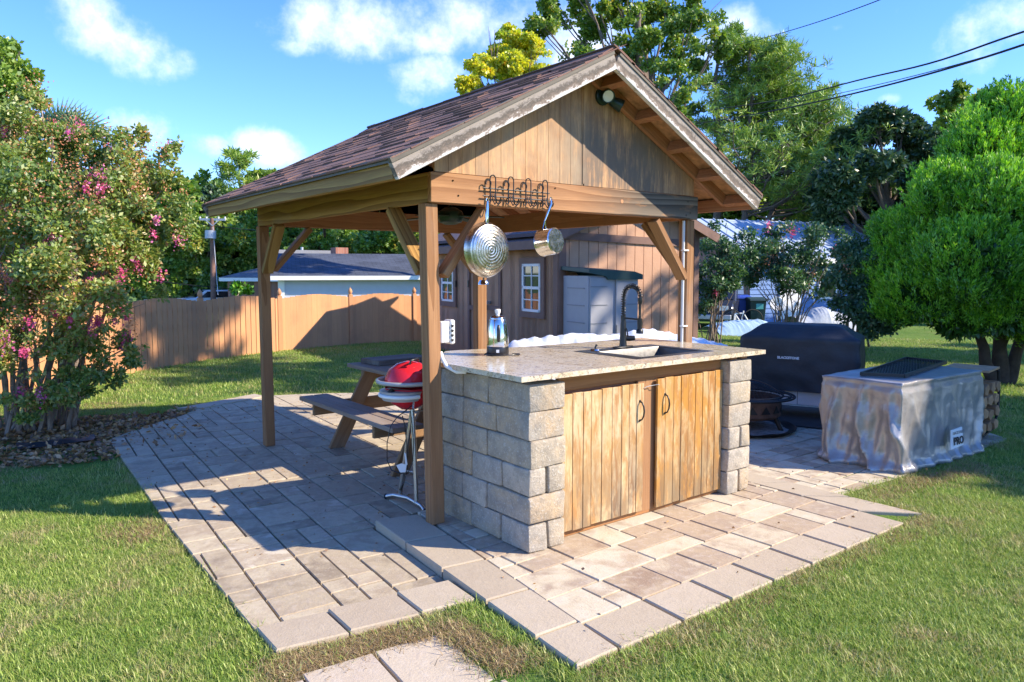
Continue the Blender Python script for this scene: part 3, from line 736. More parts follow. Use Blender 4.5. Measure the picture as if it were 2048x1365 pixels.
beam('ridge_board', (AX, YF+.04, AZ-.085), (AX, YB-.03, AZ-.085), .022, .12, MAT['rafter'], pav)
# shingles: each tab of the slope that shows is a piece of its own
rr = random.Random(11); EXPO = .132; SLEN = (AX-EL)/cA+.02; ncr = int(SLEN/EXPO)+1
tabm = {}
def tabmesh(w, l, th):
    k = (round(w, 2), round(th, 3))
    if k not in tabm:
        mb = MB(); w = k[0]; th = k[1]
        mb.add([(-w/2, 0, 0), (w/2, 0, 0), (w/2, l, 0), (-w/2, l, 0), (-w/2+.002, 0, th), (w/2-.002, 0, th), (w/2-.002, l, .002), (-w/2+.002, l, .002)],
               [(0, 3, 2, 1), (4, 5, 6, 7), (0, 1, 5, 4), (1, 2, 6, 5), (2, 3, 7, 6), (3, 0, 4, 7)])
        me = mb.mesh('shingle'); me.materials.append(MAT['shingle']); tabm[k] = me
    return tabm[k]
for sgn in (-1, 1):
    xdir = Vector((0, 1, 0)) if sgn > 0 else Vector((0, -1, 0))
    up_ = Vector((-sgn*cA, 0, sA)); nn = Vector((sgn*sA, 0, cA)); stuff = MB(); nt_ = 0
    rot = Matrix((xdir, up_, nn)).transposed()
    for c in range(ncr):
        s = -.02+c*EXPO; y = YF-.012-rr.random()*.1
        while y < YB+.01:
            w = rr.choice([.16, .22, .28, .34]); y2 = min(y+w, YB+.014); y0 = max(y, YF-.014)
            if y2-y0 > .03:
                l = min(EXPO+.03, SLEN-s+.01); th = .006+rr.choice([0, .004, .009])
                eave = Vector((EL if sgn < 0 else ER, 0, roofz(EL if sgn < 0 else ER)))
                p = eave+up_*s+nn*.004; p.y = (y0+y2)/2
                if sgn < 0 and nt_ < 295:
                    Mw = rot.to_4x4(); Mw.translation = p
                    o = place(bpy.data.objects.new('shingle', tabmesh(y2-y0-.002, EXPO+.03, th)), pav, Mw); nt_ += 1
                else:
                    stuff.box(p+up_*l/2+nn*(th/2), (y2-y0-.002, l, th), rot)
            y += w
    if stuff.v: tag(stuff.build('shingles', MAT['shingle'], pav), kind='stuff')
for k in range(14):
    y = YF+k*.26
    mb = MB(); w = .29
    for s in (-1, 1):
        a = Vector((AX, y, AZ+.030+.003*(k % 2))); b = Vector((AX+s*.13, y, AZ+.030-.13*MS-.008))
        mb.add([a, b, b+Vector((0, min(w, YB+.01-y), 0)), a+Vector((0, min(w, YB+.01-y), 0)), a-Vector((0, 0, .01)), b-Vector((0, 0, .01)), b+Vector((0, min(w, YB+.01-y), -.01)), a+Vector((0, min(w, YB+.01-y), -.01))],
               [(0, 1, 2, 3), (7, 6, 5, 4), (0, 4, 5, 1), (1, 5, 6, 2), (2, 6, 7, 3), (3, 7, 4, 0)])
    if y < YB-.05: mb.build('ridge_cap', MAT['shingle'], pav)
# gable siding (front and back)
def gable(y0, y1, back=False):
    for (xa, xb, pitch) in ((.03, 1.268, .1016), (1.276, 2.50, .42)):
        mb = MB(); x = xa
        while x < xb-.002:
            x2 = min(x+pitch, xb); g = .0014 if xa < 1 else .0007
            top = lambda q: max(2.29, roofz(q)-.016)
            a, b = x+g, x2-g
            poly = [(a, 2.218), (b, 2.218), (b, top(b))] + ([(AX, top(AX))] if a < AX < b else []) + [(a, top(a))]
            mb.prism(poly, 'y', y0, y1)
            x = x2
        mb.prism([(xa, 2.22), (xb, 2.22), (xb, max(2.28, roofz(xb)-.02)), (xa, max(2.28, roofz(xa)-.02))], 'y', y0+.004 if not back else y0, y1 if not back else y1-.004)
        mb.build('gable_panel', MAT['gable'], pav)
    MB().box((1.272, y0-.002 if not back else y1+.002, 2.62), (.022, .006, .78)).build('gable_batten', MAT['gable'], pav)
gable(-.026, -.014); gable(PDp+.055, PDp+.067, True)
kb = MB().lathe([(.0, .0), (.014, 0), (.016, -.004)], 14, Matrix.Translation((1.66, -.033, 2.128)) @ Matrix.Rotation(R_(90), 4, 'X'))
kb.build('knot', MAT['fence'], fb)
for q in ((.16, 2.17), (.2, 2.08), (2.42, 2.17), (2.45, 2.08), (2.40, 2.06), (1.0, 2.18)):
    MB().lathe([(.0, .0), (.005, 0), (.006, .003)], 8, Matrix.Translation((q[0], -.031, q[1])) @ Matrix.Rotation(R_(90), 4, 'X')).build('screw_head', MAT['drip'], fb)

# floodlight on the gable
fl = thing('flood_light', 'dark twin headed security light high on the gable under the roof peak', 'light', (1.45, -.03, 2.85))
MB().lathe([(0, 0), (.062, 0), (.062, .02), (.05, .028), (0, .028)], 20, Matrix.Translation((1.44, -.028, 2.86)) @ Matrix.Rotation(R_(90), 4, 'X')).build('base', MAT['greenblack'], fl, 40)
for (p, d) in (((1.44, -.07, 2.865), (-.35, -.85, -.35)), ((1.54, -.06, 2.83), (.75, -.5, -.45))):
    q = Vector(d).normalized(); Mh = q.to_track_quat('Z', 'Y').to_matrix().to_4x4(); Mh.translation = Vector(p)
    h = MB().lathe([(0, -.035), (.030, -.03), (.038, .0), (.046, .045), (.048, .062), (.043, .062), (.040, .052)], 20, Mh).build('lamp_head', MAT['greenblack'], fl, 40)
    MB().lathe([(0, .052), (.040, .054)], 20, Mh).build('lens', MAT['glass'], h)

# pot rack
YR = -.052
r0 = PY(966, 377, YR); r1 = PY(1099, 389, YR)
rack = thing('pot_rack', 'black wire rack of looped hooks fixed to the front beam', 'rack', ((r0.x+r1.x)/2, YR, r0.z))
zt = (r0.z+r1.z)/2; xa, xb = r0.x, r1.x
MB().tube([(xa, YR, zt+.004), (xb, YR, zt+.004)], .0045, 8).build('rail', MAT['black'], rack, 50)
MB().tube([(xa, YR, zt-.045), (xb, YR, zt-.045)], .0045, 8).build('rail', MAT['black'], rack, 50)
for k in range(4):
    x = xa+.075+k*(xb-xa-.11)/3.05; w = .022
    pts = []
    for i in range(13): a = math.pi*i/12; pts.append((x+w*math.cos(a), YR-.004, zt+.065+w*1.1*math.sin(a)))
    lo = [(x-w, YR-.004, zt-.03)]+[(x-w-.013+.013*math.cos(a), YR-.01, zt-.075-.013*math.sin(a)) for a in np.linspace(0, math.pi, 7)]+[(x-w-.026, YR-.03, zt-.05)]
    hi = [(x+w, YR-.004, zt-.03)]+[(x+w+.013-.013*math.cos(a), YR-.01, zt-.075-.013*math.sin(a)) for a in np.linspace(0, math.pi, 7)]+[(x+w+.026, YR-.03, zt-.05)]
    MB().tube(hi[::-1]+pts+lo, .0042, 7).build('hook', MAT['black'], rack, 50)
    for s in (-1, 1):
        c = [(x+s*.008, YR-.006, zt-.03), (x+s*.010, YR-.02, zt-.075), (x+s*.014, YR-.045, zt-.10), (x+s*.018, YR-.065, zt-.085), (x+s*.02, YR-.068, zt-.065)]
        MB().tube(c, .0038, 6).build('prong', MAT['black'], rack, 50)
    c = [(x-.03, YR-.004, zt+.0)]+[(x-.04+.02*math.cos(a), YR-.012, zt+.035+.02*math.sin(a)) for a in np.linspace(-.2, math.pi*1.15, 9)]
    MB().tube(c, .0042, 6).build('scroll', MAT['black'], rack, 50)
# frying pan
pc = PY(977, 500, -.135)
pan = thing('frying_pan', 'large round frying pan with a scorched silver base hanging from the pot rack', 'pan', tuple(pc))
Mp = Matrix.Translation(pc) @ Matrix.Rotation(R_(90), 4, 'X') @ Matrix.Rotation(R_(4), 4, 'Y') @ Matrix.Diagonal((1.1, 1.1, 1, 1))
MB().lathe([(0, .030), (.118, .030), (.122, .028), (.126, .024), (.142, .016), (.150, .0), (.160, -.026), (.157, -.026), (.146, .0), (.136, .014), (0, .02)], 48).build('pan_body', MAT['pansteel'], pan, 35, Mw=Mp)
hk = PY(981, 402, -.118)
MB().tube([pc+Vector((.0, .03, .148)), pc+Vector((.002, .015, .175)), Vector((pc.x+.004, -.115, hk.z-.10)), Vector((pc.x+.006, -.113, hk.z-.04)), Vector((pc.x+.008, -.113, hk.z-.004))], [.011, .010, .013, .014, .009], 10).build('handle', MAT['steel'], pan, 50)
MB().tube([(pc.x+.008+.010*math.cos(a), -.113, hk.z+.004+.012*math.sin(a)) for a in np.linspace(0, 2*math.pi, 13)], .0035, 6).build('handle_loop', MAT['steel'], pan, 50)
# saucepan
sc_ = PY(1098, 484, -.15); Ms = Matrix.Translation(sc_) @ Matrix.Rotation(R_(10), 4, 'Z') @ Matrix.Rotation(R_(84), 4, 'X')
spi = Ms.inverted()
sp = thing('saucepan', 'small shiny saucepan hanging upside down from the right end of the pot rack', 'pan', tuple(sc_))
MB().lathe([(0, .062), (.080, .062), (.087, .056), (.0885, .04), (.0885, -.05), (.092, -.056), (.088, -.056), (.085, -.05), (.084, .05), (0, .056)], 40).build('pan_body', MAT['spunsteel'], sp, 35, Mw=Ms)
h2 = PY(1103, 400, -.12)
for s in (-1, 1): MB().tube([Ms @ Vector((s*.018, .088, -.03)), Ms @ Vector((s*.010, .112, -.028)), Ms @ Vector((0, .15, -.02))], .0045, 7).build('handle_strut', MAT['steel'], sp, 50)
MB().tube([Ms @ Vector((0, .145, -.022)), (Ms @ Vector((0, .15, -.02))).lerp(Vector((h2.x, -.115, h2.z-.03)), .35), (h2.x, -.115, h2.z-.03), (h2.x+.002, -.113, h2.z-.002)], [.007, .010, .012, .008], 10).build('handle', MAT['steel'], sp, 50)
MB().tube([(h2.x+.002+.009*math.cos(a), -.113, h2.z+.006+.011*math.sin(a)) for a in np.linspace(0, 2*math.pi, 13)], .0035, 6).build('handle_loop', MAT['steel'], sp, 50)

# outlet box on the left front post and its white conduit
ob = thing('outlet_box', 'white weatherproof outlet box on the side of the left front post', 'outlet', (.12, .02, 1.22))
MB().box((.125, .045, 1.225), (.065, .07, .135)).build('box_body', MAT['whiteplastic'], ob, None, .006)
cv = MB().box((.178, .045, 1.225), (.036, .085, .155)).build('cover', MAT['whiteplastic'], ob, None, .008)
for k in range(4): MB().lathe([(.009, 0), (.011, .004), (.007, .006), (0, .006)], 10, Matrix.Translation((.170, .002, 1.175+k*.03)) @ Matrix.Rotation(R_(90), 4, 'X')).build('knockout', MAT['blackplastic'], cv)
cn = thing('conduit', 'white elbow conduit curving from the left front post under the countertop', 'pipe', (.1, -.05, 1.02))
MB().tube([(.094, .02, 1.10), (.094, .0, 1.06), (.105, -.03, 1.015), (.135, -.10, .985), (.18, -.14, .985)], .013, 10).build('pipe', MAT['whiteplastic'], cn, 50)
cn2 = thing('conduit', 'straight white pipe strapped up the left side of the right front post', 'pipe', (2.44, .0, 1.5))
xq = PW-.115
MB().tube([(xq, .02, 1.02), (xq, .02, 2.02)], .0125, 10).build('pipe', MAT['pvc'], cn2, 50)
for z in (1.16, 1.78): MB().box((xq+.012, .012, z), (.06, .034, .012)).build('strap', MAT['whiteplastic'], cn2)
hg = thing('bracket', 'black tapering hook hanging under the far end of the left side beam', 'hook', tuple(PD(648, 455, 7.9)))
q0, q1 = PD(648, 437, 7.9), PD(649, 476, 7.9)
MB().tube([q0+Vector((0, 0, .03)), q0, q0-Vector((0, 0, .06)), q1+Vector((0, 0, .03)), q1], [.045, .03, .014, .018, .004], 8).build('hook', MAT['black'], hg, 50)
# ceiling fan light
fc = Vector((1.20, 1.6, 0))
fan = thing('ceiling_fan', 'dark green ceiling fan under the pavilion roof', 'fan', (fc.x, fc.y, 2.1))
MB().tube([(fc.x, fc.y, 2.15), (fc.x, fc.y, 2.9)], .012, 8).build('rod', MAT['greenblack'], fan, 50)
MB().lathe([(0, 2.17), (.05, 2.17), (.11, 2.13), (.12, 2.08), (.10, 2.04), (.05, 2.02), (0, 2.02)], 20, Matrix.Translation((fc.x, fc.y, 0))).build('motor', MAT['greenblack'], fan, 40)
for k in range(4):
    a = k*math.pi/2+.5; d = Vector((math.cos(a), math.sin(a), 0))
    mb = MB().bar(fc+d*.1+Vector((0, 0, 2.09)), fc+d*.50+Vector((0, 0, 2.07)), .11, .008); mb.build('blade', MAT['greenblack'], fan)

# ------------------------------------------------------------------ kitchen counter
ZT = 1.03
ctr = thing('kitchen_counter', 'outdoor kitchen counter of tumbled stone blocks with a granite top and wooden doors', 'counter', (1.3, -.15, 0))
def blockmesh(d, v):
    bm = bmesh.new(); bmesh.ops.create_cube(bm, size=1)
    for q in bm.verts: q.co = Vector((q.co.x*d[0], q.co.y*d[1], q.co.z*d[2]))
    bmesh.ops.bevel(bm, geom=list(bm.edges), offset=.013, segments=2, affect='EDGES', profile=.55)
    r = random.Random(v)
    for q in bm.verts:
        o = Vector((r.uniform(0, 50), 0, 0))
        q.co += Vector((mnoise.noise(q.co*11+Vector((v, 0, 0))), mnoise.noise(q.co*11+Vector((0, v, 0))), mnoise.noise(q.co*11+Vector((0, 0, v)))))*.0085
        q.co += Vector((r.uniform(-1, 1), r.uniform(-1, 1), r.uniform(-1, 1)))*.0016
    me = bpy.data.meshes.new('stone_block'); bm.to_mesh(me); bm.free(); me.shade_smooth(); me.set_sharp_from_angle(angle=R_(50)); me.materials.append(MAT['block'])
    return me
BN = [0]
def block(x0, x1, y0, y1, z0, z1):
    BN[0] += 1; g = .0028
    me = blockmesh((x1-x0-2*g, y1-y0-2*g, z1-z0-2*g*.6), BN[0])
    r = random.Random(BN[0])
    Mw = Matrix.Translation(((x0+x1)/2+r.uniform(-.003, .003), (y0+y1)/2+r.uniform(-.003, .003), (z0+z1)/2)) @ Matrix.Rotation(r.uniform(-.012, .012), 4, 'Z')
    place(bpy.data.objects.new('stone_block', me), ctr, Mw)
CH_ = .1625
rows = [[-.74, -.34, -.06, .2, .42], [-.74, -.42, -.06, .2, .42], [-.74, -.32, -.06, .18, .42], [-.74, -.47, -.16, .17, .42], [-.74, -.32, -.05, .17, .42], [-.74, -.46, -.15, .17, .42]]
for i, ys in enumerate(rows):
    z1 = CH_*(6-i); z0 = z1-CH_
    split = i in (3, 5)
    if split:
        xs = .325 if i == 3 else .335
        block(.20, xs, ys[0], ys[1], z0, z1); block(xs+.012, .475, ys[0], -.52, z0, z1)
    else: block(.20, .475, ys[0], ys[1], z0, z1)
    for a, b in zip(ys[1:-1], ys[2:]): block(.20, .40, a, b, z0, z1)
    # right hand pier and return wall
    if i in (3, 5): block(2.03, 2.17, -.75, -.50, z0, z1); block(2.175, 2.295, -.75, -.50, z0, z1); ye = -.50
    else: block(2.03, 2.295, -.75, -.53, z0, z1); ye = -.53
    block(2.06, 2.295, ye, -.10, z0, z1); block(2.06, 2.295, -.10, .36, z0, z1)
for q in ((.24, -.3), (.26, .1)): MB().box((q[0]+.06, q[1], .989), (.12, .3, .022)).build('shim', MAT['bench'], ctr)
for q in (2.10, 2.22): MB().box((q, -.62, .989), (.07, .22, .022)).build('shim', MAT['rafter'], ctr)
# granite
def slab(mb, poly): mb.prism(poly, 'z', ZT-.030, ZT)
mb = MB()
GX0, GX1, GY0, GY1 = .115, 2.42, -.775, .48
SX0, SX1, SY0, SY1 = 1.235, 2.03, -.585, .0
slab(mb, [(GX0, GY0), (SX0, GY0), (SX0, GY1), (.62, .60), (.50, .60), (GX0, .14)])
slab(mb, [(SX0, GY0), (SX1, GY0), (SX1, SY0), (SX0, SY0)]); slab(mb, [(SX0, SY1), (SX1, SY1), (SX1, GY1), (SX0, GY1)]); slab(mb, [(SX1, GY0), (GX1, GY0), (GX1+.03, GY1), (SX1, GY1)])
top = mb.build('countertop', MAT['granite'], ctr)
# sink
def sink():
    mb = MB(); z = ZT+.004; B = (SX0+.10, SX1-.05, SY0+.045, SY1-.13); D = .17; s = .02
    o = [(SX0-.015, SY0-.015), (SX1+.015, SY0-.015), (SX1+.015, SY1+.015), (SX0-.015, SY1+.015)]
    i_ = [(B[0], B[2]), (B[1], B[2]), (B[1], B[3]), (B[0], B[3])]
    k_ = [(B[0]+s, B[2]+s), (B[1]-s, B[2]+s), (B[1]-s, B[3]-s), (B[0]+s, B[3]-s)]
    V = [(x, y, ZT+.0005) for x, y in o]+[(x*1+(SX0+SX1)/2*0, y, z) for x, y in [(o[0][0]+.01, o[0][1]+.01), (o[1][0]-.01, o[1][1]+.01), (o[2][0]-.01, o[2][1]-.01), (o[3][0]+.01, o[3][1]-.01)]]
    V += [(x, y, z-.001) for x, y in i_]+[(x, y, z-.012) for x, y in [(a+.006*(1 if a < 1.6 else -1), b+.006*(1 if b < -.3 else -1)) for a, b in i_]]+[(x, y, z-D) for x, y in k_]
    F = []
    for l in range(4):
        for k in range(4): F.append((l*4+k, l*4+(k+1) % 4, (l+1)*4+(k+1) % 4, (l+1)*4+k))
    F.append((16, 17, 18, 19)); mb.add(V, F)
    return mb.mesh('sink', 60, 0)
sk = mkob('sink', sink(), MAT['sinksteel'], ctr)
MB().lathe([(0, .004), (.03, .004), (.04, 0)], 16, Matrix.Translation((1.66, -.36, ZT-.164))).build('drain', MAT['steel'], sk)
dd = MB().lathe([(0, .010), (.035, .010), (.042, .0), (.045, 0)], 20, Matrix.Translation((1.37, -.06, ZT+.005))).build('sink_cap', MAT['steel'], sk, 40)
MB().tube([(1.37, -.06, ZT+.012), (1.37, -.06, ZT+.03), (1.38, -.065, ZT+.045)], [.008, .006, .009], 8).build('cap_knob', MAT['blackplastic'], sk, 50)
# cabinet front
CY = -.655
beam('header', (.475, CY, .945), (2.03, CY, .955), .030, .095, MAT['header'], ctr)
beam('base_rail', (.475, CY+.01, .022), (2.03, CY+.01, .022), .03, .04, MAT['header'], ctr)
beam('stile', (1.265, CY+.004, .02), (1.265, CY+.004, .92), .022, .19, MAT['post'], ctr, up=(1, 0, 0))
beam('stile', (.50, CY+.012, .02), (.50, CY+.012, .92), .02, .07, MAT['rafter'], ctr, up=(1, 0, 0))
MB().box((1.25, CY+.03, .47), (1.55, .012, .9)).build('cabinet_back_panel', MAT['rafter'], ctr)
def cabinet_door(x0, x1, z0, z1, mt, n, hx, lab, seed, lift=0):
    y = CY-.030
    d = thing.__call__ if 0 else None
    fr = MB().box(((x0+x1)/2, y+.014, (z0+z1)/2), (x1-x0-.04, .008, z1-z0-.04)).build('cabinet_door', MAT['rafter'], ctr); fr['label'] = lab
    r = random.Random(seed); ws = [r.choice([.8, 1, 1, 1.05, 1.1]) for _ in range(n)]; t = sum(ws); x = x0
    for w in ws:
        w = w/t*(x1-x0); zt_ = z1+r.uniform(-.003, .003)+(x-x0)*lift; zb = z0+r.uniform(-.004, .004)
        me = boxmesh((round(w-.003, 3), .018, 1.0), .0, mat=MAT[mt])
        me = MB().box((0, 0, 0), (w-.0032, .018, zt_-zb)).mesh('board', None, .002); me.materials.append(MAT[mt])
        place(bpy.data.objects.new('board', me), fr, Matrix.Translation((x+w/2, y+r.uniform(-.0015, .0015), (zt_+zb)/2)))
        x += w
    zc = z1-.17
    pts = [(hx, y-.010, zc+.062), (hx, y-.03, zc+.055), (hx+.004, y-.040, zc+.03), (hx+.006, y-.043, zc), (hx+.004, y-.040, zc-.03), (hx, y-.03, zc-.055), (hx, y-.010, zc-.062)]
    h = MB().tube(pts, [.007, .005, .0055, .006, .0055, .005, .007], 8); h.lathe([(0, 0), (.009, 0), (.008, .004), (0, .005)], 10, Matrix.Translation((hx, y-.009, zc+.064)) @ Matrix.Rotation(R_(90), 4, 'X')); h.lathe([(0, 0), (.009, 0), (.008, .004), (0, .005)], 10, Matrix.Translation((hx, y-.009, zc-.064)) @ Matrix.Rotation(R_(90), 4, 'X'))
    h.build('handle', MAT['black'], fr, 50)
    return fr
cabinet_door(.487, 1.195, .045, .880, 'doorL', 9, 1.155, 'paler left cabinet door of vertical boards', 4, .012)
cabinet_door(1.325, 2.022, .035, .900, 'doorR', 9, 1.40, 'amber right cabinet door of vertical boards, flaking varnish', 9, .01)
MB().tube([(1.19, CY-.045, .855), (1.21, CY-.05, .865), (1.24, CY-.03, .86), (1.29, CY-.03, .862), (1.315, CY-.05, .868), (1.335, CY-.045, .862)], .0025, 6).build('latch', MAT['galv'], ctr, 50)
# tap
tp = Vector((1.69, -.03, ZT+.005))
tap = thing('kitchen_tap', 'tall matt black spring neck tap behind the sink', 'tap', tuple(tp))
MB().lathe([(0, 0), (.105, 0), (.11, .003), (.105, .008), (0, .008)], 28, Matrix.Translation(tp) @ Matrix.Diagonal((1, .34, 1, 1))).build('deck_plate', MAT['matte_black'], tap, 40)
MB().lathe([(.030, .008), (.028, .02), (.024, .10), (.021, .18), (.018, .20), (.018, .24), (0, .24)], 20, Matrix.Translation(tp)).build('column', MAT['matte_black'], tap, 40)
MB().tube([tp+Vector((.015, -.0, .07)), tp+Vector((.045, -.025, .066)), tp+Vector((.075, -.05, .07))], [.022, .022, .017], 12).build('mixer_body', MAT['matte_black'], tap, 50)
MB().tube([tp+Vector((.03, -.02, .085)), tp+Vector((.01, -.03, .13)), tp+Vector((.0, -.03, .15))], [.006, .004, .003], 8).build('lever', MAT['matte_black'], tap, 50)
R1 = .085; arc = [tp+Vector((0, 0, .23)), tp+Vector((0, 0, .30)), tp+Vector((0, 0, .37))]+[tp+Vector((.0, -R1+R1*math.cos(a), .385+R1*.95*math.sin(a))) for a in np.linspace(.1, math.pi-.25, 14)]+[tp+Vector((.0, -2*R1+.004, .37))]
MB().tube(arc, .0085, 8).build('hose', MAT['matte_black'], tap, 60)
def along(pts, n):
    P = [Vector(p) for p in pts]; D = [0]
    for a, b in zip(P[:-1], P[1:]): D.append(D[-1]+(b-a).length)
    out = []
    for i in range(n):
        s = D[-1]*i/(n-1); k = max(j for j in range(len(D)) if D[j] <= s+1e-9); k = min(k, len(P)-2)
        t = (s-D[k])/(D[k+1]-D[k]); out.append((P[k].lerp(P[k+1], t), (P[k+1]-P[k]).normalized()))
    return out
coil = []
for i, (p, t) in enumerate(along(arc, 24*10)):
    a = i*2*math.pi/10; u = Vector((1, 0, 0)); v = t.cross(u).normalized(); coil.append(p+(u*math.cos(a)+v*math.sin(a))*.0175)
MB().tube(coil, .0034, 5).build('spring', MAT['matte_black'], tap, 60)
sx = tp+Vector((0, -2*R1+.004, 0))
MB().tube([sx+Vector((0, 0, .38)), sx+Vector((0, 0, .355)), sx+Vector((0, 0, .33))], [.016, .019, .012], 10).build('ferrule', MAT['matte_black'], tap, 50)
MB().tube([sx+Vector((0, 0, .34)), sx+Vector((0, 0, .23)), sx+Vector((0, 0, .225)), sx+Vector((0, 0, .15)), sx+Vector((0, 0, .14)), sx+Vector((0, 0, .115))], [.009, .009, .018, .017, .026, .027], 14).build('spray_head', MAT['matte_black'], tap, 40)
MB().tube([tp+Vector((0, 0, .222)), sx+Vector((0, 0, .218))], .007, 8).build('support_arm', MAT['matte_black'], tap, 50)
# percolator
kp = Vector((.655, .17, ZT+.001))
ket = thing('coffee_percolator', 'polished steel electric percolator with black base on the granite', 'kettle', tuple(kp))
MB().lathe([(0, 0), (.074, 0), (.078, .006), (.077, .055), (.074, .062), (0, .062)], 32, Matrix.Translation(kp)).build('base', MAT['blackplastic'], ket, 40)
MB().lathe([(.074, .062), (.076, .08), (.073, .14), (.066, .20), (.056, .245), (.052, .252)], 36, Matrix.Translation(kp)).build('body', MAT['steel'], ket, 40)
MB().lathe([(.054, .250), (.054, .256), (.046, .268), (.02, .276), (0, .277)], 32, Matrix.Translation(kp)).build('lid', MAT['steel'], ket, 40)
MB().lathe([(.012, .276), (.012, .284), (.019, .292), (.021, .312), (.016, .318), (0, .318)], 14, Matrix.Translation(kp)).build('knob', MAT['whiteplastic'], ket, 40)
dirc = (CP-kp); dirc.z = 0; dirc.normalize(); sd = Vector((-dirc.y, dirc.x, 0))
MB().tube([kp+dirc*.073+sd*.006+Vector((0, 0, .10)), kp+dirc*.082+sd*.006+Vector((0, 0, .115)), kp+dirc*.078+sd*.006+Vector((0, 0, .185)), kp+dirc*.064+sd*.006+Vector((0, 0, .21))], [.010, .013, .013, .008], 10).build('handle', MAT['blackplastic'], ket, 50)
MB().box(kp+dirc*.078+Vector((0, 0, .033)), (.02, .006, .02), Matrix.Rotation(math.atan2(dirc.y, dirc.x)+math.pi/2, 3, 'Z')).build('switch', MAT['whiteplastic'], ket)
MB().tube([kp+Vector((-.07, .04, .012)), kp+Vector((-.10, .02, .008)), kp+Vector((-.06, -.09, .008)), kp+Vector((.03, -.12, .007)), kp+Vector((.10, -.12, .007)), kp+Vector((.12, -.09, .007)), kp+Vector((.07, -.07, .007))], .0042, 6).build('cord', MAT['blackplastic'], ket, 60)
# round bell-like metal fitting on the far post, its dome and arm invented
lp = PD(967, 566, 8.2)
wl = thing('bell_fitting', 'small round bell like metal fitting on the far right post behind the frying pan', 'bell', tuple(lp))
MB().lathe([(0, .02), (.04, .03), (.06, 0), (.062, -.02), (.05, -.02), (.048, -.0), (0, .01)], 18, Matrix.Translation(lp)).build('shade', MAT['steel'], wl, 40)  # domed body of the bell-like fitting
MB().tube([lp+Vector((0, 0, .02)), lp+Vector((0, .0, .07)), lp+Vector((.02, .06, .08))], .01, 8).build('arm', MAT['black'], wl, 40)

# ------------------------------------------------------------------ picnic table
pt = thing('picnic_table', 'weathered wooden picnic table with attached benches under the pavilion', 'table', (1.15, 2.0, -.05))
ZB = .415; ZTB = .70
for k in range(2): beam('bench_plank', (.355+k*.145, 1.02, ZB-.019), (.355+k*.145, 2.86, ZB-.019), .138, .038, MAT['bench'], pt)
for k in range(2): beam('bench_plank', (1.82+k*.145, 1.02, ZB-.019), (1.82+k*.145, 2.86, ZB-.019), .138, .038, MAT['bench'], pt)
for k in range(5): beam('table_plank', (.845+k*.146, .95, ZTB-.019), (.845+k*.146, 2.84, ZTB-.019), .140, .038, MAT['bench'], pt)
for y in (1.32, 2.52):
    beam('bench_support', (.30, y+.045, .335), (2.02, y+.045, .335), .038, .12, MAT['benchleg'], pt)
    beam('top_support', (.80, y+.045, ZTB-.085), (1.50, y+.045, ZTB-.085), .038, .09, MAT['benchleg'], pt)
    for s in (-1, 1): beam('leg', (1.15+s*.66, y, -.075), (1.15+s*.27, y, ZTB-.042), .038, .14, MAT['benchleg'], pt, up=(s*1, 0, .5))
slb = thing('wood_slab', 'dark weathered wooden board lying on top of the picnic table', 'board', (1.1, 2.55, ZTB))
sc1 = (PZ(722, 722, ZTB+.02), PZ(835, 715, ZTB+.02))
MB().box((1.20, 2.62, ZTB+.026), (.60, .34, .048), Matrix.Rotation(R_(4), 3, 'Z')).build('board', MAT['slab'], slb, None, .004)

# ------------------------------------------------------------------ red electric grill
gx, gy = .16, .60
gr = thing('electric_grill', 'red domed electric grill on a silver tubular stand behind the left post', 'grill', (gx, gy, -.05))
zc = .80
T = Matrix.Translation((gx, gy, zc))
MB().lathe([(0, -.16), (.07, -.155), (.15, -.11), (.195, -.03), (.20, 0)], 32, T).build('bowl', MAT['red'], gr, 50)
ld = MB().lathe([(.205, .03), (.20, .06), (.165, .125), (.10, .165), (.03, .18), (0, .181)], 32, T).build('lid', MAT['red'], gr, 50)
MB().tube([(gx-.06, gy-.12, zc+.17), (gx-.055, gy-.13, zc+.195), (gx+.03, gy-.10, zc+.205), (gx+.05, gy-.08, zc+.18)], .009, 8).build('lid_handle', MAT['blackplastic'], ld, 50)
def ring(r, z, th, a0=0, a1=2*math.pi, n=30, sx_=1.0):
    return [(gx+r*sx_*math.cos(a), gy+r*math.sin(a), z) for a in np.linspace(a0, a1, n)]
MB().tube(ring(.262, zc+.045, .012), .014, 10).build('upper_ring', MAT['silverplastic'], gr, 60)
MB().lathe([(.20, .02), (.245, .03), (.262, .045)], 32, T).build('ring_plate', MAT['silverplastic'], gr, 40)
# control panel lobe towards the viewer's left
a0 = Vector((-.72, -.25, 0)).normalized(); sd_ = Vector((-a0.y, a0.x, 0))
pl = []
for t in np.linspace(-1, 1, 15):
    w = .17*(1-abs(t)**2.4)**.5; pl.append(Vector((gx, gy, zc-.045))+a0*(.10+.16*(1-abs(t)**2)**.6)+sd_*(t*.20))
mb = MB(); n = len(pl)
bk = [Vector((gx, gy, zc-.045))+a0*.06+sd_*(t*.19) for t in np.linspace(1, -1, 5)]
poly = pl+bk; m_ = len(poly); c0 = Vector((gx, gy, zc-.045))+a0*.13
up1 = [p+Vector((0, 0, .03)) for p in poly]; dn1 = [p+(c0-p)*.15-Vector((0, 0, .035)) for p in poly]
mb.add(up1+dn1+[c0+Vector((0, 0, .045))]+[c0-Vector((0, 0, .04))], [(i, (i+1) % m_, 2*m_) for i in range(m_)]+[(i+m_, (i+1) % m_, i) for i in range(m_)]+[(i+m_, (i+1) % m_+m_, (i+1) % m_) for i in range(m_)]+[((i+1) % m_+m_, i+m_, 2*m_+1) for i in range(m_)])
cp = mb.build('control_panel', MAT['silverplastic'], gr, 50)
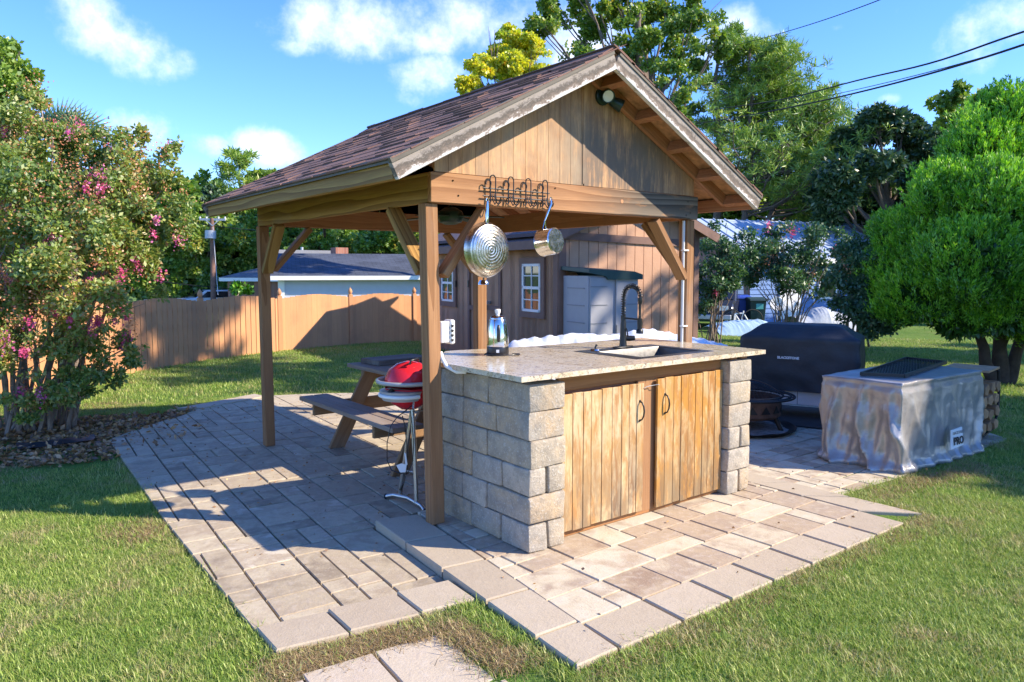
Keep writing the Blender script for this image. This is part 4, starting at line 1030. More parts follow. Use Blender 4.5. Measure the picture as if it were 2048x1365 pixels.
MB().tube([p+Vector((0, 0, -.002)) for p in pl], .013, 8).build('panel_rim', MAT['whiteplastic'], cp, 50)
kb = c0+a0*.09+Vector((0, 0, .02)); MB().lathe([(0, .03), (.028, .025), (.036, .0), (.036, -.02)], 18, Matrix.Translation(kb) @ Matrix.Rotation(R_(-35), 4, 'Y')).build('dial', MAT['blackplastic'], cp, 40)
MB().tube([(gx-.05, gy-.17, zc-.06), (gx-.08, gy-.20, zc-.12), (gx-.05, gy-.18, zc-.15), (gx+.06, gy-.18, zc-.15), (gx+.09, gy-.18, zc-.11), (gx+.09, gy-.16, zc-.05)], .008, 8).build('rail', MAT['steel'], gr, 50)
zg = -.035
MB().tube([(gx-.08, gy+.27, zg+.002), (gx-.045, gy+.20, zg+.02), (gx-.02, gy, zg+.035), (gx-.01, gy-.20, zg+.02), (gx-.02, gy-.27, zg+.003)], .017, 10).build('foot_bar', MAT['tubesteel'], gr, 50)
MB().tube([(gx-.02, gy+.14, zg+.03), (gx-.00, gy+.05, .35), (gx+.02, gy-.03, zc-.12)], .019, 10).build('leg', MAT['tubesteel'], gr, 50)
MB().tube([(gx-.01, gy-.12, zg+.03), (gx+.00, gy-.08, .35), (gx+.01, gy-.03, zc-.12)], .019, 10).build('leg', MAT['tubesteel'], gr, 50)
MB().tube([(gx-.00, gy+.10, .18), (gx+.0, gy-.10, .20)], .008, 8).build('crossbar', MAT['tubesteel'], gr, 50)
for y in (.27, -.27): MB().tube([(gx-.08 if y > 0 else gx-.02, gy+y, zg+.002), (gx-.083 if y > 0 else gx-.02, gy+y*1.05, zg+.001)], .020, 10).build('rubber_foot', MAT['rubber'], gr, 50)
def gp(x, y, D=5.0): return PD(x, y, D)
MB().tube([gp(822, 810), gp(800, 825), gp(780, 838), gp(765, 855), gp(756, 890), gp(756, 925), gp(766, 945), gp(790, 952), gp(808, 948), gp(818, 925), gp(820, 890), gp(816, 850), gp(812, 825)], .0042, 6).build('cable', MAT['blackplastic'], gr, 60)
MB().tube([gp(793, 835), gp(799, 855), gp(803, 890), gp(805, 930), gp(803, 950), gp(796, 970), gp(789, 980)], .0042, 6).build('cable', MAT['blackplastic'], gr, 60)
MB().tube([gp(794, 972), gp(790, 979), gp(787, 986)], [.010, .013, .009], 8).build('plug', MAT['blackplastic'], gr, 50)
mb = MB()
for (q, w) in (([(778, 936), (790, 932), (803, 934), (800, 950), (787, 950)], 0), ([(797, 910), (801, 912), (805, 935), (800, 934)], 0)):
    P_ = [gp(x, y, 4.97) for x, y in q]; k = len(P_); off = Vector((.0015, .0015, 0)); mb.add(P_+[p+off for p in P_], [tuple(range(k)), tuple(range(2*k-1, k-1, -1))]+[(i, (i+1) % k, k+(i+1) % k, k+i) for i in range(k)])
mb.build('care_tag', MAT['white'], gr)

gr.scale = (.84, .84, 1); gr.location.x += .035
# ------------------------------------------------------------------ fire pit
fx, fy = 4.12, .55
fp = thing('fire_pit', 'round rusty fire pit with a mesh lid on a low dark tray', 'fire pit', (fx, fy, -.01))
T = Matrix.Translation((fx, fy, 0))
MB().lathe([(.0, .13), (.31, .13), (.345, .16), (.345, .335), (.33, .335), (.33, .17), (0, .15)], 36, T).build('bowl', MAT['rust'], fp, 40)
mb = MB()
for k in range(16):
    a = k*2*math.pi/16; u = Vector((math.cos(a), math.sin(a), 0)); v = Vector((-u.y, u.x, 0)); c = Vector((fx, fy, 0))+u*.349
    mb.add([c-v*.05+Vector((0, 0, .20)), c+v*.05+Vector((0, 0, .20)), c+Vector((0, 0, .275)), c-v*.05+Vector((0, 0, .20))+u*.004, c+v*.05+Vector((0, 0, .20))+u*.004, c+Vector((0, 0, .275))+u*.004], [(3, 4, 5), (0, 2, 1), (0, 1, 4, 3), (1, 2, 5, 4), (2, 0, 3, 5)])
mb.build('cutout_band', MAT['blackiron'], fp)
for r, z in ((.47, .345), (.435, .35), (.36, .352)): MB().tube([(fx+r*math.cos(a), fy+r*math.sin(a), z) for a in np.linspace(0, 2*math.pi, 41)], .011, 8).build('rim_ring', MAT['blackiron'], fp, 60)
mb = MB()
for k in range(12):
    a = k*math.pi/6; mb.tube([(fx+.35*math.cos(a), fy+.35*math.sin(a), .347), (fx+.47*math.cos(a), fy+.47*math.sin(a), .345)], .007, 6)
mb.build('rim_spokes', MAT['blackiron'], fp, 60)
def mesh_screen():
    mb = MB()
    for k in range(26):
        a = k*math.pi/26; pts = []
        for t in np.linspace(-1, 1, 17):
            r = .345*t; pts.append((fx+r*math.cos(a), fy+r*math.sin(a), .36+.13*(1-t*t)))
        mb.tube(pts, .0017, 3, False)
    for t in np.linspace(.08, .95, 15):
        r = .345*t; mb.tube([(fx+r*math.cos(a), fy+r*math.sin(a), .36+.13*(1-t*t)) for a in np.linspace(0, 2*math.pi, 33)], .0017, 3, False)
    return mb
mesh_screen().build('mesh_lid', MAT['blackiron'], fp)
MB().tube([(fx+.345*t*.8, fy-.345*t*.6, .366+.135*(1-t*t)) for t in np.linspace(-1, 1, 17)], .006, 6).build('lid_band', MAT['rust'], fp, 60)
for k in range(4):
    a = k*math.pi/2+.35; u = Vector((math.cos(a), math.sin(a), 0)); c = Vector((fx, fy, 0))
    MB().tube([c+u*.29+Vector((0, 0, .15)), c+u*.36+Vector((0, 0, -.0))], .024, 8).build('leg', MAT['blackiron'], fp, 50)
tr = thing('ash_tray', 'round black tray full of ash under the fire pit', 'tray', (fx, fy, -.01))
mb = MB(); mb.lathe([(0, .0), (.46, .0), (.50, .035), (.49, .035), (.455, .008), (0, .008)], 40, T)
mb.v = [(x+.006*mnoise.noise(Vector((x*9, y*9, 0))), y, z+(.018*mnoise.noise(Vector((x*7, y*7, 3))) if z > .02 else 0)) for x, y, z in mb.v]
mb.build('tray', MAT['blackiron'], tr, 50)
mb = MB(); mb.lathe([(0, .03), (.2, .024), (.36, .014), (.42, .009)], 30, T); mb.v = [(x, y, z+.012*mnoise.noise(Vector((x*14, y*14, 1)))) for x, y, z in mb.v]
mb.build('ash', MAT['ash'], tr, 60)

# ------------------------------------------------------------------ big griddle under a black cover
A = PD(1478, 800, 8.35); Bq = PD(1716, 820, 7.75); A.z = Bq.z = 0
ux = (Bq-A).normalized(); uy = Vector((-ux.y, ux.x, 0)); uy = uy if uy.dot(FW) > 0 else -uy
LW = (Bq-A).length; DWd = .66
gg = thing('covered_griddle', 'large flat top griddle on a white cabinet hidden under a black fitted cover', 'grill', tuple((A+Bq)/2+uy*.33))
def frame_pt(u, v, z): return A+ux*(u*LW)+uy*(v*DWd)+Vector((0, 0, z))
def cover_mesh(nu=76, nv=20):
    # perimeter sheet + roof; u runs along the outline, v down
    mb = MB(); per = []
    def sq(t):
        P4 = [(0, 0), (1, 0), (1, 1), (0, 1)]; Ls = [LW, DWd, LW, DWd]; s = t*sum(Ls); k = 0
        while k < 3 and s > Ls[k]: s -= Ls[k]; k += 1
        f = min(1, s/Ls[k]); a, b = P4[k], P4[(k+1) % 4]; return a[0]+(b[0]-a[0])*f, a[1]+(b[1]-a[1])*f, k
    zt, zb = .865, .30
    rows = []
    for j in range(nv+1):
        v = j/nv; row = []
        for i in range(nu):
            x, y, k = sq(i/nu); cx, cy = x-.5, y-.5; out = 1+.02*v
            f = .012*(1-1.6*abs(math.sin(i*.55+math.sin(v*3)*1.5))**.6)*v+.016*mnoise.noise(Vector((x*7, y*7, v*4)))
            p = frame_pt(.5+cx*out, .5+cy*out, zt-(zt-zb)*v+.012*mnoise.noise(Vector((x*5, y*5, 8)))*(1 if v > .9 else 0))
            d = (ux*cx*2*LW*.5+uy*cy*2*DWd*.5); d = d.normalized(); row.append(p+d*f)
        rows.append(row)
    b = len(mb.v); mb.v += [tuple(p) for r in rows for p in r]
    for j in range(nv):
        for i in range(nu): mb.f.append((j*nu+i, (j+1)*nu+i, (j+1)*nu+(i+1) % nu, j*nu+(i+1) % nu)); mb.mi.append(0)
    # roof: shrink rings up to a ridge plateau
    prev = list(range(nu)); 
    for s, z in ((.985, .885), (.93, .90), (.80, .935), (.66, .985), (.56, 1.015), (.40, 1.025), (.2, 1.028)):
        cur = []
        for i in range(nu):
            x, y, k = sq(i/nu); cx, cy = x-.5, y-.5
            sx_ = 1-(1-s)*.75; sy_ = s
            p = frame_pt(.5+cx*sx_, .5+cy*sy_, z+.008*mnoise.noise(Vector((x*6, y*6, s*5)))); cur.append(len(mb.v)); mb.v.append(tuple(p))
        for i in range(nu): mb.f.append((prev[i], prev[(i+1) % nu], cur[(i+1) % nu], cur[i])); mb.mi.append(0)
        prev = cur
    c = len(mb.v); mb.v.append(tuple(frame_pt(.5, .5, 1.028)))
    for i in range(nu): mb.f.append((prev[i], prev[(i+1) % nu], c)); mb.mi.append(0)
    return mb
gc = cover_mesh().build('cover', MAT['blackcover'], gg, 180)
Mrot = Matrix((ux, uy, Vector((0, 0, 1)))).transposed()
cb = MB().box(frame_pt(.5, .5, .245), (LW*.94, DWd*.8, .20), Mrot).build('cabinet', MAT['white'], gg, None, .006)
for u in (.2, .5, .78): MB().box(frame_pt(u, .098, .245), (.006, .004, .19), Mrot).build('seam', MAT['greyplastic'], cb)
for u, v in ((.06, .14), (.94, .14), (.06, .86), (.94, .86)):
    MB().box(frame_pt(u, v, .13), (.045, .045, .20), Mrot).build('leg', MAT['white'], gg)
    w = frame_pt(u, v, .03); wh = MB().tube([w-uy*.016, w+uy*.016], .036, 18).build('wheel', MAT['rubber'], gg, 50); MB().tube([w-uy*.018, w+uy*.018], .016, 12).build('hub', MAT['galv'], wh, 50)
MB().box(frame_pt(.94, .02, .84), (.012, .006, .05), Mrot).build('zip_pull', MAT['inkpale'], gc)
def text(name, body, size, origin, xdir, ydir, mat, parent, depth=.0006, shear=0, bold=0):
    cu = bpy.data.curves.new(name, 'FONT'); cu.body = body; cu.size = size; cu.extrude = depth; cu.offset = bold; cu.resolution_u = 3
    o = bpy.data.objects.new(name, cu); COL.objects.link(o); bpy.context.view_layer.update()
    me = bpy.data.meshes.new_from_object(o.evaluated_get(bpy.context.evaluated_depsgraph_get())); bpy.data.objects.remove(o)
    xd = Vector(xdir).normalized(); yd = Vector(ydir).normalized(); zd = xd.cross(yd)
    Mw = Matrix((xd, yd, zd)).transposed().to_4x4(); Mw.translation = origin
    me.materials.clear(); me.materials.append(mat); return place(bpy.data.objects.new(name, me), parent, Mw)
text('lettering', 'BLACKSTONE', .036, frame_pt(.33, -.030, .655), ux, (0, 0, 1), MAT['inkpale'], gc, .002, bold=.002)
gm = thing('grill_mat', 'black rubber mat on the pavers under the covered griddle', 'mat', tuple((A+Bq)/2))
MB().box(frame_pt(.5, .30, .0), (LW+.22, 1.2, .010), Mrot).build('mat', MAT['mat'], gm)

# ------------------------------------------------------------------ grey covered cooker with a grate on top
GC = [Vector((3.60, -.55, 0)), Vector((3.63, -1.22, 0)), Vector((5.02, -1.30, 0)), Vector((5.15, -.55, 0))]
gcv = thing('covered_grill', 'low grill draped in a rumpled grey silver cover with a printed patch', 'grill', (4.35, -.9, -.02))
def drape():
    nu, nv = 260, 30; L4 = [(GC[(k+1) % 4]-GC[k]).length for k in range(4)]; tot = sum(L4); ctr_ = sum(GC, Vector())/4
    def at(t):
        s = t*tot; k = 0
        while k < 3 and s > L4[k]: s -= L4[k]; k += 1
        return GC[k].lerp(GC[(k+1) % 4], min(1, s/L4[k])), k, s/L4[k]
    mb = MB(); zt = .70
    for j in range(nv+1):
        v = j/nv
        for i in range(nu):
            p, k, f = at(i/nu); pn, _, _ = at(((i+2) % nu)/nu); pp, _, _ = at(((i-2) % nu)/nu)
            t = (pn-pp).normalized(); d = Vector((t.y, -t.x, 0)); d = d if d.dot(p-ctr_) > 0 else -d
            s = i/nu*tot
            side = 1.0 if k == 0 else (.33 if k == 1 else .6)
            w1 = math.sin(s*13+1.9*math.sin(v*2.2+s*2)); w2 = math.sin(s*31+1.3+v*3)
            fold = ((1-abs(w1)**.6*1.7)*.070+(1-abs(w2)**.7*1.6)*.018)*side*min(1, (v*1.6)**.7)
            crease = .020*mnoise.noise(Vector((s*9, v*7, 2)))*side+.03*mnoise.noise(Vector((s*4, v*3, 5)))*v
            flare = .055*max(0, v-.78)+.02*v+.035*math.exp(-((v-.96)/.04)**2)
            z = zt-(zt+.005)*v-.01
            q = p+d*(fold+crease+flare-.015*(1 if v < .04 else 0)); 
            mb.v.append((q.x, q.y, max(z, -.012)+(.02*mnoise.noise(Vector((s*3, 1, 1))) if v < .2 else 0)*(1-v*5)*.5))
    for j in range(nv):
        for i in range(nu): mb.f.append((j*nu+i, j*nu+(i+1) % nu, (j+1)*nu+(i+1) % nu, (j+1)*nu+i)); mb.mi.append(0)
    prev = list(range(nu))
    for s_, z in ((.99, .712), (.95, .718), (.8, .715), (.55, .712), (.28, .712)):
        cur = []
        for i in range(nu):
            p, k, f = at(i/nu); q = ctr_+(p-ctr_)*s_; cur.append(len(mb.v)); mb.v.append((q.x, q.y, z+.008*mnoise.noise(Vector((q.x*5, q.y*5, 0)))))
        for i in range(nu): mb.f.append((prev[i], cur[i], cur[(i+1) % nu], prev[(i+1) % nu])); mb.mi.append(0)
        prev = cur
    c = len(mb.v); mb.v.append((ctr_.x, ctr_.y, .712))
    for i in range(nu): mb.f.append((prev[i], c, prev[(i+1) % nu])); mb.mi.append(0)
    me = mb.mesh('cover', 180)
    bm = bmesh.new(); bm.from_mesh(me); bmesh.ops.recalc_face_normals(bm, faces=bm.faces); bm.to_mesh(me); bm.free(); me.shade_smooth()
    return me
cvr = mkob('cover', drape(), MAT['greycover'], gcv)
fr0 = GC[1]; fd = (GC[2]-GC[1]).normalized(); fo = Vector((fd.y, -fd.x, 0))
def onf(u, z, off=.075): return fr0+fd*u+fo*off+Vector((0, 0, z))
mb = MB(); q = [onf(.60, .125, .115), onf(.81, .14, .115), onf(.81, .29, .098), onf(.63, .28, .098)]
mb.add(q+[p-fo*.01 for p in q], [(0, 1, 2, 3), (7, 6, 5, 4), (0, 4, 5, 1), (1, 5, 6, 2), (2, 6, 7, 3), (3, 7, 4, 0)])
pch = mb.build('patch', MAT['white'], cvr)
text('lettering', 'BACKYARD', .036, onf(.638, .243, .108), fd, (0, 0, 1), MAT['inkpale' if 0 else 'greyplastic'], pch, .001)
text('lettering', 'PRO', .088, onf(.640, .158, .118), fd, Vector((0, 0, 1))+fo*-.1, MAT['ink'], pch, .001, bold=.003)
gt = thing('grill_grate', 'black rectangular expanded metal grate lying on the grey cover', 'grate', (4.3, -.9, .72))
gq = [PZ(1722, 748, .735), PZ(1808, 752, .735), PZ(1892, 725, .735), PZ(1812, 717, .735)]
for a, b in zip(gq, gq[1:]+gq[:1]): MB().bar(a, b, .018, .030).build('frame_bar', MAT['black'], gt)
mb = MB()
for k in range(1, 30):
    t = k/30
    def bil(u, v): return (gq[0].lerp(gq[1], u)).lerp(gq[3].lerp(gq[2], u), v)
    for s in (0, 1):
        pts = []
        for w in np.linspace(0, 1, 9):
            u = t*2-w if s == 0 else t*2-1+w
            if 0 <= u <= 1: pts.append(bil(u, w))
        if len(pts) > 1: mb.tube(pts, .0028, 4, False)
mb.build('expanded_mesh', MAT['black'], gt)

# ------------------------------------------------------------------ firewood rack
lr = thing('log_rack', 'black hoop rack holding split firewood behind the grey covered grill', 'rack', (5.75, -1.1, 0))
lc = Vector((5.48, -1.0, 0))
for dy in (-.16, .2):
    pts = [lc+Vector((.30, dy, .64)), lc+Vector((.34, dy, .45)), lc+Vector((.34, dy, .22)), lc+Vector((.22, dy, .07)), lc+Vector((0, dy, .03)), lc+Vector((-.25, dy, .07)), lc+Vector((-.3, dy, .3)), lc+Vector((-.3, dy, .6))]
    MB().tube(pts, .014, 8).build('hoop', MAT['blackiron'], lr, 60)
for z in (.64, .45, .22): MB().tube([lc+Vector((.34 if z < .6 else .3, -.16, z)), lc+Vector((.34 if z < .6 else .3, .2, z))], .012, 8).build('crossbar', MAT['blackiron'], lr, 50)
fwm = None
for k in range(16):
    a, b = k % 4, k//4
    mb = MB().prism([(0, -.05), (.06, -.02), (.05, .045), (-.03, .05), (-.055, .0)], 'y', -.21, .21)
    if fwm is None: fwm = mb.mesh('log', None, .004); fwm.materials.append(MAT['firewood'])
    o = bpy.data.objects.new('firewood_log', fwm); tag(o, 'split log number %s' % '') if 0 else None
    w_ = thing.__defaults__
    COL.objects.link(o); o.matrix_basis = Matrix.Translation(lc+Vector((-.2+a*.14+(b % 2)*.03, .02, .12+b*.125))) @ Matrix.Rotation(random.uniform(0, 6), 4, 'Y') @ Matrix.Rotation(random.uniform(-.08, .08), 4, 'Z'); WM[o] = o.matrix_basis.copy()
    tag(o, '%s split log, %s in the hoop rack stack' % (['bottom row', 'second row from the bottom', 'third row from the bottom', 'top row'][b], ['leftmost', 'second from left', 'second from right', 'rightmost'][a]), 'log', 'split logs in the hoop rack')
bd = MB().box(lc+Vector((.12, .02, .66)), (.46, .4, .02), Matrix.Rotation(R_(8), 3, 'Z')).build('board', MAT['firewood']); tag(bd, 'thin pale board lying across the top of the log rack', 'board')

# ------------------------------------------------------------------ white sheet behind the counter
def sheet(name, label, cat, px, mat, depth, lo, wd, seed, kind=None):
    """a long low heap under a plastic sheet; px: profile pixels of its top edge"""
    n = 90; m2 = 22; mb = MB(); xs = [p[0] for p in px]
    for i in range(n+1):
        x = xs[0]+(xs[-1]-xs[0])*i/n; y = np.interp(x, xs, [p[1] for p in px]); D = depth[0]+(depth[1]-depth[0])*i/n
        t = PD(x, y, D); g = tz(t.x, t.y); w = FW.copy(); w.z = 0; w.normalize()
        for j in range(m2+1):
            v = j/m2*2-1; h = (t.z-g)*(1-abs(v)**2.6); h = max(h, 0)+(.03*mnoise.noise(Vector((i*.35, v*3, seed)))-.055*abs(mnoise.noise(Vector((i*.10+v*1.2, v*1.5, seed+4))))-.02*abs(mnoise.noise(Vector((i*.25-v*2, v*3, seed+8)))))*(1-abs(v))
            q = Vector((t.x, t.y, 0))+w*(v*wd); mb.v.append((q.x, q.y, g+h+.01))
    for i in range(n):
        for j in range(m2): a = i*(m2+1)+j; mb.f.append((a, a+m2+1, a+m2+2, a+1)); mb.mi.append(0)
    o = mb.build(name, mat, None, 180); tag(o, label, cat); return o
sheet('tarp', 'long white plastic sheet draped over a low heap behind the counter', 'tarp', [(1005, 696), (1030, 682), (1080, 674), (1160, 668), (1220, 672), (1290, 659), (1350, 667), (1428, 683), (1450, 690)], MAT['tarp'], (8.8, 8.8), 0, .7, 4)

# ------------------------------------------------------------------ shed with leaning storage cabinet
D1 = 17.2; PA = PD(862, 600, D1); PC = PD(1118, 600, 12.4); PA.z = PC.z = 0
fdir = (PC-PA).normalized(); fn = Vector((fdir.y, -fdir.x, 0)); fn = fn if fn.dot(CP-PA) > 0 else -fn
gdir = -fn; GL = 5.6                         # gable wall runs to the right, away from the facade
def ray_plane(x, y, P0, nrm): d = ray(x, y); t = (P0-CP).dot(nrm)/d.dot(nrm); return CP+d*t
def F_(x, y, off=0): return ray_plane(x, y, PA+fn*off, fn)
gn = -fdir if (-fdir).dot(CP-PC) > 0 else fdir
gn = fdir if fdir.dot(CP-PC) > 0 else -fdir
def G_(x, y, off=0): return ray_plane(x, y, PC+gn*off, gn)
shed = thing('garden_shed', 'tan wooden garden shed with brown trim, double doors and two white windows', 'shed', tuple((PA+PC)/2), 0)
zbase = -.36
e0 = F_(875, 487); e1 = F_(1110, 487); zE = (F_(1060, 487).z)
GR = G_(1395, 600); GR.z = 0; GW = (GR-PC).length; gdir = (GR-PC).normalized()
def wall_strips(P0, dr, length, z0, ztop, nrm, pitch, holes=(), name='siding'):
    mb = MB(); u = 0
    while u < length:
        u2 = min(u+pitch, length); g = .006
        segs = [(z0, None)]
        a, b = u+g, u2-g
        hz = [h for h in holes if h[0] < b and h[1] > a]
        zs = []
        if hz: h = hz[0]; zs = [(z0, h[2], h[2]), (h[3], ztop(a), ztop(b))]
        else: zs = [(z0, ztop(a), ztop(b))]
        for (zl, za, zb2) in zs:
            p = [P0+dr*a, P0+dr*b]
            V = [Vector((p[0].x, p[0].y, zl)), Vector((p[1].x, p[1].y, zl)), Vector((p[1].x, p[1].y, zb2)), Vector((p[0].x, p[0].y, za))]
            mb.add(V+[v-nrm*.02 for v in V], [(0, 1, 2, 3), (7, 6, 5, 4), (0, 4, 5, 1), (1, 5, 6, 2), (2, 6, 7, 3), (3, 7, 4, 0)])
        u = u2
    return mb
FLn = (PC-PA).length
w = wall_strips(PA, fdir, FLn, zbase, lambda q: zE-.02, fn, .2).build('siding', MAT['shed'], shed)
V = [PA-fn*.018, PC-fn*.018]
MB().add([V[0]+Vector((0, 0, zbase)), V[1]+Vector((0, 0, zbase)), V[1]+Vector((0, 0, zE)), V[0]+Vector((0, 0, zE))], [(0, 1, 2, 3)]).build('backing', MAT['shedtrim'], shed)
apx = GW*.52; zEv = zE+.0
def gtop(u): return (G_(1255, 388).z) - abs(u-apx)*.42
w = wall_strips(PC, gdir, GW, zbase, gtop, gn, .2).build('siding', MAT['shed'], shed)
mb = MB(); mb.add([PC-gn*.018+Vector((0, 0, zbase)), PC+gdir*GW-gn*.018+Vector((0, 0, zbase)), PC+gdir*GW-gn*.018+Vector((0, 0, gtop(GW))), PC+gdir*apx-gn*.018+Vector((0, 0, gtop(apx))), PC-gn*.018+Vector((0, 0, gtop(0)))], [(0, 1, 2, 3, 4)])
mb.build('backing', MAT['shedtrim'], shed)
# back walls so that the building is closed
BK = -gn*5.5
mb = MB(); z1_ = gtop(0); 
for a, b in ((PC+gdir*GW, PC+gdir*GW+BK), (PC+BK+gdir*GW, PC+BK), (PC+BK, PC)):
    mb.add([a+Vector((0, 0, zbase)), b+Vector((0, 0, zbase)), b+Vector((0, 0, z1_-.02)), a+Vector((0, 0, z1_-.02))], [(0, 1, 2, 3)])
mb.build('rear_wall', MAT['shed'], shed)
def bar2(p0, p1, w_, h_, mt, par, nm): return MB().bar(p0, p1, w_, h_, up=(0, 0, 1)).build(nm, MAT[mt], par)
trm = lambda x, ya, yb, f=F_, w_=.10, nm='trim': MB().bar(f(x, ya, .012), f(x, yb, .012), w_, .03, up=fn if f is F_ else gn).build(nm, MAT['shedtrim'], shed)
def vtrim(f, x, z0, z1, w_=.10, off=.015, nm='trim', mt='shedtrim', par=None):
    p = f(x, 600, off); dr = fdir if f is F_ else gdir; nr = fn if f is F_ else gn
    q = Matrix((dr, nr, Vector((0, 0, 1)))).transposed()
    return MB().box((p.x, p.y, (z0+z1)/2), (w_, .03, z1-z0), q).build(nm, MAT[mt], par or shed)
vtrim(F_, 1112, zbase, zE, .14, .018); vtrim(G_, 1124, zbase, gtop(.1), .14, .018); vtrim(G_, 1391, zbase, gtop(GW-.1), .12, .018)
for x in (938, 968, 1000): vtrim(F_, x, zbase+.1, F_(x, 505).z, .09, .02)
z9 = F_(970, 505).z; p, q = F_(935, 500, .02), F_(1004, 500, .02); p.z = q.z = z9; MB().bar(p, q, .03, .1, up=(0, 0, 1)).build('trim', MAT['shedtrim'], shed)
for x0, x1, yy in ((940, 966, 615), (970, 998, 615)):
    p, q = F_(x0, yy, .02), F_(x1, yy, .02); q.z = p.z; MB().bar(p, q, .03, .09).build('door_rail', MAT['shedtrim'], shed)
for x, y in ((975, 605), (969, 614)): 
    p = F_(x, y, .06); MB().box(p, (.09, .09, .06)).build('door_latch', MAT['galv'], shed)
for x, y in ((937, 568), (911, 568)): MB().box(F_(x, y, .04), (.04, .04, .14)).build('hinge', MAT['black'], shed)
p, q = G_(1120, 471, .02), G_(1385, 488, .02); MB().bar(p, q, .03, .13).build('trim', MAT['shedtrim'], shed)
# windows
def shed_window(xa, xb, yt, yb_):
    a, b = F_(xa, yb_, .03), F_(xb, yb_, .03); zt_ = F_((xa+xb)/2, yt, .03).z; zb_ = F_((xa+xb)/2, yb_, .03).z
    q = Matrix((fdir, fn, Vector((0, 0, 1)))).transposed(); c = (a+b)/2; wdt = (b-a).length; h = zt_-zb_; c.z = (zt_+zb_)/2
    fr = MB(); t = .11
    for (du, dz, ww, hh) in ((0, h/2+t/2, wdt+2*t, t), (0, -h/2-t/2, wdt+2*t, t), (-wdt/2-t/2, 0, t, h), (wdt/2+t/2, 0, t, h)): fr.box(c+fdir*du+Vector((0, 0, dz))-fn*.005, (ww, .04, hh), q)
    f = fr.build('window', MAT['shedtrim'], shed)
    wf = MB(); t = .045
    for (du, dz, ww, hh) in ((0, h/2-t/2, wdt, t), (0, -h/2+t/2, wdt, t), (-wdt/2+t/2, 0, t, h), (wdt/2-t/2, 0, t, h), (0, 0, wdt, .05)): wf.box(c+fdir*du+Vector((0, 0, dz))+fn*.01, (ww, .035, hh), q)
    for dz in (h/4, -h/4): wf.box(c+Vector((0, 0, dz))+fn*.008, (wdt, .018, .018), q)
    wf.box(c+fn*.008, (.018, .018, h), q)
    wf.build('frame', MAT['white'], f)
    for sx_ in (-1, 1):
        for k in range(4): MB().box(c+fdir*(sx_*wdt/4)+Vector((0, 0, h*(-3/8+k/4)))-fn*.002+fn*.0, (wdt/2-.03, .006, h/4-.02), q).build('pane', MAT['glasspane'], f)
shed_window(885, 908, 529, 603); shed_window(1046, 1082, 528, 624)
# roofs
mb = MB(); r0_, r1_ = PA-fdir*.2, PC+fdir*.0
o_ = fn*.28; up2 = -fn*2.6+Vector((0, 0, .95)); 
for th in (0,):
    a, b = r0_+o_+Vector((0, 0, zE-.02)), r1_+o_+Vector((0, 0, zE-.02)); c, d = b+up2, a+up2
    mb.add([a, b, c, d]+[x+Vector((0, 0, .05)) for x in (a, b, c, d)], [(3, 2, 1, 0), (4, 5, 6, 7), (0, 1, 5, 4), (1, 2, 6, 5), (2, 3, 7, 6), (3, 0, 4, 7)])
mb.build('roof', MAT['shedroof'], shed)
MB().bar(r0_+fn*.29+Vector((0, 0, zE-.05)), r1_+fn*.29+Vector((0, 0, zE-.05)), .03, .15).build('fascia', MAT['shedtrim'], shed)
for s in (0, 1):
    mb = MB(); ua, ub = (apx, -.25) if s == 0 else (apx, GW+.25)
    a, b = PC+gdir*ua+gn*.25+Vector((0, 0, gtop(ua)+.02)), PC+gdir*ub+gn*.25+Vector((0, 0, gtop(ub)+.02)); c, d = b+BK-gn*.4, a+BK-gn*.4
    mb.add([a, b, c, d]+[x+Vector((0, 0, .06)) for x in (a, b, c, d)], [(3, 2, 1, 0), (4, 5, 6, 7), (0, 1, 5, 4), (1, 2, 6, 5), (2, 3, 7, 6), (3, 0, 4, 7)])
    mb.build('roof', MAT['shedroof'], shed)
    MB().bar(a-Vector((0, 0, .05))+gn*.01, b-Vector((0, 0, .05))+gn*.01, .03, .15).build('fascia', MAT['shedtrim'], shed)
# resin storage cabinet
sb = thing('storage_cabinet', 'grey resin storage cabinet with a dark green lid against the shed', 'cabinet', tuple(G_(1200, 680)))
a, b = G_(1176, 600, .78), G_(1277, 600, .78); a.z = b.z = 0; cd_ = (b-a).normalized(); cn_ = Vector((cd_.y, -cd_.x, 0)); cn_ = cn_ if cn_.dot(CP-a) > 0 else -cn_
zc1 = G_(1200, 552, .55).z; WL = (b-a).length
q = Matrix((cd_, cn_, Vector((0, 0, 1)))).transposed()
body = MB().box((a+b)/2-cn_*.37+Vector((0, 0, (zc1-.35)/2)), (WL-.02, .72, zc1+.35), q).build('cabinet_body', MAT['storage'], sb)
for j in range(7): MB().box(a+cd_*.008-cn_*.36+Vector((0, 0, zc1-.2-j*.28)), (.014, .5, .018), q).build('groove', MAT['greyplastic'], body)
for k in range(2):
    c = a+cd_*(WL*(.25+.5*k))+Vector((0, 0, (zc1-.35)/2)); dw = WL/2-.06
    d_ = MB().box(c+cn_*.0, (dw, .05, zc1+.30), q).build('door', MAT['storage'], sb, None, .008)
    for j in range(6): MB().box(c+cn_*.027+cd_*(-.06 if k == 0 else .1)+Vector((0, 0, (zc1+.3)*(.5-.08-j*.16))), (dw*(.72 if k == 0 else .55), .012, .016), q).build('groove', MAT['greyplastic'], d_)
MB().box(a+cd_*(WL*.54)+cn_*.04+Vector((0, 0, zc1*.38)), (.03, .03, .3), q).build('door_pull', MAT['greyplastic'], sb)
mb = MB(); prof = [(-.03, .02), (.15, .06), (.45, .0), (.55, -.01), (1.03, -.02), (1.03, .06), (.6, .12), (.3, .16), (-.03, .13)]
mb = MB(); L_ = []
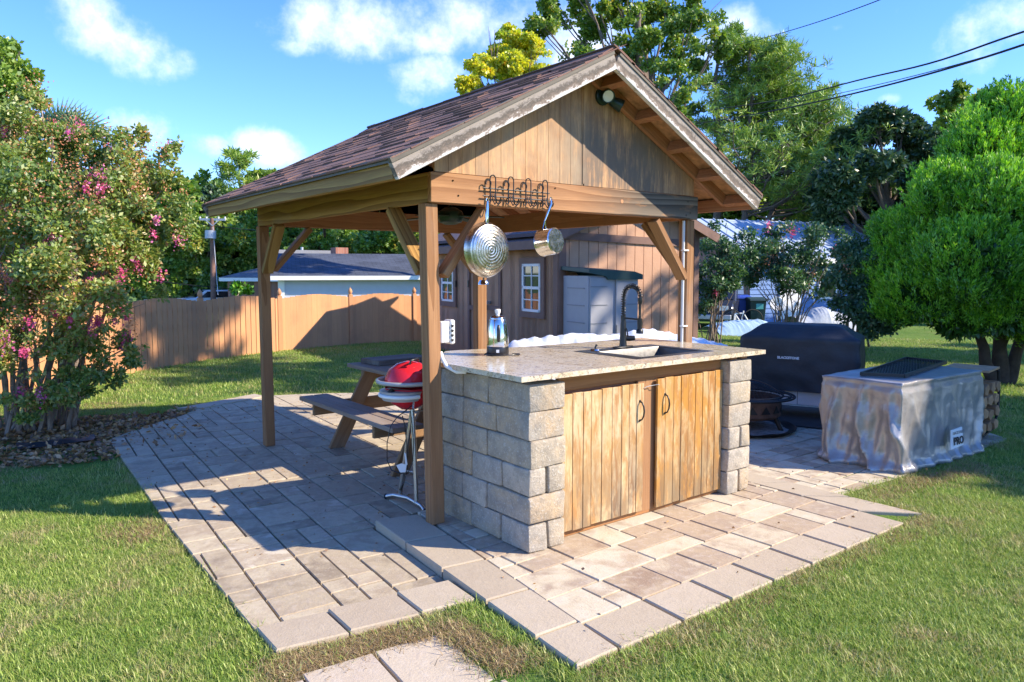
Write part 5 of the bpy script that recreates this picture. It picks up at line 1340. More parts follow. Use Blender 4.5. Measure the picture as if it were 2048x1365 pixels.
for (u, z) in [(-.03, .05), (.3, -.01), (.34, -.06), (1.03, -.06), (1.03, .02), (.86, .07), (-.03, .11)]: L_.append((u*WL, z))
V = [a+cd_*u+cn_*.07+Vector((0, 0, zc1+z)) for u, z in L_]; n = len(V)
mb.add(V+[v-cn_*.84+Vector((0, 0, .05)) for v in V], [tuple(range(n)), tuple(range(2*n-1, n-1, -1))]+[(i, n+i, n+(i+1) % n, (i+1) % n) for i in range(n)])
mb.build('lid', MAT['storagelid'], sb)

# ------------------------------------------------------------------ picket fence with a scalloped top
fpts = [TG(-420, 880), TG(-150, 822), TG(60, 778), TG(236, 752), TG(404, 722), TG(561, 703), TG(702, 690), TG(829, 683), TG(905, 680)]
fen = thing('picket_fence', 'cedar stained picket fence with an arched top and pointed post finials', 'fence', tuple(fpts[4]))
pkm = MB().box((0, 0, 0), (.135, .018, 1)).mesh('picket'); pkm.materials.append(MAT['fence'])
FH = 1.27; finm = MB().lathe([(.0, .20), (.02, .17), (.045, .13), (.055, .09), (.045, .05), (.03, .03), (.055, .02), (.055, 0)], 10).mesh('finial', 50); finm.materials.append(MAT['fence'])
npk = 0
for k in range(len(fpts)-1):
    a, b = fpts[k], fpts[k+1]; d = b-a; l = math.hypot(d.x, d.y); dr = Vector((d.x/l, d.y/l, 0)); ang = math.atan2(dr.y, dr.x); n = max(2, round(l/.146))
    nr = Vector((dr.y, -dr.x, 0)); nr = nr if nr.dot(CP-a) > 0 else -nr
    z0 = lambda t: a.z+(b.z-a.z)*t
    for i in range(n):
        t = (i+.5)/n; h = FH-.08+.09*math.sin(math.pi*t)+random.uniform(-.004, .004); p = a.lerp(b, t)
        Mw = Matrix.Translation((p.x, p.y, z0(t)+h/2-.03)) @ Matrix.Rotation(ang+random.uniform(-.02, .02), 4, 'Z') @ Matrix.Diagonal((l/n*(.995 if k >= 5 else .87)/.135, 1, h+.04, 1)); npk += 1
        place(bpy.data.objects.new('picket', pkm), fen, Mw)
    MB().bar(Vector((a.x, a.y, a.z+.3))-nr*.03, Vector((b.x, b.y, b.z+.3))-nr*.03, .035, .08).build('rail', MAT['fence'], fen)
    MB().bar(Vector((a.x, a.y, a.z+.72))-nr*.03, Vector((b.x, b.y, b.z+.72))-nr*.03, .035, .08).build('rail', MAT['fence'], fen)
    MB().bar(Vector((a.x, a.y, a.z+1.02))-nr*.03, Vector((b.x, b.y, b.z+1.02))-nr*.03, .035, .08).build('rail', MAT['fence'], fen)
for a in fpts:
    po = MB().box((a.x, a.y, a.z+FH/2-.03), (.1, .1, FH)).build('post', MAT['fence'], fen)
    place(bpy.data.objects.new('finial', finm), po, Matrix.Translation((a.x, a.y, a.z+FH-.04)))

# ------------------------------------------------------------------ houses beyond
def quad_uv(pts, name, mat, parent, uvs, th=.1):
    me = bpy.data.meshes.new(name); P = [Vector(p) for p in pts]; n = (P[1]-P[0]).cross(P[2]-P[0]).normalized()
    if n.z < 0: n = -n
    Q = [p-n*th for p in P]; k = len(P)
    me.from_pydata([tuple(p) for p in P+Q], [], [tuple(range(k)), tuple(range(2*k-1, k-1, -1))]+[(i, k+i, k+(i+1) % k, (i+1) % k) for i in range(k)])
    uv = me.uv_layers.new(name='UVMap'); 
    for li, l in enumerate(me.loops):
        uv.data[li].uv = uvs[l.vertex_index % k]
    return mkob(name, me, mat, parent)
def Hp(x, y, D): return PD(x, y, D)
ga = thing('garage', 'long pale blue garage with a slate blue shingle roof beyond the fence', 'garage', tuple(Hp(700, 640, 27)))
DL, DR = 25.5, 27.0
e0_, e1_ = Hp(556, 552, DL), Hp(842, 557, DR); e1_.z = e0_.z; rd = FW.copy(); rd.z = 0; rd.normalize()
al = (e1_-e0_); al.z = 0; al.normalize(); bk = Vector((-al.y, al.x, 0)); bk = bk if bk.dot(rd) > 0 else -bk
e1_ = e1_+al*3; Wd = 3.3; zr = Hp(700, 508, 29.5).z
r0g, r1g = e0_+bk*Wd, e1_+bk*Wd; r0g.z = r1g.z = zr; Lg = (e1_-e0_).length
quad_uv([e0_-al*.3, e1_, r1g, r0g-al*.3], 'roof', MAT['garageroof'], ga, [(0, 0), (Lg, 0), (Lg, 3.7), (0, 3.7)])
b0g, b1g = e0_+bk*2*Wd, e1_+bk*2*Wd; b0g.z = b1g.z = e0_.z
quad_uv([r0g-al*.3, r1g, b1g, b0g-al*.3], 'roof', MAT['garageroof'], ga, [(0, 0), (Lg, 0), (Lg, 3.7), (0, 3.7)])
MB().bar(e0_-al*.3-bk*.02-Vector((0, 0, .08)), e1_-bk*.02-Vector((0, 0, .08)), .12, .15).build('gutter', MAT['white'], ga)
w0, w1 = e0_+bk*.25+al*.1, e1_+bk*.25; zg_ = -.9
nb = 12
for k in range(nb):
    za = zg_+(e0_.z-.1-zg_)*k/nb; zb_ = zg_+(e0_.z-.1-zg_)*(k+1)/nb
    MB().add([(w0.x, w0.y, za), (w1.x, w1.y, za), (w1.x+bk.x*.02, w1.y+bk.y*.02, zb_), (w0.x+bk.x*.02, w0.y+bk.y*.02, zb_)], [(0, 1, 2, 3)]).build('clapboard', MAT['palesiding'], ga)
mb = MB(); w3 = w0+bk*(2*Wd-.5); top_ = Vector((r0g.x, r0g.y, zr-.15))+al*.1
mb.add([(w0.x, w0.y, zg_), (w3.x, w3.y, zg_), (w3.x, w3.y, e0_.z-.1), tuple(top_), (w0.x, w0.y, e0_.z-.1)], [(0, 1, 2, 3, 4)]); mb.build('end_wall', MAT['palesiding'], ga)
for t in (0,): MB().bar((w0.x-bk.x*.03, w0.y-bk.y*.03, zg_), (w0.x-bk.x*.03, w0.y-bk.y*.03, e0_.z-.12), .22, .04, up=bk).build('corner_board', MAT['white'], ga)
wc = w0+bk*1.5-al*.03; q = Matrix((bk, -al, Vector((0, 0, 1)))).transposed()
wn_ = MB().box((wc.x, wc.y, .55), (1.0, .06, 1.3), q).build('window', MAT['white'], ga); MB().box((wc.x-al.x*.04, wc.y-al.y*.04, .55), (.78, .02, 1.1), q).build('pane', MAT['glasspane'], wn_)
vt = Hp(615, 505, 31); MB().box(vt, (2.8, .6, .16)).build('roof_vent', MAT['greyplastic'], ga); MB().tube([Hp(604, 508, 31), Hp(604, 495, 31)], .06, 8).build('vent_pipe', MAT['galv'], ga, 50)
ch = Hp(679, 508, 30.5); MB().box(ch, (.55, .5, .5)).build('chimney', MAT['brick'], ga)
# brick house
bh = thing('brick_house', 'brick bungalow with grey hipped roof far beyond the picket fence', 'house', tuple(Hp(500, 590, 42)))
D = 42; z0 = tz(30, 30)-.1
f0, f1 = Hp(455, 555, D), Hp(640, 555, D-2); f1.z = f0.z; al2 = (f1-f0).normalized(); bk2 = Vector((-al2.y, al2.x, 0)); bk2 = bk2 if bk2.dot(FW) > 0 else -bk2
c4 = [f0, f1, f1+bk2*8, f0+bk2*8]
for a, b in ((0, 1), (1, 2), (2, 3), (3, 0)):
    p, q_ = c4[a], c4[b]; MB().add([(p.x, p.y, -1.4), (q_.x, q_.y, -1.4), (q_.x, q_.y, f0.z), (p.x, p.y, f0.z)], [(0, 1, 2, 3)]).build('brick_wall', MAT['brick'], bh)
rz = Hp(505, 520, D+3).z; m0, m1 = (f0+bk2*4+al2*1.5), (f1+bk2*4-al2*1.5); m0.z = m1.z = rz; ex = [f0-al2*.3-bk2*.3, f1+al2*.3-bk2*.3, c4[2]+al2*.3+bk2*.3, c4[3]-al2*.3+bk2*.3]
quad_uv([ex[0], ex[1], m1, m0], 'roof', MAT['greyroof'], bh, [(0, 0), (6, 0), (5, 5), (1, 5)]); quad_uv([ex[3], ex[0], m0], 'roof', MAT['greyroof'], bh, [(0, 0), (8, 0), (4, 5)])
quad_uv([ex[2], ex[3], m0, m1], 'roof', MAT['greyroof'], bh, [(0, 0), (6, 0), (5, 5), (1, 5)]); quad_uv([ex[1], ex[2], m1], 'roof', MAT['greyroof'], bh, [(0, 0), (8, 0), (4, 5)])
MB().bar(ex[0]-Vector((0, 0, .12)), ex[1]-Vector((0, 0, .12)), .1, .2).build('fascia', MAT['white'], bh); MB().bar(ex[0]-Vector((0, 0, .12)), ex[3]-Vector((0, 0, .12)), .1, .2).build('fascia', MAT['white'], bh)
for (xa, xb) in ((497, 511),):
    a, b = Hp(xa, 580, D-.35), Hp(xb, 580, D-.45); c = (a+b)/2; c.z = Hp(504, 574, D-.4).z; q_ = Matrix((al2, -bk2, Vector((0, 0, 1)))).transposed()
    w_ = MB().box(c, ((b-a).length+.25, .1, 1.05), q_).build('window', MAT['white'], bh); MB().box(c-bk2*.06, ((b-a).length, .03, .85), q_).build('pane', MAT['glasspane'], w_)
    for s in (-1, 1): MB().box(c+al2*s*((b-a).length/2+.35)-bk2*.02, (.35, .06, 1.05), q_).build('shutter', MAT['cardark'], bh)
MB().prism([(0, 0), (2.6, 0), (1.3, .95)], 'x', -1.5, 2).build('porch_gable', MAT['fence'], bh, Mw=Matrix.Translation(Hp(462, 553, 46)) @ Matrix.Rotation(math.atan2(al2.y, al2.x), 4, 'Z'))

# house on the right behind the crape myrtles
rh = thing('blue_house', 'blue clapboard house with a pale bluish metal roof behind the flowering shrubs', 'house', tuple(PD(1550, 560, 24)))
h0 = PD(1500, 560, 30); h0.z = 0; Ff = FW.copy(); Ff.z = 0; Ff.normalize()
ha = (RT*.93+Ff*.37).normalized(); hb = Vector((-ha.y, ha.x, 0)); hb = hb if hb.dot(FW) > 0 else -hb
ze = PD(1500, 512, 30).z; zrr = PD(1400, 437, 33).z; HL = 13.0; h1 = h0+ha*HL; HB = 3.7
nb = 16
for k in range(nb):
    za = -.9+(ze+.9)*k/nb; zb_ = -.9+(ze+.9)*(k+1)/nb+.02
    MB().add([Vector((h0.x, h0.y, za))-hb*.03, Vector((h1.x, h1.y, za))-hb*.03, (h1.x, h1.y, zb_), (h0.x, h0.y, zb_)]+[Vector((h0.x, h0.y, za))+hb*.1, Vector((h1.x, h1.y, za))+hb*.1], [(0, 1, 2, 3), (0, 4, 5, 1)]).build('clapboard', MAT['bluesiding'], rh)
rA, rB = h0-hb*.4-ha*.35, h1-hb*.4+ha*.4; rA.z = rB.z = ze-.1; rC, rD = rB+hb*(HB+.4), rA+hb*(HB+.4); rC.z = rD.z = zrr
rE, rF = rC+hb*(HB+.4), rD+hb*(HB+.4); rE.z = rF.z = ze-.1
mb = MB(); mb.add([rA, rB, rC, rD]+[p-Vector((0, 0, .08)) for p in (rA, rB, rC, rD)], [(0, 1, 2, 3), (7, 6, 5, 4), (0, 4, 5, 1), (1, 5, 6, 2), (2, 6, 7, 3), (3, 7, 4, 0)]); mb.build('roof', MAT['metalroof'], rh)
mb = MB(); mb.add([rD, rC, rE, rF]+[p-Vector((0, 0, .08)) for p in (rD, rC, rE, rF)], [(0, 1, 2, 3), (7, 6, 5, 4), (0, 4, 5, 1), (1, 5, 6, 2), (2, 6, 7, 3), (3, 7, 4, 0)]); mb.build('roof', MAT['metalroof'], rh)
n = 22
for k in range(n+1):
    t = k/n; MB().bar(rA.lerp(rB, t)+Vector((0, 0, .03)), rD.lerp(rC, t)+Vector((0, 0, .03)), .04, .05).build('roof_seam', MAT['metalroof'], rh)
MB().bar(rA-Vector((0, 0, .1)), rB-Vector((0, 0, .1)), .08, .2).build('fascia', MAT['white'], rh)
mb = MB(); a, b = h0+ha*.02, h0+hb*2*HB+ha*.02; mid = Vector((rD.x, rD.y, zrr-.15))+ha*.37
mb.add([(a.x, a.y, -.9), (b.x, b.y, -.9), (b.x, b.y, ze), tuple(mid), (a.x, a.y, ze)], [(0, 1, 2, 3, 4)]); mb.build('gable_wall', MAT['brick'], rh)
mb = MB(); a, b = h1, h1+hb*2*HB; mid = Vector((rC.x, rC.y, zrr-.15))-ha*.42
mb.add([(a.x, a.y, -.9), (b.x, b.y, -.9), (b.x, b.y, ze), tuple(mid), (a.x, a.y, ze)], [(0, 1, 2, 3, 4)]); mb.build('gable_wall', MAT['bluesiding'], rh)
q_ = Matrix((ha, -hb, Vector((0, 0, 1)))).transposed()
for (x, y, D_, w__, h__, nm) in ((1655, 568, 22.4, 1.0, 1.3, 'window'), (1580, 588, 24, 1.1, 2.1, 'door')):
    c = ray_plane(x, y, h0-hb*.05, hb); w_ = MB().box(c, (w__, .08, h__), q_).build(nm, MAT['white'], rh)
    if nm == 'window':
        MB().box(c-hb*.05, (w__-.2, .02, h__-.2), q_).build('pane', MAT['glasspane'], w_)
# cars
def car(name, label, mat, c, ang, L_=4.4, Wc=1.8, Hc=1.45, group=None, grille=False):
    t = thing(name, label, 'car', tuple(c), ang, group)
    Mw = Matrix.Translation(c) @ Matrix.Rotation(ang, 4, 'Z')
    hl = L_/2
    prof = [(-hl, .35), (-hl, .78), (-hl+.25, .95), (-hl+1.1, 1.0), (-hl+1.65, Hc), (hl-1.0, Hc), (hl-.2, 1.02), (hl, .9), (hl, .35)]
    mb = MB(); mb.prism(prof, 'y', -Wc/2, Wc/2); body = mb.build('body', mat, t, 30, .05, Mw)
    for s in (-1, 1):
        mb = MB(); mb.prism([(-hl+1.35, 1.02), (-hl+1.75, Hc-.08), (hl-1.1, Hc-.08), (hl-.5, 1.02)], 'y', s*(Wc/2-.005), s*(Wc/2+.012)); mb.build('side_window', MAT['glasspane'], body, Mw=Mw)
        for x in (-hl+.85, hl-.85):
            wh = MB().tube([(x, s*(Wc/2-.2), .33), (x, s*(Wc/2+.01), .33)], .33, 18).build('wheel', MAT['rubber'], t, 50, Mw=Mw); MB().tube([(x, s*(Wc/2), .33), (x, s*(Wc/2+.02), .33)], .2, 14).build('rim', MAT['galv'], wh, 50, Mw=Mw)
        MB().box((-hl-.01, s*(Wc/2-.32), .78), (.05, .34, .16)).build('headlight', MAT['glass'], body, None, 0, Mw)
    mb = MB(); mb.add([(-hl+1.12, -Wc/2+.1, 1.03), (-hl+1.12, Wc/2-.1, 1.03), (-hl+1.62, Wc/2-.15, Hc-.05), (-hl+1.62, -Wc/2+.15, Hc-.05), (-hl+1.10, -Wc/2+.1, 1.05), (-hl+1.10, Wc/2-.1, 1.05), (-hl+1.60, Wc/2-.15, Hc-.03), (-hl+1.60, -Wc/2+.15, Hc-.03)], [(4, 5, 6, 7), (3, 2, 1, 0), (0, 1, 5, 4), (1, 2, 6, 5), (2, 3, 7, 6), (3, 0, 4, 7)]); mb.build('windscreen', MAT['glasspane'], body, Mw=Mw)
    if grille:
        for k in range(7): MB().box((-hl-.015, -.30+k*.10, .78), (.04, .055, .20)).build('grille_bar', MAT['steel'], body, None, 0, Mw)
        MB().box((-hl-.04, 0, .48), (.14, Wc*.95, .16)).build('bumper', MAT['galv'], body, None, .02, Mw)
    return t
c = TG(370, 597); c = PD(372, 602, 46); c.z = PD(372, 579, 46).z-1.45
car('parked_car', 'silver car seen just above the fence, left of the utility pole', MAT['carwhite'], c, math.atan2(RT.y, RT.x)+.15)
c = PD(428, 602, 44); c.z = PD(428, 580, 44).z-1.45
car('parked_car', 'white car with dark windows just above the fence at the foot of the utility pole', MAT['carwhite'], c, math.atan2(RT.y, RT.x)+.5)
c = PD(1425, 640, 27); c.z = tz(c.x, c.y)
car('parked_jeep', 'dark sport utility vehicle with a bright seven slot grille half hidden by shrubs', MAT['cardark'], c, YAW*-1+R_(70)+R_(-2), 4.6, 1.85, 1.75, None, True)
def bin_(label, mat, px_, D_, h, mark=False):
    c = PD(px_, 640, D_); c.z = tz(c.x, c.y); t = thing('wheelie_bin', label, 'bin', tuple(c), -YAW)
    Mw = Matrix.Translation(c) @ Matrix.Rotation(-YAW, 4, 'Z')
    mb = MB(); mb.add([(-.24, -.26, .05), (.24, -.26, .05), (.24, .26, .05), (-.24, .26, .05), (-.29, -.34, h-.08), (.29, -.34, h-.08), (.29, .34, h-.08), (-.29, .34, h-.08)], [(3, 2, 1, 0), (4, 5, 6, 7), (0, 1, 5, 4), (1, 2, 6, 5), (2, 3, 7, 6), (3, 0, 4, 7)])
    b = mb.build('bin_body', mat, t, None, .015, Mw)
    mb = MB(); mb.prism([(-.40, h-.09), (-.38, h-.02), (.0, h+.04), (.36, h-.0), (.38, h-.07)], 'x', -.32, .32); mb.build('lid', mat, t, None, .01, Mw)
    for s in (-1, 1): MB().tube([(s*.24, .27, .11), (s*.31, .27, .11)], .11, 14).build('wheel', MAT['rubber'], t, 50, Mw=Mw)
    MB().tube([(-.24, .40, h-.06), (.24, .40, h-.06)], .018, 8).build('handle', mat, t, 50, Mw=Mw)
    if mark:
        MB().box((.05, -.325, h-.28), (.26, .012, .2)).build('sticker', plain('teal_sticker', (.10, .42, .40), .5), b, Mw=Mw)
bin_('blue wheeled recycling bin beside the dark vehicle', MAT['bluebin'], 1478, 27, 1.12); bin_('dark green wheeled bin with a teal sticker, right of the blue bin', MAT['greenbin'], 1510, 26.5, 1.05, True)
# white frame, dish, tarps
bf = thing('bicycle_frame', 'bare white bicycle frame lying in front of the bins', 'bicycle', tuple(PD(1485, 640, 15.5)))
P_ = lambda x, y: PD(x, y, 24.5)
mb = MB()
for a, b in (((1470, 628), (1481, 645)), ((1481, 645), (1487, 627)), ((1470, 628), (1487, 627)), ((1487, 627), (1497, 643)), ((1497, 643), (1481, 645)), ((1487, 622), (1487, 627)), ((1470, 628), (1468, 642))): mb.tube([P_(*a), P_(*b)], .022, 6)
mb.build('frame', MAT['white'], bf, 50)
for x, y in ((1462, 640), (1505, 640)): MB().tube([P_(x, y)+Vector((0, 0, 0))+RT*(.34*math.cos(a))+Vector((0, 0, .34*math.sin(a))) for a in np.linspace(0, 2*math.pi, 21)], .02, 6).build('wheel', MAT['rubber'], bf, 50)
sheet('tarp', 'pale blue tarp spread on the grass behind the black covered griddle', 'tarp', [(1420, 654), (1440, 646), (1480, 641), (1520, 640), (1545, 648)], MAT['bluetarp'], (23, 22.5), 0, 1.2, 7)
sheet('tarp', 'crumpled grey sheet over a junk heap beside the blue house', 'tarp', [(1585, 633), (1610, 630), (1628, 618), (1645, 614), (1665, 622), (1700, 632)], MAT['junk'], (25, 25), 0, .9, 9)
sd2 = thing('satellite_dish', 'small pale round dish leaning by the house door', 'dish', tuple(PD(1553, 612, 26)))
MB().lathe([(0, -.05), (.15, -.03), (.25, .02), (.24, .03), (0, -.03)], 22, Matrix.Translation(PD(1553, 608, 26)) @ (-FW).to_track_quat('Z', 'Y').to_matrix().to_4x4()).build('dish', MAT['whiteplastic'], sd2, 40)
MB().tube([PD(1553, 620, 26.05), PD(1553, 640, 26.05)], .03, 8).build('stand', MAT['galv'], sd2, 50)
bb = PD(1451, 672, 11.8); bb.z = tz(bb.x, bb.y)+.05
st = MB(); st.lathe([(0, .09), (.06, .08), (.12, .02), (.13, -.04)], 10, Matrix.Translation(bb)); st.v = [(x+.04*mnoise.noise(Vector((x*9, y*9, z*9))), y, z) for x, y, z in st.v]
tag(st.build('planter_pot', MAT['black'], None, 60), 'small black rounded object on the grass before the blue tarp', 'pot')

# ------------------------------------------------------------------ utility pole, wires, far rail fence
up_ = thing('utility_pole', 'wooden utility pole with a crossarm and transformer beyond the fence', 'pole', tuple(PD(426, 600, 42)))
pb, pt_ = PD(426, 600, 42), PD(424, 437, 42)
MB().tube([pb-Vector((0, 0, 2)), pt_], [.17, .12], 10).build('pole', MAT['polewood'], up_, 60)
MB().bar(PD(399, 439, 42), PD(451, 440, 42), .10, .12).build('crossarm', MAT['galv'], up_)
for x in (412, 438): MB().bar(PD(x, 441, 41.9), PD(425, 452, 41.9), .05, .05).build('arm_brace', MAT['galv'], up_)
for x in (400, 413, 437, 450): MB().tube([PD(x, 440, 42), PD(x, 434, 42)], .05, 8).build('insulator', MAT['pvc'], up_, 50)
MB().tube([PD(421, 478, 41.6), PD(421, 462, 41.6)], .3, 14).build('transformer', MAT['galv'], up_, 50)
MB().tube([PD(426, 455, 41.8), PD(436, 590, 41)], .02, 5).build('guy_wire', MAT['galv'], up_)
def wire(label, pts, Ds, r):
    P = [PD(x, y, D) for (x, y), D in zip(pts, Ds)]; o = MB().tube(P, r, 6, False).build('overhead_wire', MAT['rubber'], None, 60); tag(o, label, 'wire')
def wpath(p0, p1, sag, n, d0, d1):
    out, dd = [], []
    for i in range(n+1):
        t = i/n; out.append((p0[0]+(p1[0]-p0[0])*t, p0[1]+(p1[1]-p0[1])*t+4*sag*t*(1-t))); dd.append(1/((1-t)/d0+t/d1))
    return out, dd
a, b = wpath((2200, 10), (1340, 235), 27, 30, 11, 45); a = [(x, y+2.2*math.sin(x*.021)) for x, y in a]; wire('upper thick dark cable crossing the sky at the right', a, b, .019)
a, b = wpath((2200, 35), (1340, 255), 27, 30, 11, 45); wire('lower paired dark cable crossing the sky at the right', a, b, .021)
a, b = wpath((2200, 41), (1500, 222), 15, 30, 11.2, 36); wire('thin cable clinging to the lower paired cable', a, b, .010)
a, b = wpath((1900, -60), (1380, 110), 18, 24, 16, 50); wire('thin faint wire high above the pine trees', a, b, .014)
for k, (y0, y1) in enumerate(((560, 563), (492, 505))):
    a, b = wpath((300, y0-60*k), (560, y1-60*k+20), 4, 12, 42, 42)
    wire(['thin wire leaving the utility pole low across the far trees', 'thin wire leaving the utility pole high across the far trees'][k], a, b, .02)
rf = thing('rail_fence', 'pale split rail fence far beyond the picket fence', 'fence', tuple(PD(380, 575, 52)))
for k in range(3): MB().bar(PD(300, 562+k*7, 52), PD(436, 562+k*7, 52), .06, .10).build('rail', MAT['bench'], rf)
for x in range(304, 437, 22): MB().box(PD(x, 570, 52), (.14, .14, 1.1)).build('post', MAT['bench'], rf)

# ------------------------------------------------------------------ foliage
def leafmesh(name, C, size, mat, aspect=.45, axis=None, up=.0, shade=None, seed=0, spread=1.0, fold=0):
    """one small leaf blade (a rhombus) per point"""
    g = np.random.default_rng(seed); C = np.asarray(C, float); n = len(C)
    d = g.normal(size=(n, 3))
    if axis is not None: d = axis+d*spread
    d[:, 2] += up; d /= np.linalg.norm(d, axis=1, keepdims=True)+1e-9
    r = g.normal(size=(n, 3)); s = np.cross(d, r); s /= np.linalg.norm(s, axis=1, keepdims=True)+1e-9
    L_ = (size*(.6+.8*g.random(n)))[:, None] if np.isscalar(size) else np.asarray(size)[:, None]
    W_ = L_*aspect*.5
    V = np.empty((n, 4, 3)); V[:, 0] = C; V[:, 1] = C+d*L_*.5+s*W_; V[:, 2] = C+d*L_; V[:, 3] = C+d*L_*.5-s*W_
    me = bpy.data.meshes.new(name); me.vertices.add(4*n); me.vertices.foreach_set('co', V.ravel())
    me.loops.add(4*n); me.loops.foreach_set('vertex_index', np.arange(4*n)); me.polygons.add(n)
    me.polygons.foreach_set('loop_start', np.arange(0, 4*n, 4)); me.polygons.foreach_set('loop_total', np.full(n, 4))
    me.update()
    sh = g.random(n) if shade is None else shade
    at = me.attributes.new('shade', 'FLOAT', 'POINT'); at.data.foreach_set('value', np.repeat(sh, 4).astype(np.float32))
    me.materials.append(mat); return me
def vnoise(P, f, seed=0):
    """cheap smooth 3D noise for arrays"""
    g = np.random.default_rng(seed); out = np.zeros(len(P))
    for k in range(6):
        w = g.normal(size=3)*f*(1+.5*k); out += np.sin(P@w+g.random()*6.28)/(1+.35*k)
    return out/3.2
def clump_points(clumps, n, seed=0, shell=.55, gap=.15, f=2.5, sub=0):
    g = np.random.default_rng(seed); c = np.array([[*k[0], *(k[1] if hasattr(k[1], '__len__') else (k[1],)*3)] for k in clumps], float)
    if sub:
        cc = []
        for k in c:
            for _ in range(sub):
                v = g.normal(size=3); v /= np.linalg.norm(v); q = .50+.62*g.random(); f_ = .26+.26*g.random()
                cc.append([*(k[:3]+v*k[3:6]*q), *(k[3:6]*f_*np.array([1.1, 1.1, .8]))])
        c = np.array(cc)
    w = (c[:, 3]*c[:, 4]*c[:, 5])**(2/3); idx = g.choice(len(c), int(n*1.5), p=w/w.sum())
    d = g.normal(size=(len(idx), 3)); d /= np.linalg.norm(d, axis=1, keepdims=True)
    rad = shell+(1-shell)*g.random(len(idx))**.7; rad *= 1+.14*vnoise(d*3+c[idx, :3], 1.0, seed+5)
    P = c[idx, :3]+d*c[idx, 3:6]*rad[:, None]
    k = vnoise(P, f, seed+9) > -1+gap*2-.0
    k = vnoise(P, f, seed+9) > np.quantile(vnoise(P, f, seed+9), gap)
    P = P[k][:n]; d = d[k][:n]
    return P, d
def limb(a, b, sag, n=7, seed=0):
    a, b = Vector(a), Vector(b); r = random.Random(seed); out = []; l = (b-a).length
    for i in range(n):
        t = i/(n-1); p = a.lerp(b, t); p.z += sag*math.sin(math.pi*t)*l
        p += Vector((r.uniform(-1, 1), r.uniform(-1, 1), r.uniform(-.6, .6)))*l*.03*math.sin(math.pi*t); out.append(p)
    return out
def tree(name, label, cat, base, clumps, mat, nleaf, leaf, tr, bark, group=None, seed=0, fork=.35, gap=.15, aspect=.5, shell=.5, extra=None, twigs=3, lean=None, sub=9):
    base = Vector(base); t = thing(name, label, cat, tuple(base), 0, group)
    top = sum((Vector(k[0]) for k in clumps), Vector())/len(clumps); zt = max(k[0][2] for k in clumps)
    hub = base.lerp(Vector((top.x, top.y, zt)), .72)
    if lean: hub = Vector(lean)
    r = random.Random(seed); mb = MB()
    tk = limb(base-Vector((0, 0, .15)), hub, 0, 9, seed); rad = [tr*(1.35 if i == 0 else 1)*(1-.62*i/8) for i in range(9)]; mb.tube(tk, rad, 10)
    for i, k in enumerate(clumps):
        c = Vector(k[0]); rr_ = (k[1] if not hasattr(k[1], '__len__') else k[1][0]); s = min(7, max(2, int((fork+(1-fork)*max(0, min(1, (c.z-base.z)/(zt-base.z+1e-3)-.25)))*8)))
        st_ = tk[s]; l = limb(st_, c, -.05, 7, seed+i); r0 = rad[s]*.55; mb.tube(l, [r0*(1-.8*q/6) for q in range(7)], 6)
        for w in range(twigs):
            q = c+Vector((r.uniform(-1, 1), r.uniform(-1, 1), r.uniform(-.7, 1)))*rr_*.8; l2 = limb(l[4], q, .03, 5, seed+i*9+w); mb.tube(l2, [r0*.35*(1-.75*e/4) for e in range(5)], 5)
    mb.build('trunk', bark, t, 60)
    P, d = clump_points(clumps, nleaf, seed, .25, gap, 2.5, sub)
    sh = np.clip(.42+.30*vnoise(P, .8, seed+2)+.22*np.random.default_rng(seed).normal(size=len(P)), 0, 1)
    cr = mkob('crown', leafmesh('crown', P, leaf, mat, aspect, d, -.25, sh, seed, 1.1), None, t)
    cr['kind'] = 'stuff'
    CH[t] = kids(t)
    return t
def PC_(x, y, D, r): p = PD(x, y, D); return (tuple(p), r/CAMF*D)
def clumps_px(lst, D, jit=.06, seed=0):
    r = random.Random(seed); out = []
    for (x, y, rp) in lst:
        c, rr_ = PC_(x, y, D+r.uniform(-1, 1)*D*jit, rp); out.append((c, (rr_, rr_, rr_*.85)))
    return out
def TB(x, D): p = PD(x, 600, D); p.z = tz(p.x, p.y); return p

# tall sweetgum over the roof
tree('sweetgum_tree', 'tall airy green sweetgum rising above the pavilion ridge', 'tree', TB(1290, 38), clumps_px([(1085, 45, 38), (1120, 15, 42), (1170, 70, 42), (1150, 110, 35), (1195, 20, 48), (1250, 60, 50), (1240, 120, 45), (1300, 20, 55), (1310, 100, 50), (1370, 60, 52), (1400, 20, 45), (1420, 100, 38), (1290, 180, 42), (1350, 170, 45), (1230, -60, 70), (1340, -80, 75), (1140, -70, 60), (1290, -150, 80), (1380, 230, 35), (1340, 250, 40), (1270, 240, 40)], 38, .08, 1),
     MAT['leaf_gum'], 105000, .17, .36, MAT['bark'], None, 1, .3, .5, .7, .15)
tree('maple_tree', 'yellow and orange turning maple just above the roof slope', 'tree', TB(1010, 26), clumps_px([(1005, 85, 32), (1035, 95, 38), (970, 130, 32), (1060, 125, 40), (1000, 140, 42), (935, 165, 24), (960, 180, 30), (1095, 150, 26), (1030, 170, 45), (990, 60, 16), (1075, 95, 16), (1010, 230, 60), (950, 230, 40)], 26, .04, 2),
     MAT['leaf_maple'], 48000, .11, .18, MAT['bark'], None, 2, .35, .18, .8, .4)
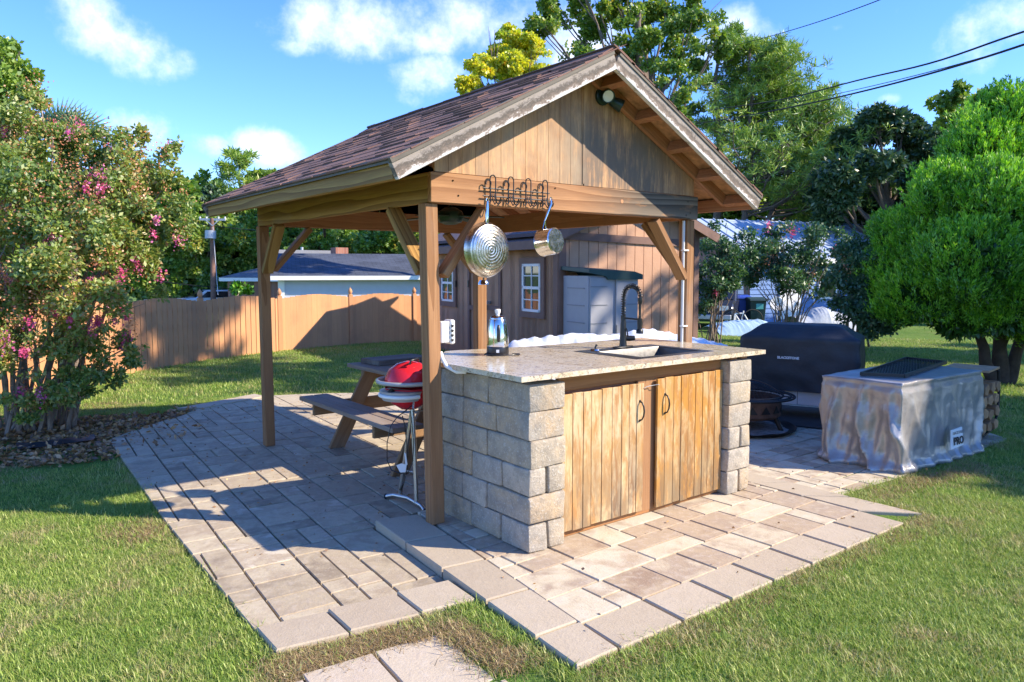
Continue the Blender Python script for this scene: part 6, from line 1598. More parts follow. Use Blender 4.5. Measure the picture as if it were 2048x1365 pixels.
tree('magnolia_tree', 'dark glossy round headed tree left of the bright cypress', 'tree', TB(1770, 35), clumps_px([(1760, 235, 34), (1705, 290, 38), (1735, 265, 36), (1805, 255, 40), (1845, 285, 42), (1690, 350, 42), (1750, 330, 48), (1815, 335, 55), (1870, 350, 50), (1680, 410, 48), (1740, 420, 58), (1810, 430, 60), (1650, 455, 34), (1880, 440, 55), (1640, 390, 25), (1900, 300, 30), (1930, 380, 50), (1790, 385, 45), (1835, 420, 45), (1720, 470, 50), (1775, 460, 50), (1840, 470, 50), (1660, 330, 26)], 35, .08, 3),
     MAT['leaf_dark'], 90000, .26, .35, MAT['bark'], None, 3, .3, .2, .45, .45)
tree('pale_tree', 'light airy pale leaved tree peeking over the cypress', 'tree', TB(1930, 44), clumps_px([(1890, 205, 22), (1920, 190, 20), (1945, 215, 24), (1970, 200, 14), (1900, 240, 24), (1960, 250, 30), (2030, 205, 20), (1925, 270, 40)], 44, .04, 4), MAT['leaf_gum'], 7000, .32, .14, MAT['bark'], None, 4, .4, .3, .7, .3)
for k, (x, D, lst, mt, lab) in enumerate([
    (1560, 44, [(1540, 400, 45), (1600, 380, 50), (1570, 440, 55), (1640, 350, 45), (1620, 430, 50), (1500, 440, 40)], 'leaf_oak', 'sunlit green understory tree behind the leaning pine'),
    (1450, 46, [(1440, 380, 45), (1410, 420, 40), (1470, 430, 45), (1400, 360, 35), (1490, 390, 40)], 'leaf_oak', 'small green tree behind the pines beside the pavilion roof tip'),
    (1690, 41, [(1690, 480, 45), (1660, 430, 40), (1720, 400, 50), (1740, 470, 50), (1690, 360, 40)], 'leaf_gum', 'yellow green tree glimpsed under the dark magnolia'),
    (1900, 38, [(1880, 560, 60), (1950, 520, 70), (2030, 560, 70), (1800, 560, 60), (2080, 480, 80), (1850, 500, 60), (2100, 600, 60)], 'leaf_dark', 'dark thicket tree behind the bright cypress'),
    (2150, 30, [(2120, 300, 90), (2200, 380, 120), (2100, 420, 80), (2060, 260, 40), (2250, 260, 120)], 'leaf_dark', 'dark tree at the right edge beyond the cypress')]):
    tree('broadleaf_tree', lab, 'tree', TB(x, D), clumps_px(lst, D, .06, 20+k), MAT[mt], 20000, .30, .25, MAT['bark'], None, 20+k, .3, .18, .6, .45)

# pines
def pine(label, p0, p1, nb, lmax, seed, side=None, crown0=.3, tr=.16, group=None, tuft=22, name='pine_tree', dens=1.4, nl=.20, sg=.045):
    base = Vector(p0); topp = Vector(p1); t = thing(name, label, 'tree', tuple(base), 0, group); r = random.Random(seed); g = np.random.default_rng(seed)
    tk = limb(base, topp, 0, 12, seed); rad = [tr*(1-.80*i/11) for i in range(12)]; mb = MB().tube(tk, rad, 9); P = []; A = []
    for k in range(nb):
        f = crown0+(1-crown0)*(k+.5)/nb; s = f*11; i = min(10, int(s)); st_ = tk[i].lerp(tk[i+1], s-i)
        a = r.uniform(0, 2*math.pi) if side is None or r.random() < .35 else side+r.uniform(-1.0, 1.0)
        l = lmax*(1.0-.72*((f-crown0)/(1-crown0))**1.4)*r.uniform(.65, 1.1)
        e = st_+Vector((math.cos(a), math.sin(a), r.uniform(.15, .5)))*l; bl = limb(st_, e, -.07, 8, seed+k)
        mb.tube(bl, [rad[i]*.36*(1-.8*q/7) for q in range(8)], 5, False)
        for q in range(3, 8):
            for w in range(int(4*dens)+(q > 5)):
                c = bl[q]+Vector((r.gauss(0, 1), r.gauss(0, 1), r.gauss(0, .35)))*l*.13+Vector((0, 0, .06*l))
                if w % 2 == 0: mb.tube([bl[q], bl[q].lerp(c, .5)+Vector((0, 0, .03)), c], [.014, .01, .006], 4, False)
                P.append(np.repeat([tuple(c)], tuft, 0)+g.normal(size=(tuft, 3))*sg); A.append(g.normal(size=(tuft, 3)))
    mb.build('trunk', MAT['bark'], t, 60); P = np.concatenate(P); A = np.concatenate(A); A[:, 2] += .5
    sh = np.clip(.42+.3*vnoise(P, .7, seed)+.2*g.normal(size=len(P)), 0, 1)
    cr = mkob('needles', leafmesh('needles', P, nl, MAT['leaf_pine'], .13, A, 0, sh, seed, .1), None, t); cr['kind'] = 'stuff'
    CH[t] = kids(t); return t
RA = math.atan2(RT.y, RT.x)
pine('tall straight pine with grey trunk, nearest the pavilion roof', TB(1432, 40), PD(1436, 70, 40), 46, 4.6, 31, RA, .40, .30, nl=.33, sg=.075)
pine('slender pine right of the tallest one, behind the blue house', TB(1488, 39), PD(1500, 90, 39), 60, 5.2, 37, RA, .35, .26, nl=.33, sg=.075)
pine('leaning pine spreading its branches right over the blue house', TB(1512, 38), PD(1588, 210, 39), 54, 5.6, 41, RA, .32, .24, nl=.33, sg=.075)

# bright cypress
def cypress(label, base, mounds, n, seed, tr, stems):
    mounds = [(c_, tuple(v*.92 for v in r_)) for c_, r_ in mounds]; t = thing('cypress_tree', label, 'tree', tuple(base), 0); g = np.random.default_rng(seed); mb = MB()
    for (dx, dy, h) in stems: mb.tube(limb(Vector(base)+Vector((dx*.15, dy*.15, -.1)), Vector(base)+Vector((dx, dy, h)), 0, 7, int(h*100)), [tr*(1-.11*i) for i in range(7)], 9)
    mb.build('trunk', MAT['darkbark'], t, 60)
    # sprays: small upright flame shaped plumes set on the mounds
    P, d = clump_points(mounds, n//30, seed, .55, .05, 3.0, 26); Pb, db = clump_points(mounds, n//30, seed+6, .90, .12, 3.0); P = np.concatenate([P, Pb]); d = np.concatenate([d, db])
    k = 24; u = g.random(len(P)*k)[:, None]; ax0 = d*.55+g.normal(size=d.shape)*.18; ax0[:, 2] += .95; ax0 /= np.linalg.norm(ax0, axis=1, keepdims=True); axr = np.repeat(ax0, k, 0)
    C = np.repeat(P, k, 0)+axr*(u*.17)+g.normal(size=(len(P)*k, 3))*(.030*(1.15-u)); ax = axr+g.normal(size=axr.shape)*.25
    hh = np.repeat(.44+.22*vnoise(P, 2.2, seed)+.14*g.normal(size=len(P)), k)+.10*g.normal(size=len(C))+.22*u[:, 0]
    cr = mkob('foliage', leafmesh('foliage', C, .058, MAT['leaf_cypress'], .26, ax, .1, np.clip(hh, 0, 1), seed, .30), None, t); cr['kind'] = 'stuff'
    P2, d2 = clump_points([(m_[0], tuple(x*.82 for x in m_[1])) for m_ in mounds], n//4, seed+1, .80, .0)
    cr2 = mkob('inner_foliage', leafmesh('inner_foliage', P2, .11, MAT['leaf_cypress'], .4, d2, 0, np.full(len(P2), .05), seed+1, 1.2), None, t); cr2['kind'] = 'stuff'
cyD = 11.1; cb = TB(2012, cyD)
def md(x, y, rx, ry, D=cyD): p = PD(x, y, D); k = D/CAMF; return (tuple(p), (rx*k, rx*k, ry*k))
cypress('large bright green cypress with a dense mounded crown at the right edge', cb,
        [md(2005, 250, 55, 72), md(1960, 320, 75, 80, 11.0), md(2060, 320, 80, 90), md(1900, 410, 75, 80, 10.7), md(1985, 420, 95, 95, 10.3), md(2080, 430, 90, 110, 10.6), md(1870, 500, 80, 75, 10.9), md(1815, 500, 60, 65, 11.2), md(1790, 560, 55, 60, 11.2), md(1940, 530, 95, 90, 10.1), md(2040, 560, 100, 90, 10.2), md(1850, 590, 80, 60, 10.7), md(1980, 620, 90, 55, 10.6), md(1785, 470, 40, 40, 11.5), md(2090, 650, 80, 50, 10.6), md(2130, 350, 110, 130), md(2170, 520, 120, 130), md(1920, 640, 60, 40, 10.7), md(1800, 620, 50, 35, 11.0)], 300000, 51, .11,
        [(0, 0, 1.9), (-.5, .3, 1.2), (.4, -.2, 1.4), (-.1, .1, 2.6)])
# flowering shrubs
def myrtle(label, base, clumps, n, leaf, seed, nst, bloom=.025, mat='leaf_myrtle', name='crape_myrtle', seed_mix=.05, gap=.25, tr=.025, spread=.35):
    t = thing(name, label, 'shrub', tuple(base), 0); g = np.random.default_rng(seed); r = random.Random(seed); mb = MB(); base = Vector(base); ends = []
    for k in range(nst):
        c = Vector(clumps[k % len(clumps)][0]); rr_ = clumps[k % len(clumps)][1][0]; c = c+Vector((r.uniform(-1, 1), r.uniform(-1, 1), r.uniform(-.5, 1)))*rr_*.7
        b0 = base+Vector((r.uniform(-1, 1)*spread, r.uniform(-1, 1)*spread, -.05)); mid = b0.lerp(c, .45); mid.x = b0.x+(c.x-b0.x)*.3; mid.y = b0.y+(c.y-b0.y)*.3
        pts = [b0.lerp(mid, q/4)+Vector((r.uniform(-1, 1), r.uniform(-1, 1), 0))*.02 for q in range(4)]+[mid.lerp(c, q/5)+Vector((r.uniform(-1, 1), r.uniform(-1, 1), 0))*.025 for q in range(6)]
        mb.tube(pts, [tr*(1-.085*q) for q in range(10)], 6, False)
        for w in range(4):
            q = pts[r.randint(4, 8)]; e = q+Vector((r.gauss(0, .3), r.gauss(0, .3), r.uniform(.1, .5)))*(rr_+.2); mb.tube([q, q.lerp(e, .5)+Vector((0, 0, -.02)), e], [tr*.4, tr*.25, tr*.1], 4, False)
    mb.build('stems', MAT['palebark'], t, 60)
    P, d = clump_points(clumps, n, seed, .15, gap, 4.0, 12)
    sh = np.clip(.42+.28*vnoise(P, 1.6, seed)+.22*g.normal(size=len(P)), 0, 1)
    o = mkob('leaves', leafmesh('leaves', P, leaf, MAT[mat], .52, d*.6, -.1, sh, seed, 1), None, t); o['kind'] = 'stuff'
    nb = int(n*bloom/22); 
    if nb:
        Q, dq = clump_points(clumps, nb, seed+3, .85, .1, 3.0); up_ok = dq[:, 2] > -.4; Q = Q[up_ok]
        k = 46; C = np.repeat(Q, k, 0)+g.normal(size=(len(Q)*k, 3))*np.array([.030, .030, .046])*(leaf/.055)*np.repeat(g.uniform(.5, 1.15, len(Q)), k)[:, None]
        o = mkob('blossoms', leafmesh('blossoms', C, leaf*.5, MAT['blossom'], .9, None, 0, np.clip(np.repeat(g.random(len(Q)), k)*.6+.2+g.normal(size=len(C))*.15, 0, 1), seed+4), None, t); o['kind'] = 'stuff'
    ns = int(n*seed_mix/22)
    if ns:
        Q, dq = clump_points(clumps, ns, seed+7, .9, .1, 3.0); Q = Q[dq[:, 2] > -.1]
        k = 34; C = np.repeat(Q, k, 0)+g.normal(size=(len(Q)*k, 3))*np.array([.05, .05, .09])*(leaf/.055)
        o = mkob('seed_heads', leafmesh('seed_heads', C, leaf*.42, MAT['seedhead'], .8, None, .3, None, seed+8), None, t); o['kind'] = 'stuff'
def ms(x, y, r, D, ry=None): p = PD(x, y, D); k = D/CAMF; return (tuple(p), (r*k, r*k, (ry or r)*k))
mb0 = PZ(75, 862, -.1)
myrtle('big crape myrtle with pink blossoms and russet seed heads at the left edge', mb0,
       [ms(60, 300, 75, 8.3), ms(150, 310, 70, 8.2), ms(230, 350, 70, 8.0), ms(300, 330, 45, 8.1), ms(320, 400, 50, 8.0), ms(20, 400, 95, 8.0), ms(120, 410, 90, 7.7), ms(220, 440, 85, 7.6), ms(300, 480, 70, 7.8),
        ms(60, 520, 95, 7.5), ms(170, 540, 90, 7.5), ms(260, 560, 60, 7.8), ms(20, 620, 80, 7.2), ms(110, 640, 70, 7.4), ms(200, 650, 55, 7.8), ms(245, 700, 35, 8.0), ms(30, 720, 55, 7.0), ms(-60, 450, 130, 8.0), ms(-60, 640, 110, 7.4), ms(340, 300, 22, 8.2), ms(280, 270, 18, 8.2), ms(60, 195, 26, 8.3), ms(30, 240, 40, 8.4), ms(100, 790, 50, 7.4, 25), ms(180, 620, 60, 7.3), ms(40, 815, 48, 7.3, 26), ms(160, 770, 45, 7.6, 28), ms(210, 745, 34, 7.9, 26)],
       88000, .050, 61, 34, .045, seed_mix=.17, tr=.024, gap=.34)
myrtle('thin crape myrtle in shade just right of the right front post', TB(1420, 18), [ms(1420, 520, 45, 18), ms(1460, 480, 40, 18), ms(1400, 590, 40, 18), ms(1470, 550, 34, 18.1), ms(1490, 505, 34, 18.3), ms(1425, 560, 38, 18)], 9500, .085, 62, 16, .01, 'leaf_bush', seed_mix=.02, gap=.3, tr=.018, spread=.2)
myrtle('wide crape myrtle with magenta blooms in front of the blue house', TB(1578, 19), [ms(1550, 500, 48, 19), ms(1600, 482, 46, 19), ms(1540, 550, 40, 19), ms(1620, 545, 45, 19), ms(1660, 500, 40, 19), ms(1500, 540, 28, 19.3), ms(1580, 540, 45, 18.8), ms(1680, 540, 36, 19)], 14000, .09, 63, 22, .02, 'leaf_bush', seed_mix=.03, gap=.3, tr=.02, spread=.25)
myrtle('blue green many stemmed shrub between the griddle and the cypress', PZ(1712, 700, -.35), [ms(1710, 540, 50, 11.6), ms(1750, 500, 42, 11.8), ms(1720, 600, 48, 11.5), ms(1760, 570, 50, 11.6), ms(1690, 590, 35, 11.6), ms(1740, 640, 40, 11.4), ms(1780, 620, 35, 11.4)], 24000, .06, 64, 14, .0, 'leaf_bush', name='leafy_shrub', seed_mix=.01, gap=.2, tr=.03, spread=.25)
myrtle('low bright green bush beside the brick house window', PD(402 if 0 else 484, 590, 40), [ms(484, 578, 20, 40, 10)], 1500, .22, 65, 4, 0, 'leaf_cypress', name='round_bush', seed_mix=0)

# palm behind the crape myrtle
def palm():
    c = PD(118, 240, 9.4); t = thing('fan_palm', 'fan palm with a stiff pleated leaf rising behind the pink shrub', 'palm', (c.x, c.y, tz(c.x, c.y)))
    MB().tube([(c.x, c.y, tz(c.x, c.y)), (c.x+.05, c.y, 1.3), (c.x, c.y, c.z-.25)], [.12, .1, .07], 10).build('trunk', MAT['bark'], t, 60)
    for k, (dx, tilt, s) in enumerate(((-.05, .2, 1), (.55, .5, .9), (-.6, .6, .9), (.2, -.5, .8), (-.3, -.3, .85))):
        o = c+RT*dx*.45+Vector((0, 0, -.12-.12*abs(dx))); mb = MB(); nr = (-FW+RT*dx+Vector((0, 0, .35))).normalized(); e1 = nr.cross(Vector((0, 0, 1))).normalized(); e2 = e1.cross(nr)
        for q in range(26):
            a = -.25+(math.pi+.5)*q/25; d = (e1*math.cos(a)+e2*math.sin(a)); L_ = .52*s; w = .016; sd3 = d.cross(nr)
            tip = o+d*L_-Vector((0, 0, .05*abs(math.cos(a)))); m2 = o+d*L_*.55
            mb.add([o, m2+sd3*w, tip, m2-sd3*w, m2+nr*.012], [(0, 1, 4), (0, 4, 3), (1, 2, 4), (4, 2, 3)])
        me = mb.mesh('palm_leaf'); at = me.attributes.new('shade', 'FLOAT', 'POINT'); at.data.foreach_set('value', np.random.default_rng(k).random(len(me.vertices)).astype(np.float32)); me.materials.append(MAT['leaf_palm']); mkob('palm_leaf', me, None, t)
palm()
# oak at top left
tree('oak_tree', 'tall green oak behind the pink shrub at the top left corner', 'tree', TB(-40, 19), clumps_px([(10, 110, 38), (45, 155, 32), (0, 180, 50), (60, 190, 22), (-40, 130, 60), (20, 240, 50), (-60, 220, 80), (-30, 320, 90), (40, 320, 50)], 19, .05, 9), MAT['leaf_oak'], 26000, .13, .2, MAT['bark'], None, 9, .3, .12, .6, .45)
# woodland beyond the fence: individual trees, two crowns and one pine reused
def oak_proto(label, seed, mt):
    r = random.Random(seed); cl = []
    for k in range(13):
        a = r.uniform(0, 6.28); q = r.uniform(.3, 1)*2.1; z = r.uniform(2.2, 8.3); q *= (1-abs(z-5)/6.5); rad_ = r.uniform(1.1, 1.7)*(1-.25*abs(z-4.5)/4); cl.append(((q*math.cos(a), q*math.sin(a), z), (rad_, rad_, rad_*.9)))
    return tree('woodland_tree', label, 'tree', (0, 0, 0), cl, MAT[mt], 20000, .30, .22, MAT['bark'], 'trees of the wood beyond the fence', seed, .3, .15, .7, .45)
protoA = oak_proto('x', 71, 'leaf_oak'); protoB = oak_proto('x', 72, 'leaf_gum'); protoC = oak_proto('x', 74, 'leaf_dark')
protoP = pine('x', (0, 0, 0), (.2, .1, 10), 34, 2.2, 73, None, .45, .17, 'trees of the wood beyond the fence', 10, 'woodland_pine', .8, .42)
wood_list = []
rw = random.Random(5)
plan = [(-160, 50, 300, 'A'), (-60, 52, 320, 'P'), (60, 50, 330, 'B'), (150, 54, 300, 'A'), (235, 52, 330, 'A'), (300, 56, 320, 'P'), (335, 50, 322, 'A'), (375, 54, 350, 'B'), (408, 57, 322, 'A'), (440, 52, 372, 'C'), (482, 56, 296, 'P'), (520, 52, 345, 'A'), (556, 57, 325, 'B'), (598, 54, 330, 'A'), (640, 52, 330, 'B'), (675, 57, 315, 'P'), (712, 54, 330, 'A'), (745, 50, 350, 'B'), (778, 54, 340, 'B'), (815, 57, 330, 'A'), (850, 52, 330, 'P'),
        (320, 45, 400, 'A'), (410, 45, 420, 'B'), (520, 46, 400, 'B'), (545, 45, 440, 'A'), (655, 46, 425, 'A'), (770, 45, 430, 'A'), (835, 46, 420, 'B'), (385, 48, 372, 'A'), (450, 49, 395, 'B'),
        (355, 46, 430, 'B'), (470, 47, 440, 'A'), (570, 48, 420, 'A'), (620, 47, 452, 'B'), (700, 47, 440, 'B'), (740, 46, 455, 'B'), (800, 47, 430, 'A'), (890, 50, 360, 'A'), (1000, 55, 330, 'B'), (1100, 55, 330, 'A')]
labs = {'A': 'green broadleaf tree', 'B': 'yellow green tree', 'C': 'dark leafy tree', 'P': 'tall pine with a bare trunk'}
where = {}
for i, (x, D, ytop, kd) in enumerate(plan):
    p = PD(x, 600, D); zb = -1.2; zt_ = PD(x, ytop, D).z; h = (zt_-zb)/(9.6 if kd != 'P' else 10.4); src = {'A': protoA, 'B': protoB, 'C': protoC, 'P': protoP}[kd]
    Mw = Matrix.Translation((p.x, p.y, zb)) @ Matrix.Rotation(rw.uniform(0, 6.28), 4, 'Z') @ Matrix.Diagonal((h*rw.uniform(.95, 1.25), h*rw.uniform(.95, 1.25), h, 1))
    c = copy_tree(src, Mw)
    if x < 300: pos = 'behind the pink shrub'
    elif x < 520: pos = 'left of the far left post'
    elif x < 860: pos = 'under the pavilion eave'
    else: pos = 'behind the garden shed'
    pos2 = pos+(', front row' if ytop > 400 else ', back row')
    key = (kd, pos2); where[key] = where.get(key, 0)+1; od = ['', 'second ', 'third ', 'fourth ', 'fifth ', 'sixth ', 'seventh ', 'eighth '][where[key]-1]
    c['label'] = od+labs[kd]+' '+pos2+(' from the left' if od else '')
    c.name = 'woodland_pine' if kd == 'P' else 'woodland_tree'
    c['label'] = c['label'].replace('tall pine with a bare trunk', 'tall bare trunked pine')
# trees beside the photographer that throw the shade over the lawn and the grill corner
shade_at = [(12.7, -7.0, .98, .98, 'A', 'large green shade tree off to the right of the lawn'), (11.5, -8.6, .93, .70, 'B', 'yellow green shade tree nearest the photographer'), (22, -4.6, 1.15, 1.2, 'A', 'second large green tree farther right'), (6.96, -7.2, .50, .36, 'B', 'small slender yellow green tree at the right of the front lawn')]
for i, (x, y, h, w_, kd, lb) in enumerate(shade_at):
    src = {'A': protoA, 'B': protoB, 'C': protoC}[kd]
    c = copy_tree(src, Matrix.Translation((x, y, tz(x, y))) @ Matrix.Rotation(i*1.3, 4, 'Z') @ Matrix.Diagonal((w_, w_, h, 1)))
    c['label'] = lb; c['group'] = 'shade trees right of the lawn'; c.name = 'shade_tree'
for i, (x, y, lb) in enumerate(((15.9, -5.6, 'tall high crowned tree right of the lawn'), (18.6, -3.3, 'second tall high crowned tree right of the lawn'))):
    r9 = random.Random(300+i); cl = [((x+r9.uniform(-2.2, 2.2), y+r9.uniform(-2.2, 2.2), r9.uniform(*((12, 18), (8.5, 12.5))[i])), (1.2, 1.2, 1.0)) for _ in range(7)]
    tree('shade_tree', lb, 'tree', (x, y, tz(x, y)), cl, MAT['leaf_oak'], 3400, .30, .25, MAT['bark'], 'shade trees right of the lawn', 310+i, .6, .1, .7, .4)
for pr in (protoA, protoB, protoC, protoP):
    for ch in CH[pr]: bpy.data.objects.remove(ch)
    bpy.data.objects.remove(pr)

# ------------------------------------------------------------------ grass blades, weeds and fallen leaves
def tuft(name, seed, nb, h, spread, wid, tilt):
    g = np.random.default_rng(seed); V = []; F = []; sh = []
    for k in range(nb):
        p = g.normal(size=2)*spread; a = g.random()*6.28; d = np.array([math.cos(a), math.sin(a)]); s = np.array([-d[1], d[0]])*wid*(.7+.6*g.random()); hh = h*(.5+.8*g.random()); ln = tilt*hh*(.3+g.random())
        b = len(V); V += [(p[0]-s[0], p[1]-s[1], -.01), (p[0]+s[0], p[1]+s[1], -.01), (p[0]+d[0]*ln*.35+s[0]*.7, p[1]+d[1]*ln*.35+s[1]*.7, hh*.6), (p[0]+d[0]*ln*.35-s[0]*.7, p[1]+d[1]*ln*.35-s[1]*.7, hh*.6), (p[0]+d[0]*ln, p[1]+d[1]*ln, hh)]
        F += [(b, b+1, b+2, b+3), (b+3, b+2, b+4)]; q = g.random(); sh += [q]*5
    me = bpy.data.meshes.new(name); me.from_pydata(V, [], F); at = me.attributes.new('shade', 'FLOAT', 'POINT'); at.data.foreach_set('value', np.array(sh, np.float32))
    return me
def grass_mat():
    m_ = bpy.data.materials.new('grass_blade'); m_.use_nodes = True; nt = m_.node_tree; nt.nodes.clear()
    at = N(nt, 'ShaderNodeAttribute', attribute_name='shade'); w = coords(nt, 'World')
    a = noise_(nt, w, .9, 4, .6); dry = noise_(nt, w, 2.1, 5, .7)
    c = ramp(nt, math_(nt, 'ADD', math_(nt, 'MULTIPLY', at.outputs['Fac'], .75), math_(nt, 'MULTIPLY', math_(nt, 'SUBTRACT', a, .35), .7)), [(0, (.14, .27, .04)), (.3, (.24, .38, .055)), (.6, (.36, .47, .09)), (1, (.58, .56, .22))])
    c = mixc(nt, math_(nt, 'MULTIPLY', rmap(nt, dry, .50, .62, 0, .8), rmap(nt, at.outputs['Fac'], .2, .7)), c, (.55, .42, .23))
    d = N(nt, 'ShaderNodeBsdfDiffuse'); t = N(nt, 'ShaderNodeBsdfTranslucent'); L(nt, c, d.inputs[0]); L(nt, c, t.inputs[0])
    x = N(nt, 'ShaderNodeMixShader', i_Fac=.35); L(nt, d.outputs[0], x.inputs[1]); L(nt, t.outputs[0], x.inputs[2])
    g = N(nt, 'ShaderNodeBsdfGlossy'); g.inputs['Roughness'].default_value = .45; g.inputs[0].default_value = (.6, .6, .5, 1)
    y = N(nt, 'ShaderNodeMixShader', i_Fac=.06); L(nt, x.outputs[0], y.inputs[1]); L(nt, g.outputs[0], y.inputs[2])
    o = N(nt, 'ShaderNodeOutputMaterial'); L(nt, y.outputs[0], o.inputs[0]); return m_
MAT['grass'] = grass_mat()
def scatter(name, pts, scl, sources, label=None):
    me = bpy.data.meshes.new(name); me.vertices.add(len(pts)); me.vertices.foreach_set('co', np.asarray(pts, float).ravel())
    at = me.attributes.new('scl', 'FLOAT', 'POINT'); at.data.foreach_set('value', np.asarray(scl, np.float32)); me.update()
    o = mkob(name, me); cl = bpy.data.collections.new(name+'_sources')
    for s_ in sources: q = bpy.data.objects.new('tuft', s_); cl.objects.link(q)
    ng = bpy.data.node_groups.new(name, 'GeometryNodeTree'); ng.interface.new_socket('Geometry', in_out='INPUT', socket_type='NodeSocketGeometry'); ng.interface.new_socket('Geometry', in_out='OUTPUT', socket_type='NodeSocketGeometry')
    gi = ng.nodes.new('NodeGroupInput'); go = ng.nodes.new('NodeGroupOutput'); ip = ng.nodes.new('GeometryNodeInstanceOnPoints'); ci = ng.nodes.new('GeometryNodeCollectionInfo')
    ci.inputs['Collection'].default_value = cl; ci.inputs['Separate Children'].default_value = True; ci.inputs['Reset Children'].default_value = True
    ip.inputs['Pick Instance'].default_value = True; rv = ng.nodes.new('FunctionNodeRandomValue'); rv.data_type = 'FLOAT_VECTOR'; rv.inputs[0].default_value = (-.12, -.12, 0); rv.inputs[1].default_value = (.12, .12, 6.28)
    na = ng.nodes.new('GeometryNodeInputNamedAttribute'); na.data_type = 'FLOAT'; na.inputs[0].default_value = 'scl'
    ng.links.new(gi.outputs[0], ip.inputs['Points']); ng.links.new(ci.outputs[0], ip.inputs['Instance']); ng.links.new(rv.outputs[0], ip.inputs['Rotation']); ng.links.new(na.outputs[0], ip.inputs['Scale']); ng.links.new(ip.outputs[0], go.inputs[0])
    md_ = o.modifiers.new('scatter', 'NODES'); md_.node_group = ng; return tag(o, label, kind='stuff')
def lawn_points(n, d0, d1, seed, half=R_(46)):
    g = np.random.default_rng(seed); r = np.sqrt(g.random(n)*(d1**2-d0**2)+d0**2); a = YAW+(g.random(n)*2-1)*half
    X = CP.x+r*np.sin(a); Y = CP.y+r*np.cos(a); out = []
    bare = vnoise(np.stack([X, Y, X*0], 1), 2.0, 3)
    for x, y, b in zip(X, Y, bare):
        jx, jy = x+g.normal()*.010, y+g.normal()*.010
        if in_paving(jx, jy): continue
        if b > 1.05 and g.random() < .6: continue
        if x < -.9 and y > 3.2 and math.hypot(x+1.35, y-4.6) < 1.25+.2*g.random(): continue
        out.append((x, y, tz(x, y)-.003))
    return out
srcs = []
for k in range(5):
    q = tuft('grass_tuft', 100+k, 22, .020, .030, .0014, 1.2); q.materials.append(MAT['grass']); srcs.append(q)
q = tuft('grass_tuft', 110, 9, .036, .022, .0022, 1.0); q.materials.append(MAT['grass']); srcs.append(q)
g_ = np.random.default_rng(4)
Pn = lawn_points(52000, 2.3, 6.2, 1)+lawn_points(40000, 6.2, 10.5, 2)
sc = g_.uniform(.7, 1.25, len(Pn))
scatter('lawn_grass', Pn, sc, srcs)
srcs2 = []
for k in range(3):
    q = tuft('grass_tuft', 120+k, 18, .035, .08, .004, .9); q.materials.append(MAT['grass']); srcs2.append(q)
Pf = lawn_points(30000, 10.5, 24, 3, R_(42)); scatter('far_lawn_grass', Pf, g_.uniform(.8, 1.4, len(Pf)), srcs2)
# weeds in the joints and a fringe of longer grass along the paving
fr = []
def along_edge(a, b, n, off=.03):
    for i in range(n):
        t = g_.random(); x = a[0]+(b[0]-a[0])*t+g_.normal()*off; y = a[1]+(b[1]-a[1])*t+g_.normal()*off
        fr.append((x, y, tz(x, y)))
E_ = [(-1.27, -.85), (-1.30, -.5), (-1.28, 1.2), (-1.17, 3.4)]
for a, b in zip(E_[:-1], E_[1:]): along_edge((a[0]-.03, a[1]), (b[0]-.03, b[1]), 170, .035)
along_edge((-1.3, -.89), (-.38, -1.04), 170, .03); along_edge((-.43, -1.05), (-.43, -1.8), 120, .025); along_edge((-.4, -1.85), (2.72, -1.85), 420, .028); along_edge((2.76, -1.8), (2.74, -1.3), 60, .025); along_edge((2.8, -1.3), (5.8, -1.35), 260, .05)
along_edge((1.5, 5.7), (2.7, 5.1), 120, .05); along_edge((-.2, 5.55), (.9, 6.05), 120, .05)
scatter('edge_grass', fr, g_.uniform(.6, 1.25, len(fr)), [srcs[5], srcs[0]])
wd_ = []
for x, y in ((-.75, 1.7), (-.95, 1.25), (-.55, 1.55), (-.2, 2.3), (-.9, .55), (-1.0, .15), (.55, 2.0), (-1.1, .6), (-.62, 2.2), (-.35, 1.9), (.3, 1.55), (-1.12, 1.35)):
    for k in range(16): wd_.append((x+g_.normal()*.12, y+g_.normal()*.03, -.06))
scatter('joint_weeds', wd_, g_.uniform(.2, .5, len(wd_)), [srcs[0], srcs[2]])
st_m = grass_mat(); st_m.name = 'dry_straw'
for nd in st_m.node_tree.nodes:
    if nd.bl_idname == 'ShaderNodeValToRGB':
        for e, c in zip(nd.color_ramp.elements, ((.24, .16, .08), (.36, .25, .12), (.50, .37, .19), (.62, .50, .29))): e.color = (*c, 1)
dsrc = []
for k in range(3):
    q = tuft('straw_tuft', 140+k, 16, .020, .035, .0016, 2.2); q.materials.append(st_m); dsrc.append(q)
dry_ = []
def dry_zone(a, b, n, off):
    for i in range(n):
        t = g_.random(); x = a[0]+(b[0]-a[0])*t+g_.normal()*off; y = a[1]+(b[1]-a[1])*t+g_.normal()*off
        if not in_paving(x, y): dry_.append((x, y, tz(x, y)+.004))
dry_zone((-1.32, -.93), (-.75, -.99), 700, .05); dry_zone((-1.35, -1.08), (-.66, -1.05), 420, .04); dry_zone((-.60, -1.1), (-.55, -1.6), 260, .045); dry_zone((-1.33, 1.1), (-1.5, 1.35), 220, .10); dry_zone((-.4, -1.85), (2.6, -1.86), 260, .03); dry_zone((2.85, -1.4), (4.4, -1.5), 260, .08)
for k in range(26):
    cx_, cy_ = g_.uniform(-3, 8), g_.uniform(-3.2, 12); r_ = g_.uniform(.08, .3)
    for q in range(int(140*r_/.2)): 
        x, y = cx_+g_.normal()*r_, cy_+g_.normal()*r_
        if not in_paving(x, y): dry_.append((x, y, tz(x, y)))
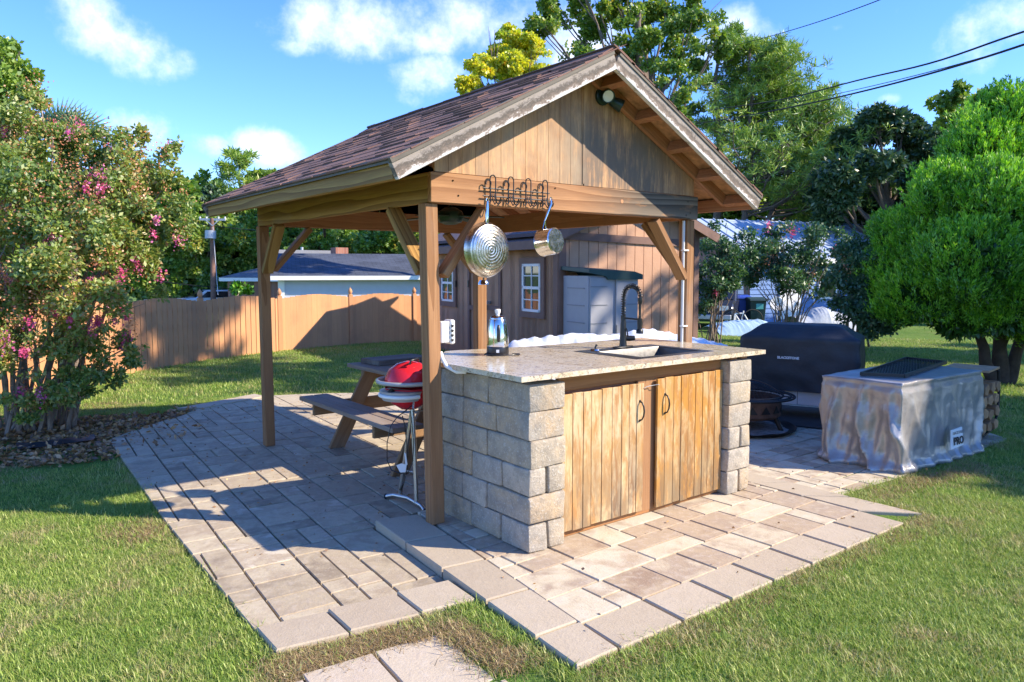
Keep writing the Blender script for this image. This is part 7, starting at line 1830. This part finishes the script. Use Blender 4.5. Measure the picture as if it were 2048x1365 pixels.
scatter('dry_grass', dry_, g_.uniform(.6, 1.3, len(dry_)), dsrc)
# fallen leaves under the shrub and blown over the pavers
n1 = 5200; a = g_.random(n1)*6.28; r = np.sqrt(g_.random(n1)); X = -1.32+r*np.cos(a)*1.15; Y = 4.55+r*np.sin(a)*1.15
X2 = g_.normal(-.4, .35, 700); Y2 = 5.15+(X2+.4)*.55+g_.normal(0, .14, 700); X = np.concatenate([X, X2]); Y = np.concatenate([Y, Y2])
Z = np.array([tz(x, y)+.012+.02*g_.random()+(.02 if in_paving(x, y) else 0) for x, y in zip(X, Y)])
keep = np.array([not in_paving(x, y) or g_.random() < .06 for x, y in zip(X, Y)]); P = np.stack([X, Y, Z], 1)[keep]
dd_ = g_.normal(size=(len(P), 3)); dd_[:, 2] *= .25
lf = mkob('fallen_leaves', leafmesh('fallen_leaves', P, .055, MAT['deadleaf'], .55, dd_, 0, None, 5, .05)); tag(lf, kind='stuff')
X = g_.uniform(-1.2, 2.3, 620); Y = g_.uniform(-.3, 5.4, 620); P = np.array([(x, y, -.046) for x, y in zip(X, Y) if pip(x, y, LOWER) and not (x > .1 and y < .5)])
X = g_.uniform(-.3, 5, 120); Y = g_.uniform(-1.7, 1, 120); P = np.concatenate([P, np.array([(x, y, .008) for x, y in zip(X, Y) if y < -.8 or x > 2.8])])
dd_ = g_.normal(size=(len(P), 3)); dd_[:, 2] *= .2
lf = mkob('leaf_litter', leafmesh('leaf_litter', P, .022, MAT['deadleaf'], .6, dd_, 0, None, 6, .05)); tag(lf, kind='stuff')
# dark drip tray like weed cloth under the shrub
pf = MB(); c = PZ(120, 885, -.05)
for i in range(12):
    for j in range(5): pf.v.append((c.x-.35+i*.06, c.y-.16+j*.07, -.035+.035*mnoise.noise(Vector((i*.5, j*.7, 1)))))
for i in range(11):
    for j in range(4): pf.f.append((i*5+j, (i+1)*5+j, (i+1)*5+j+1, i*5+j+1)); pf.mi.append(0)
tag(pf.build('weed_cloth', MAT['blackcover'], None, 180), 'crumpled black weed cloth on the ground under the pink shrub', 'cloth')
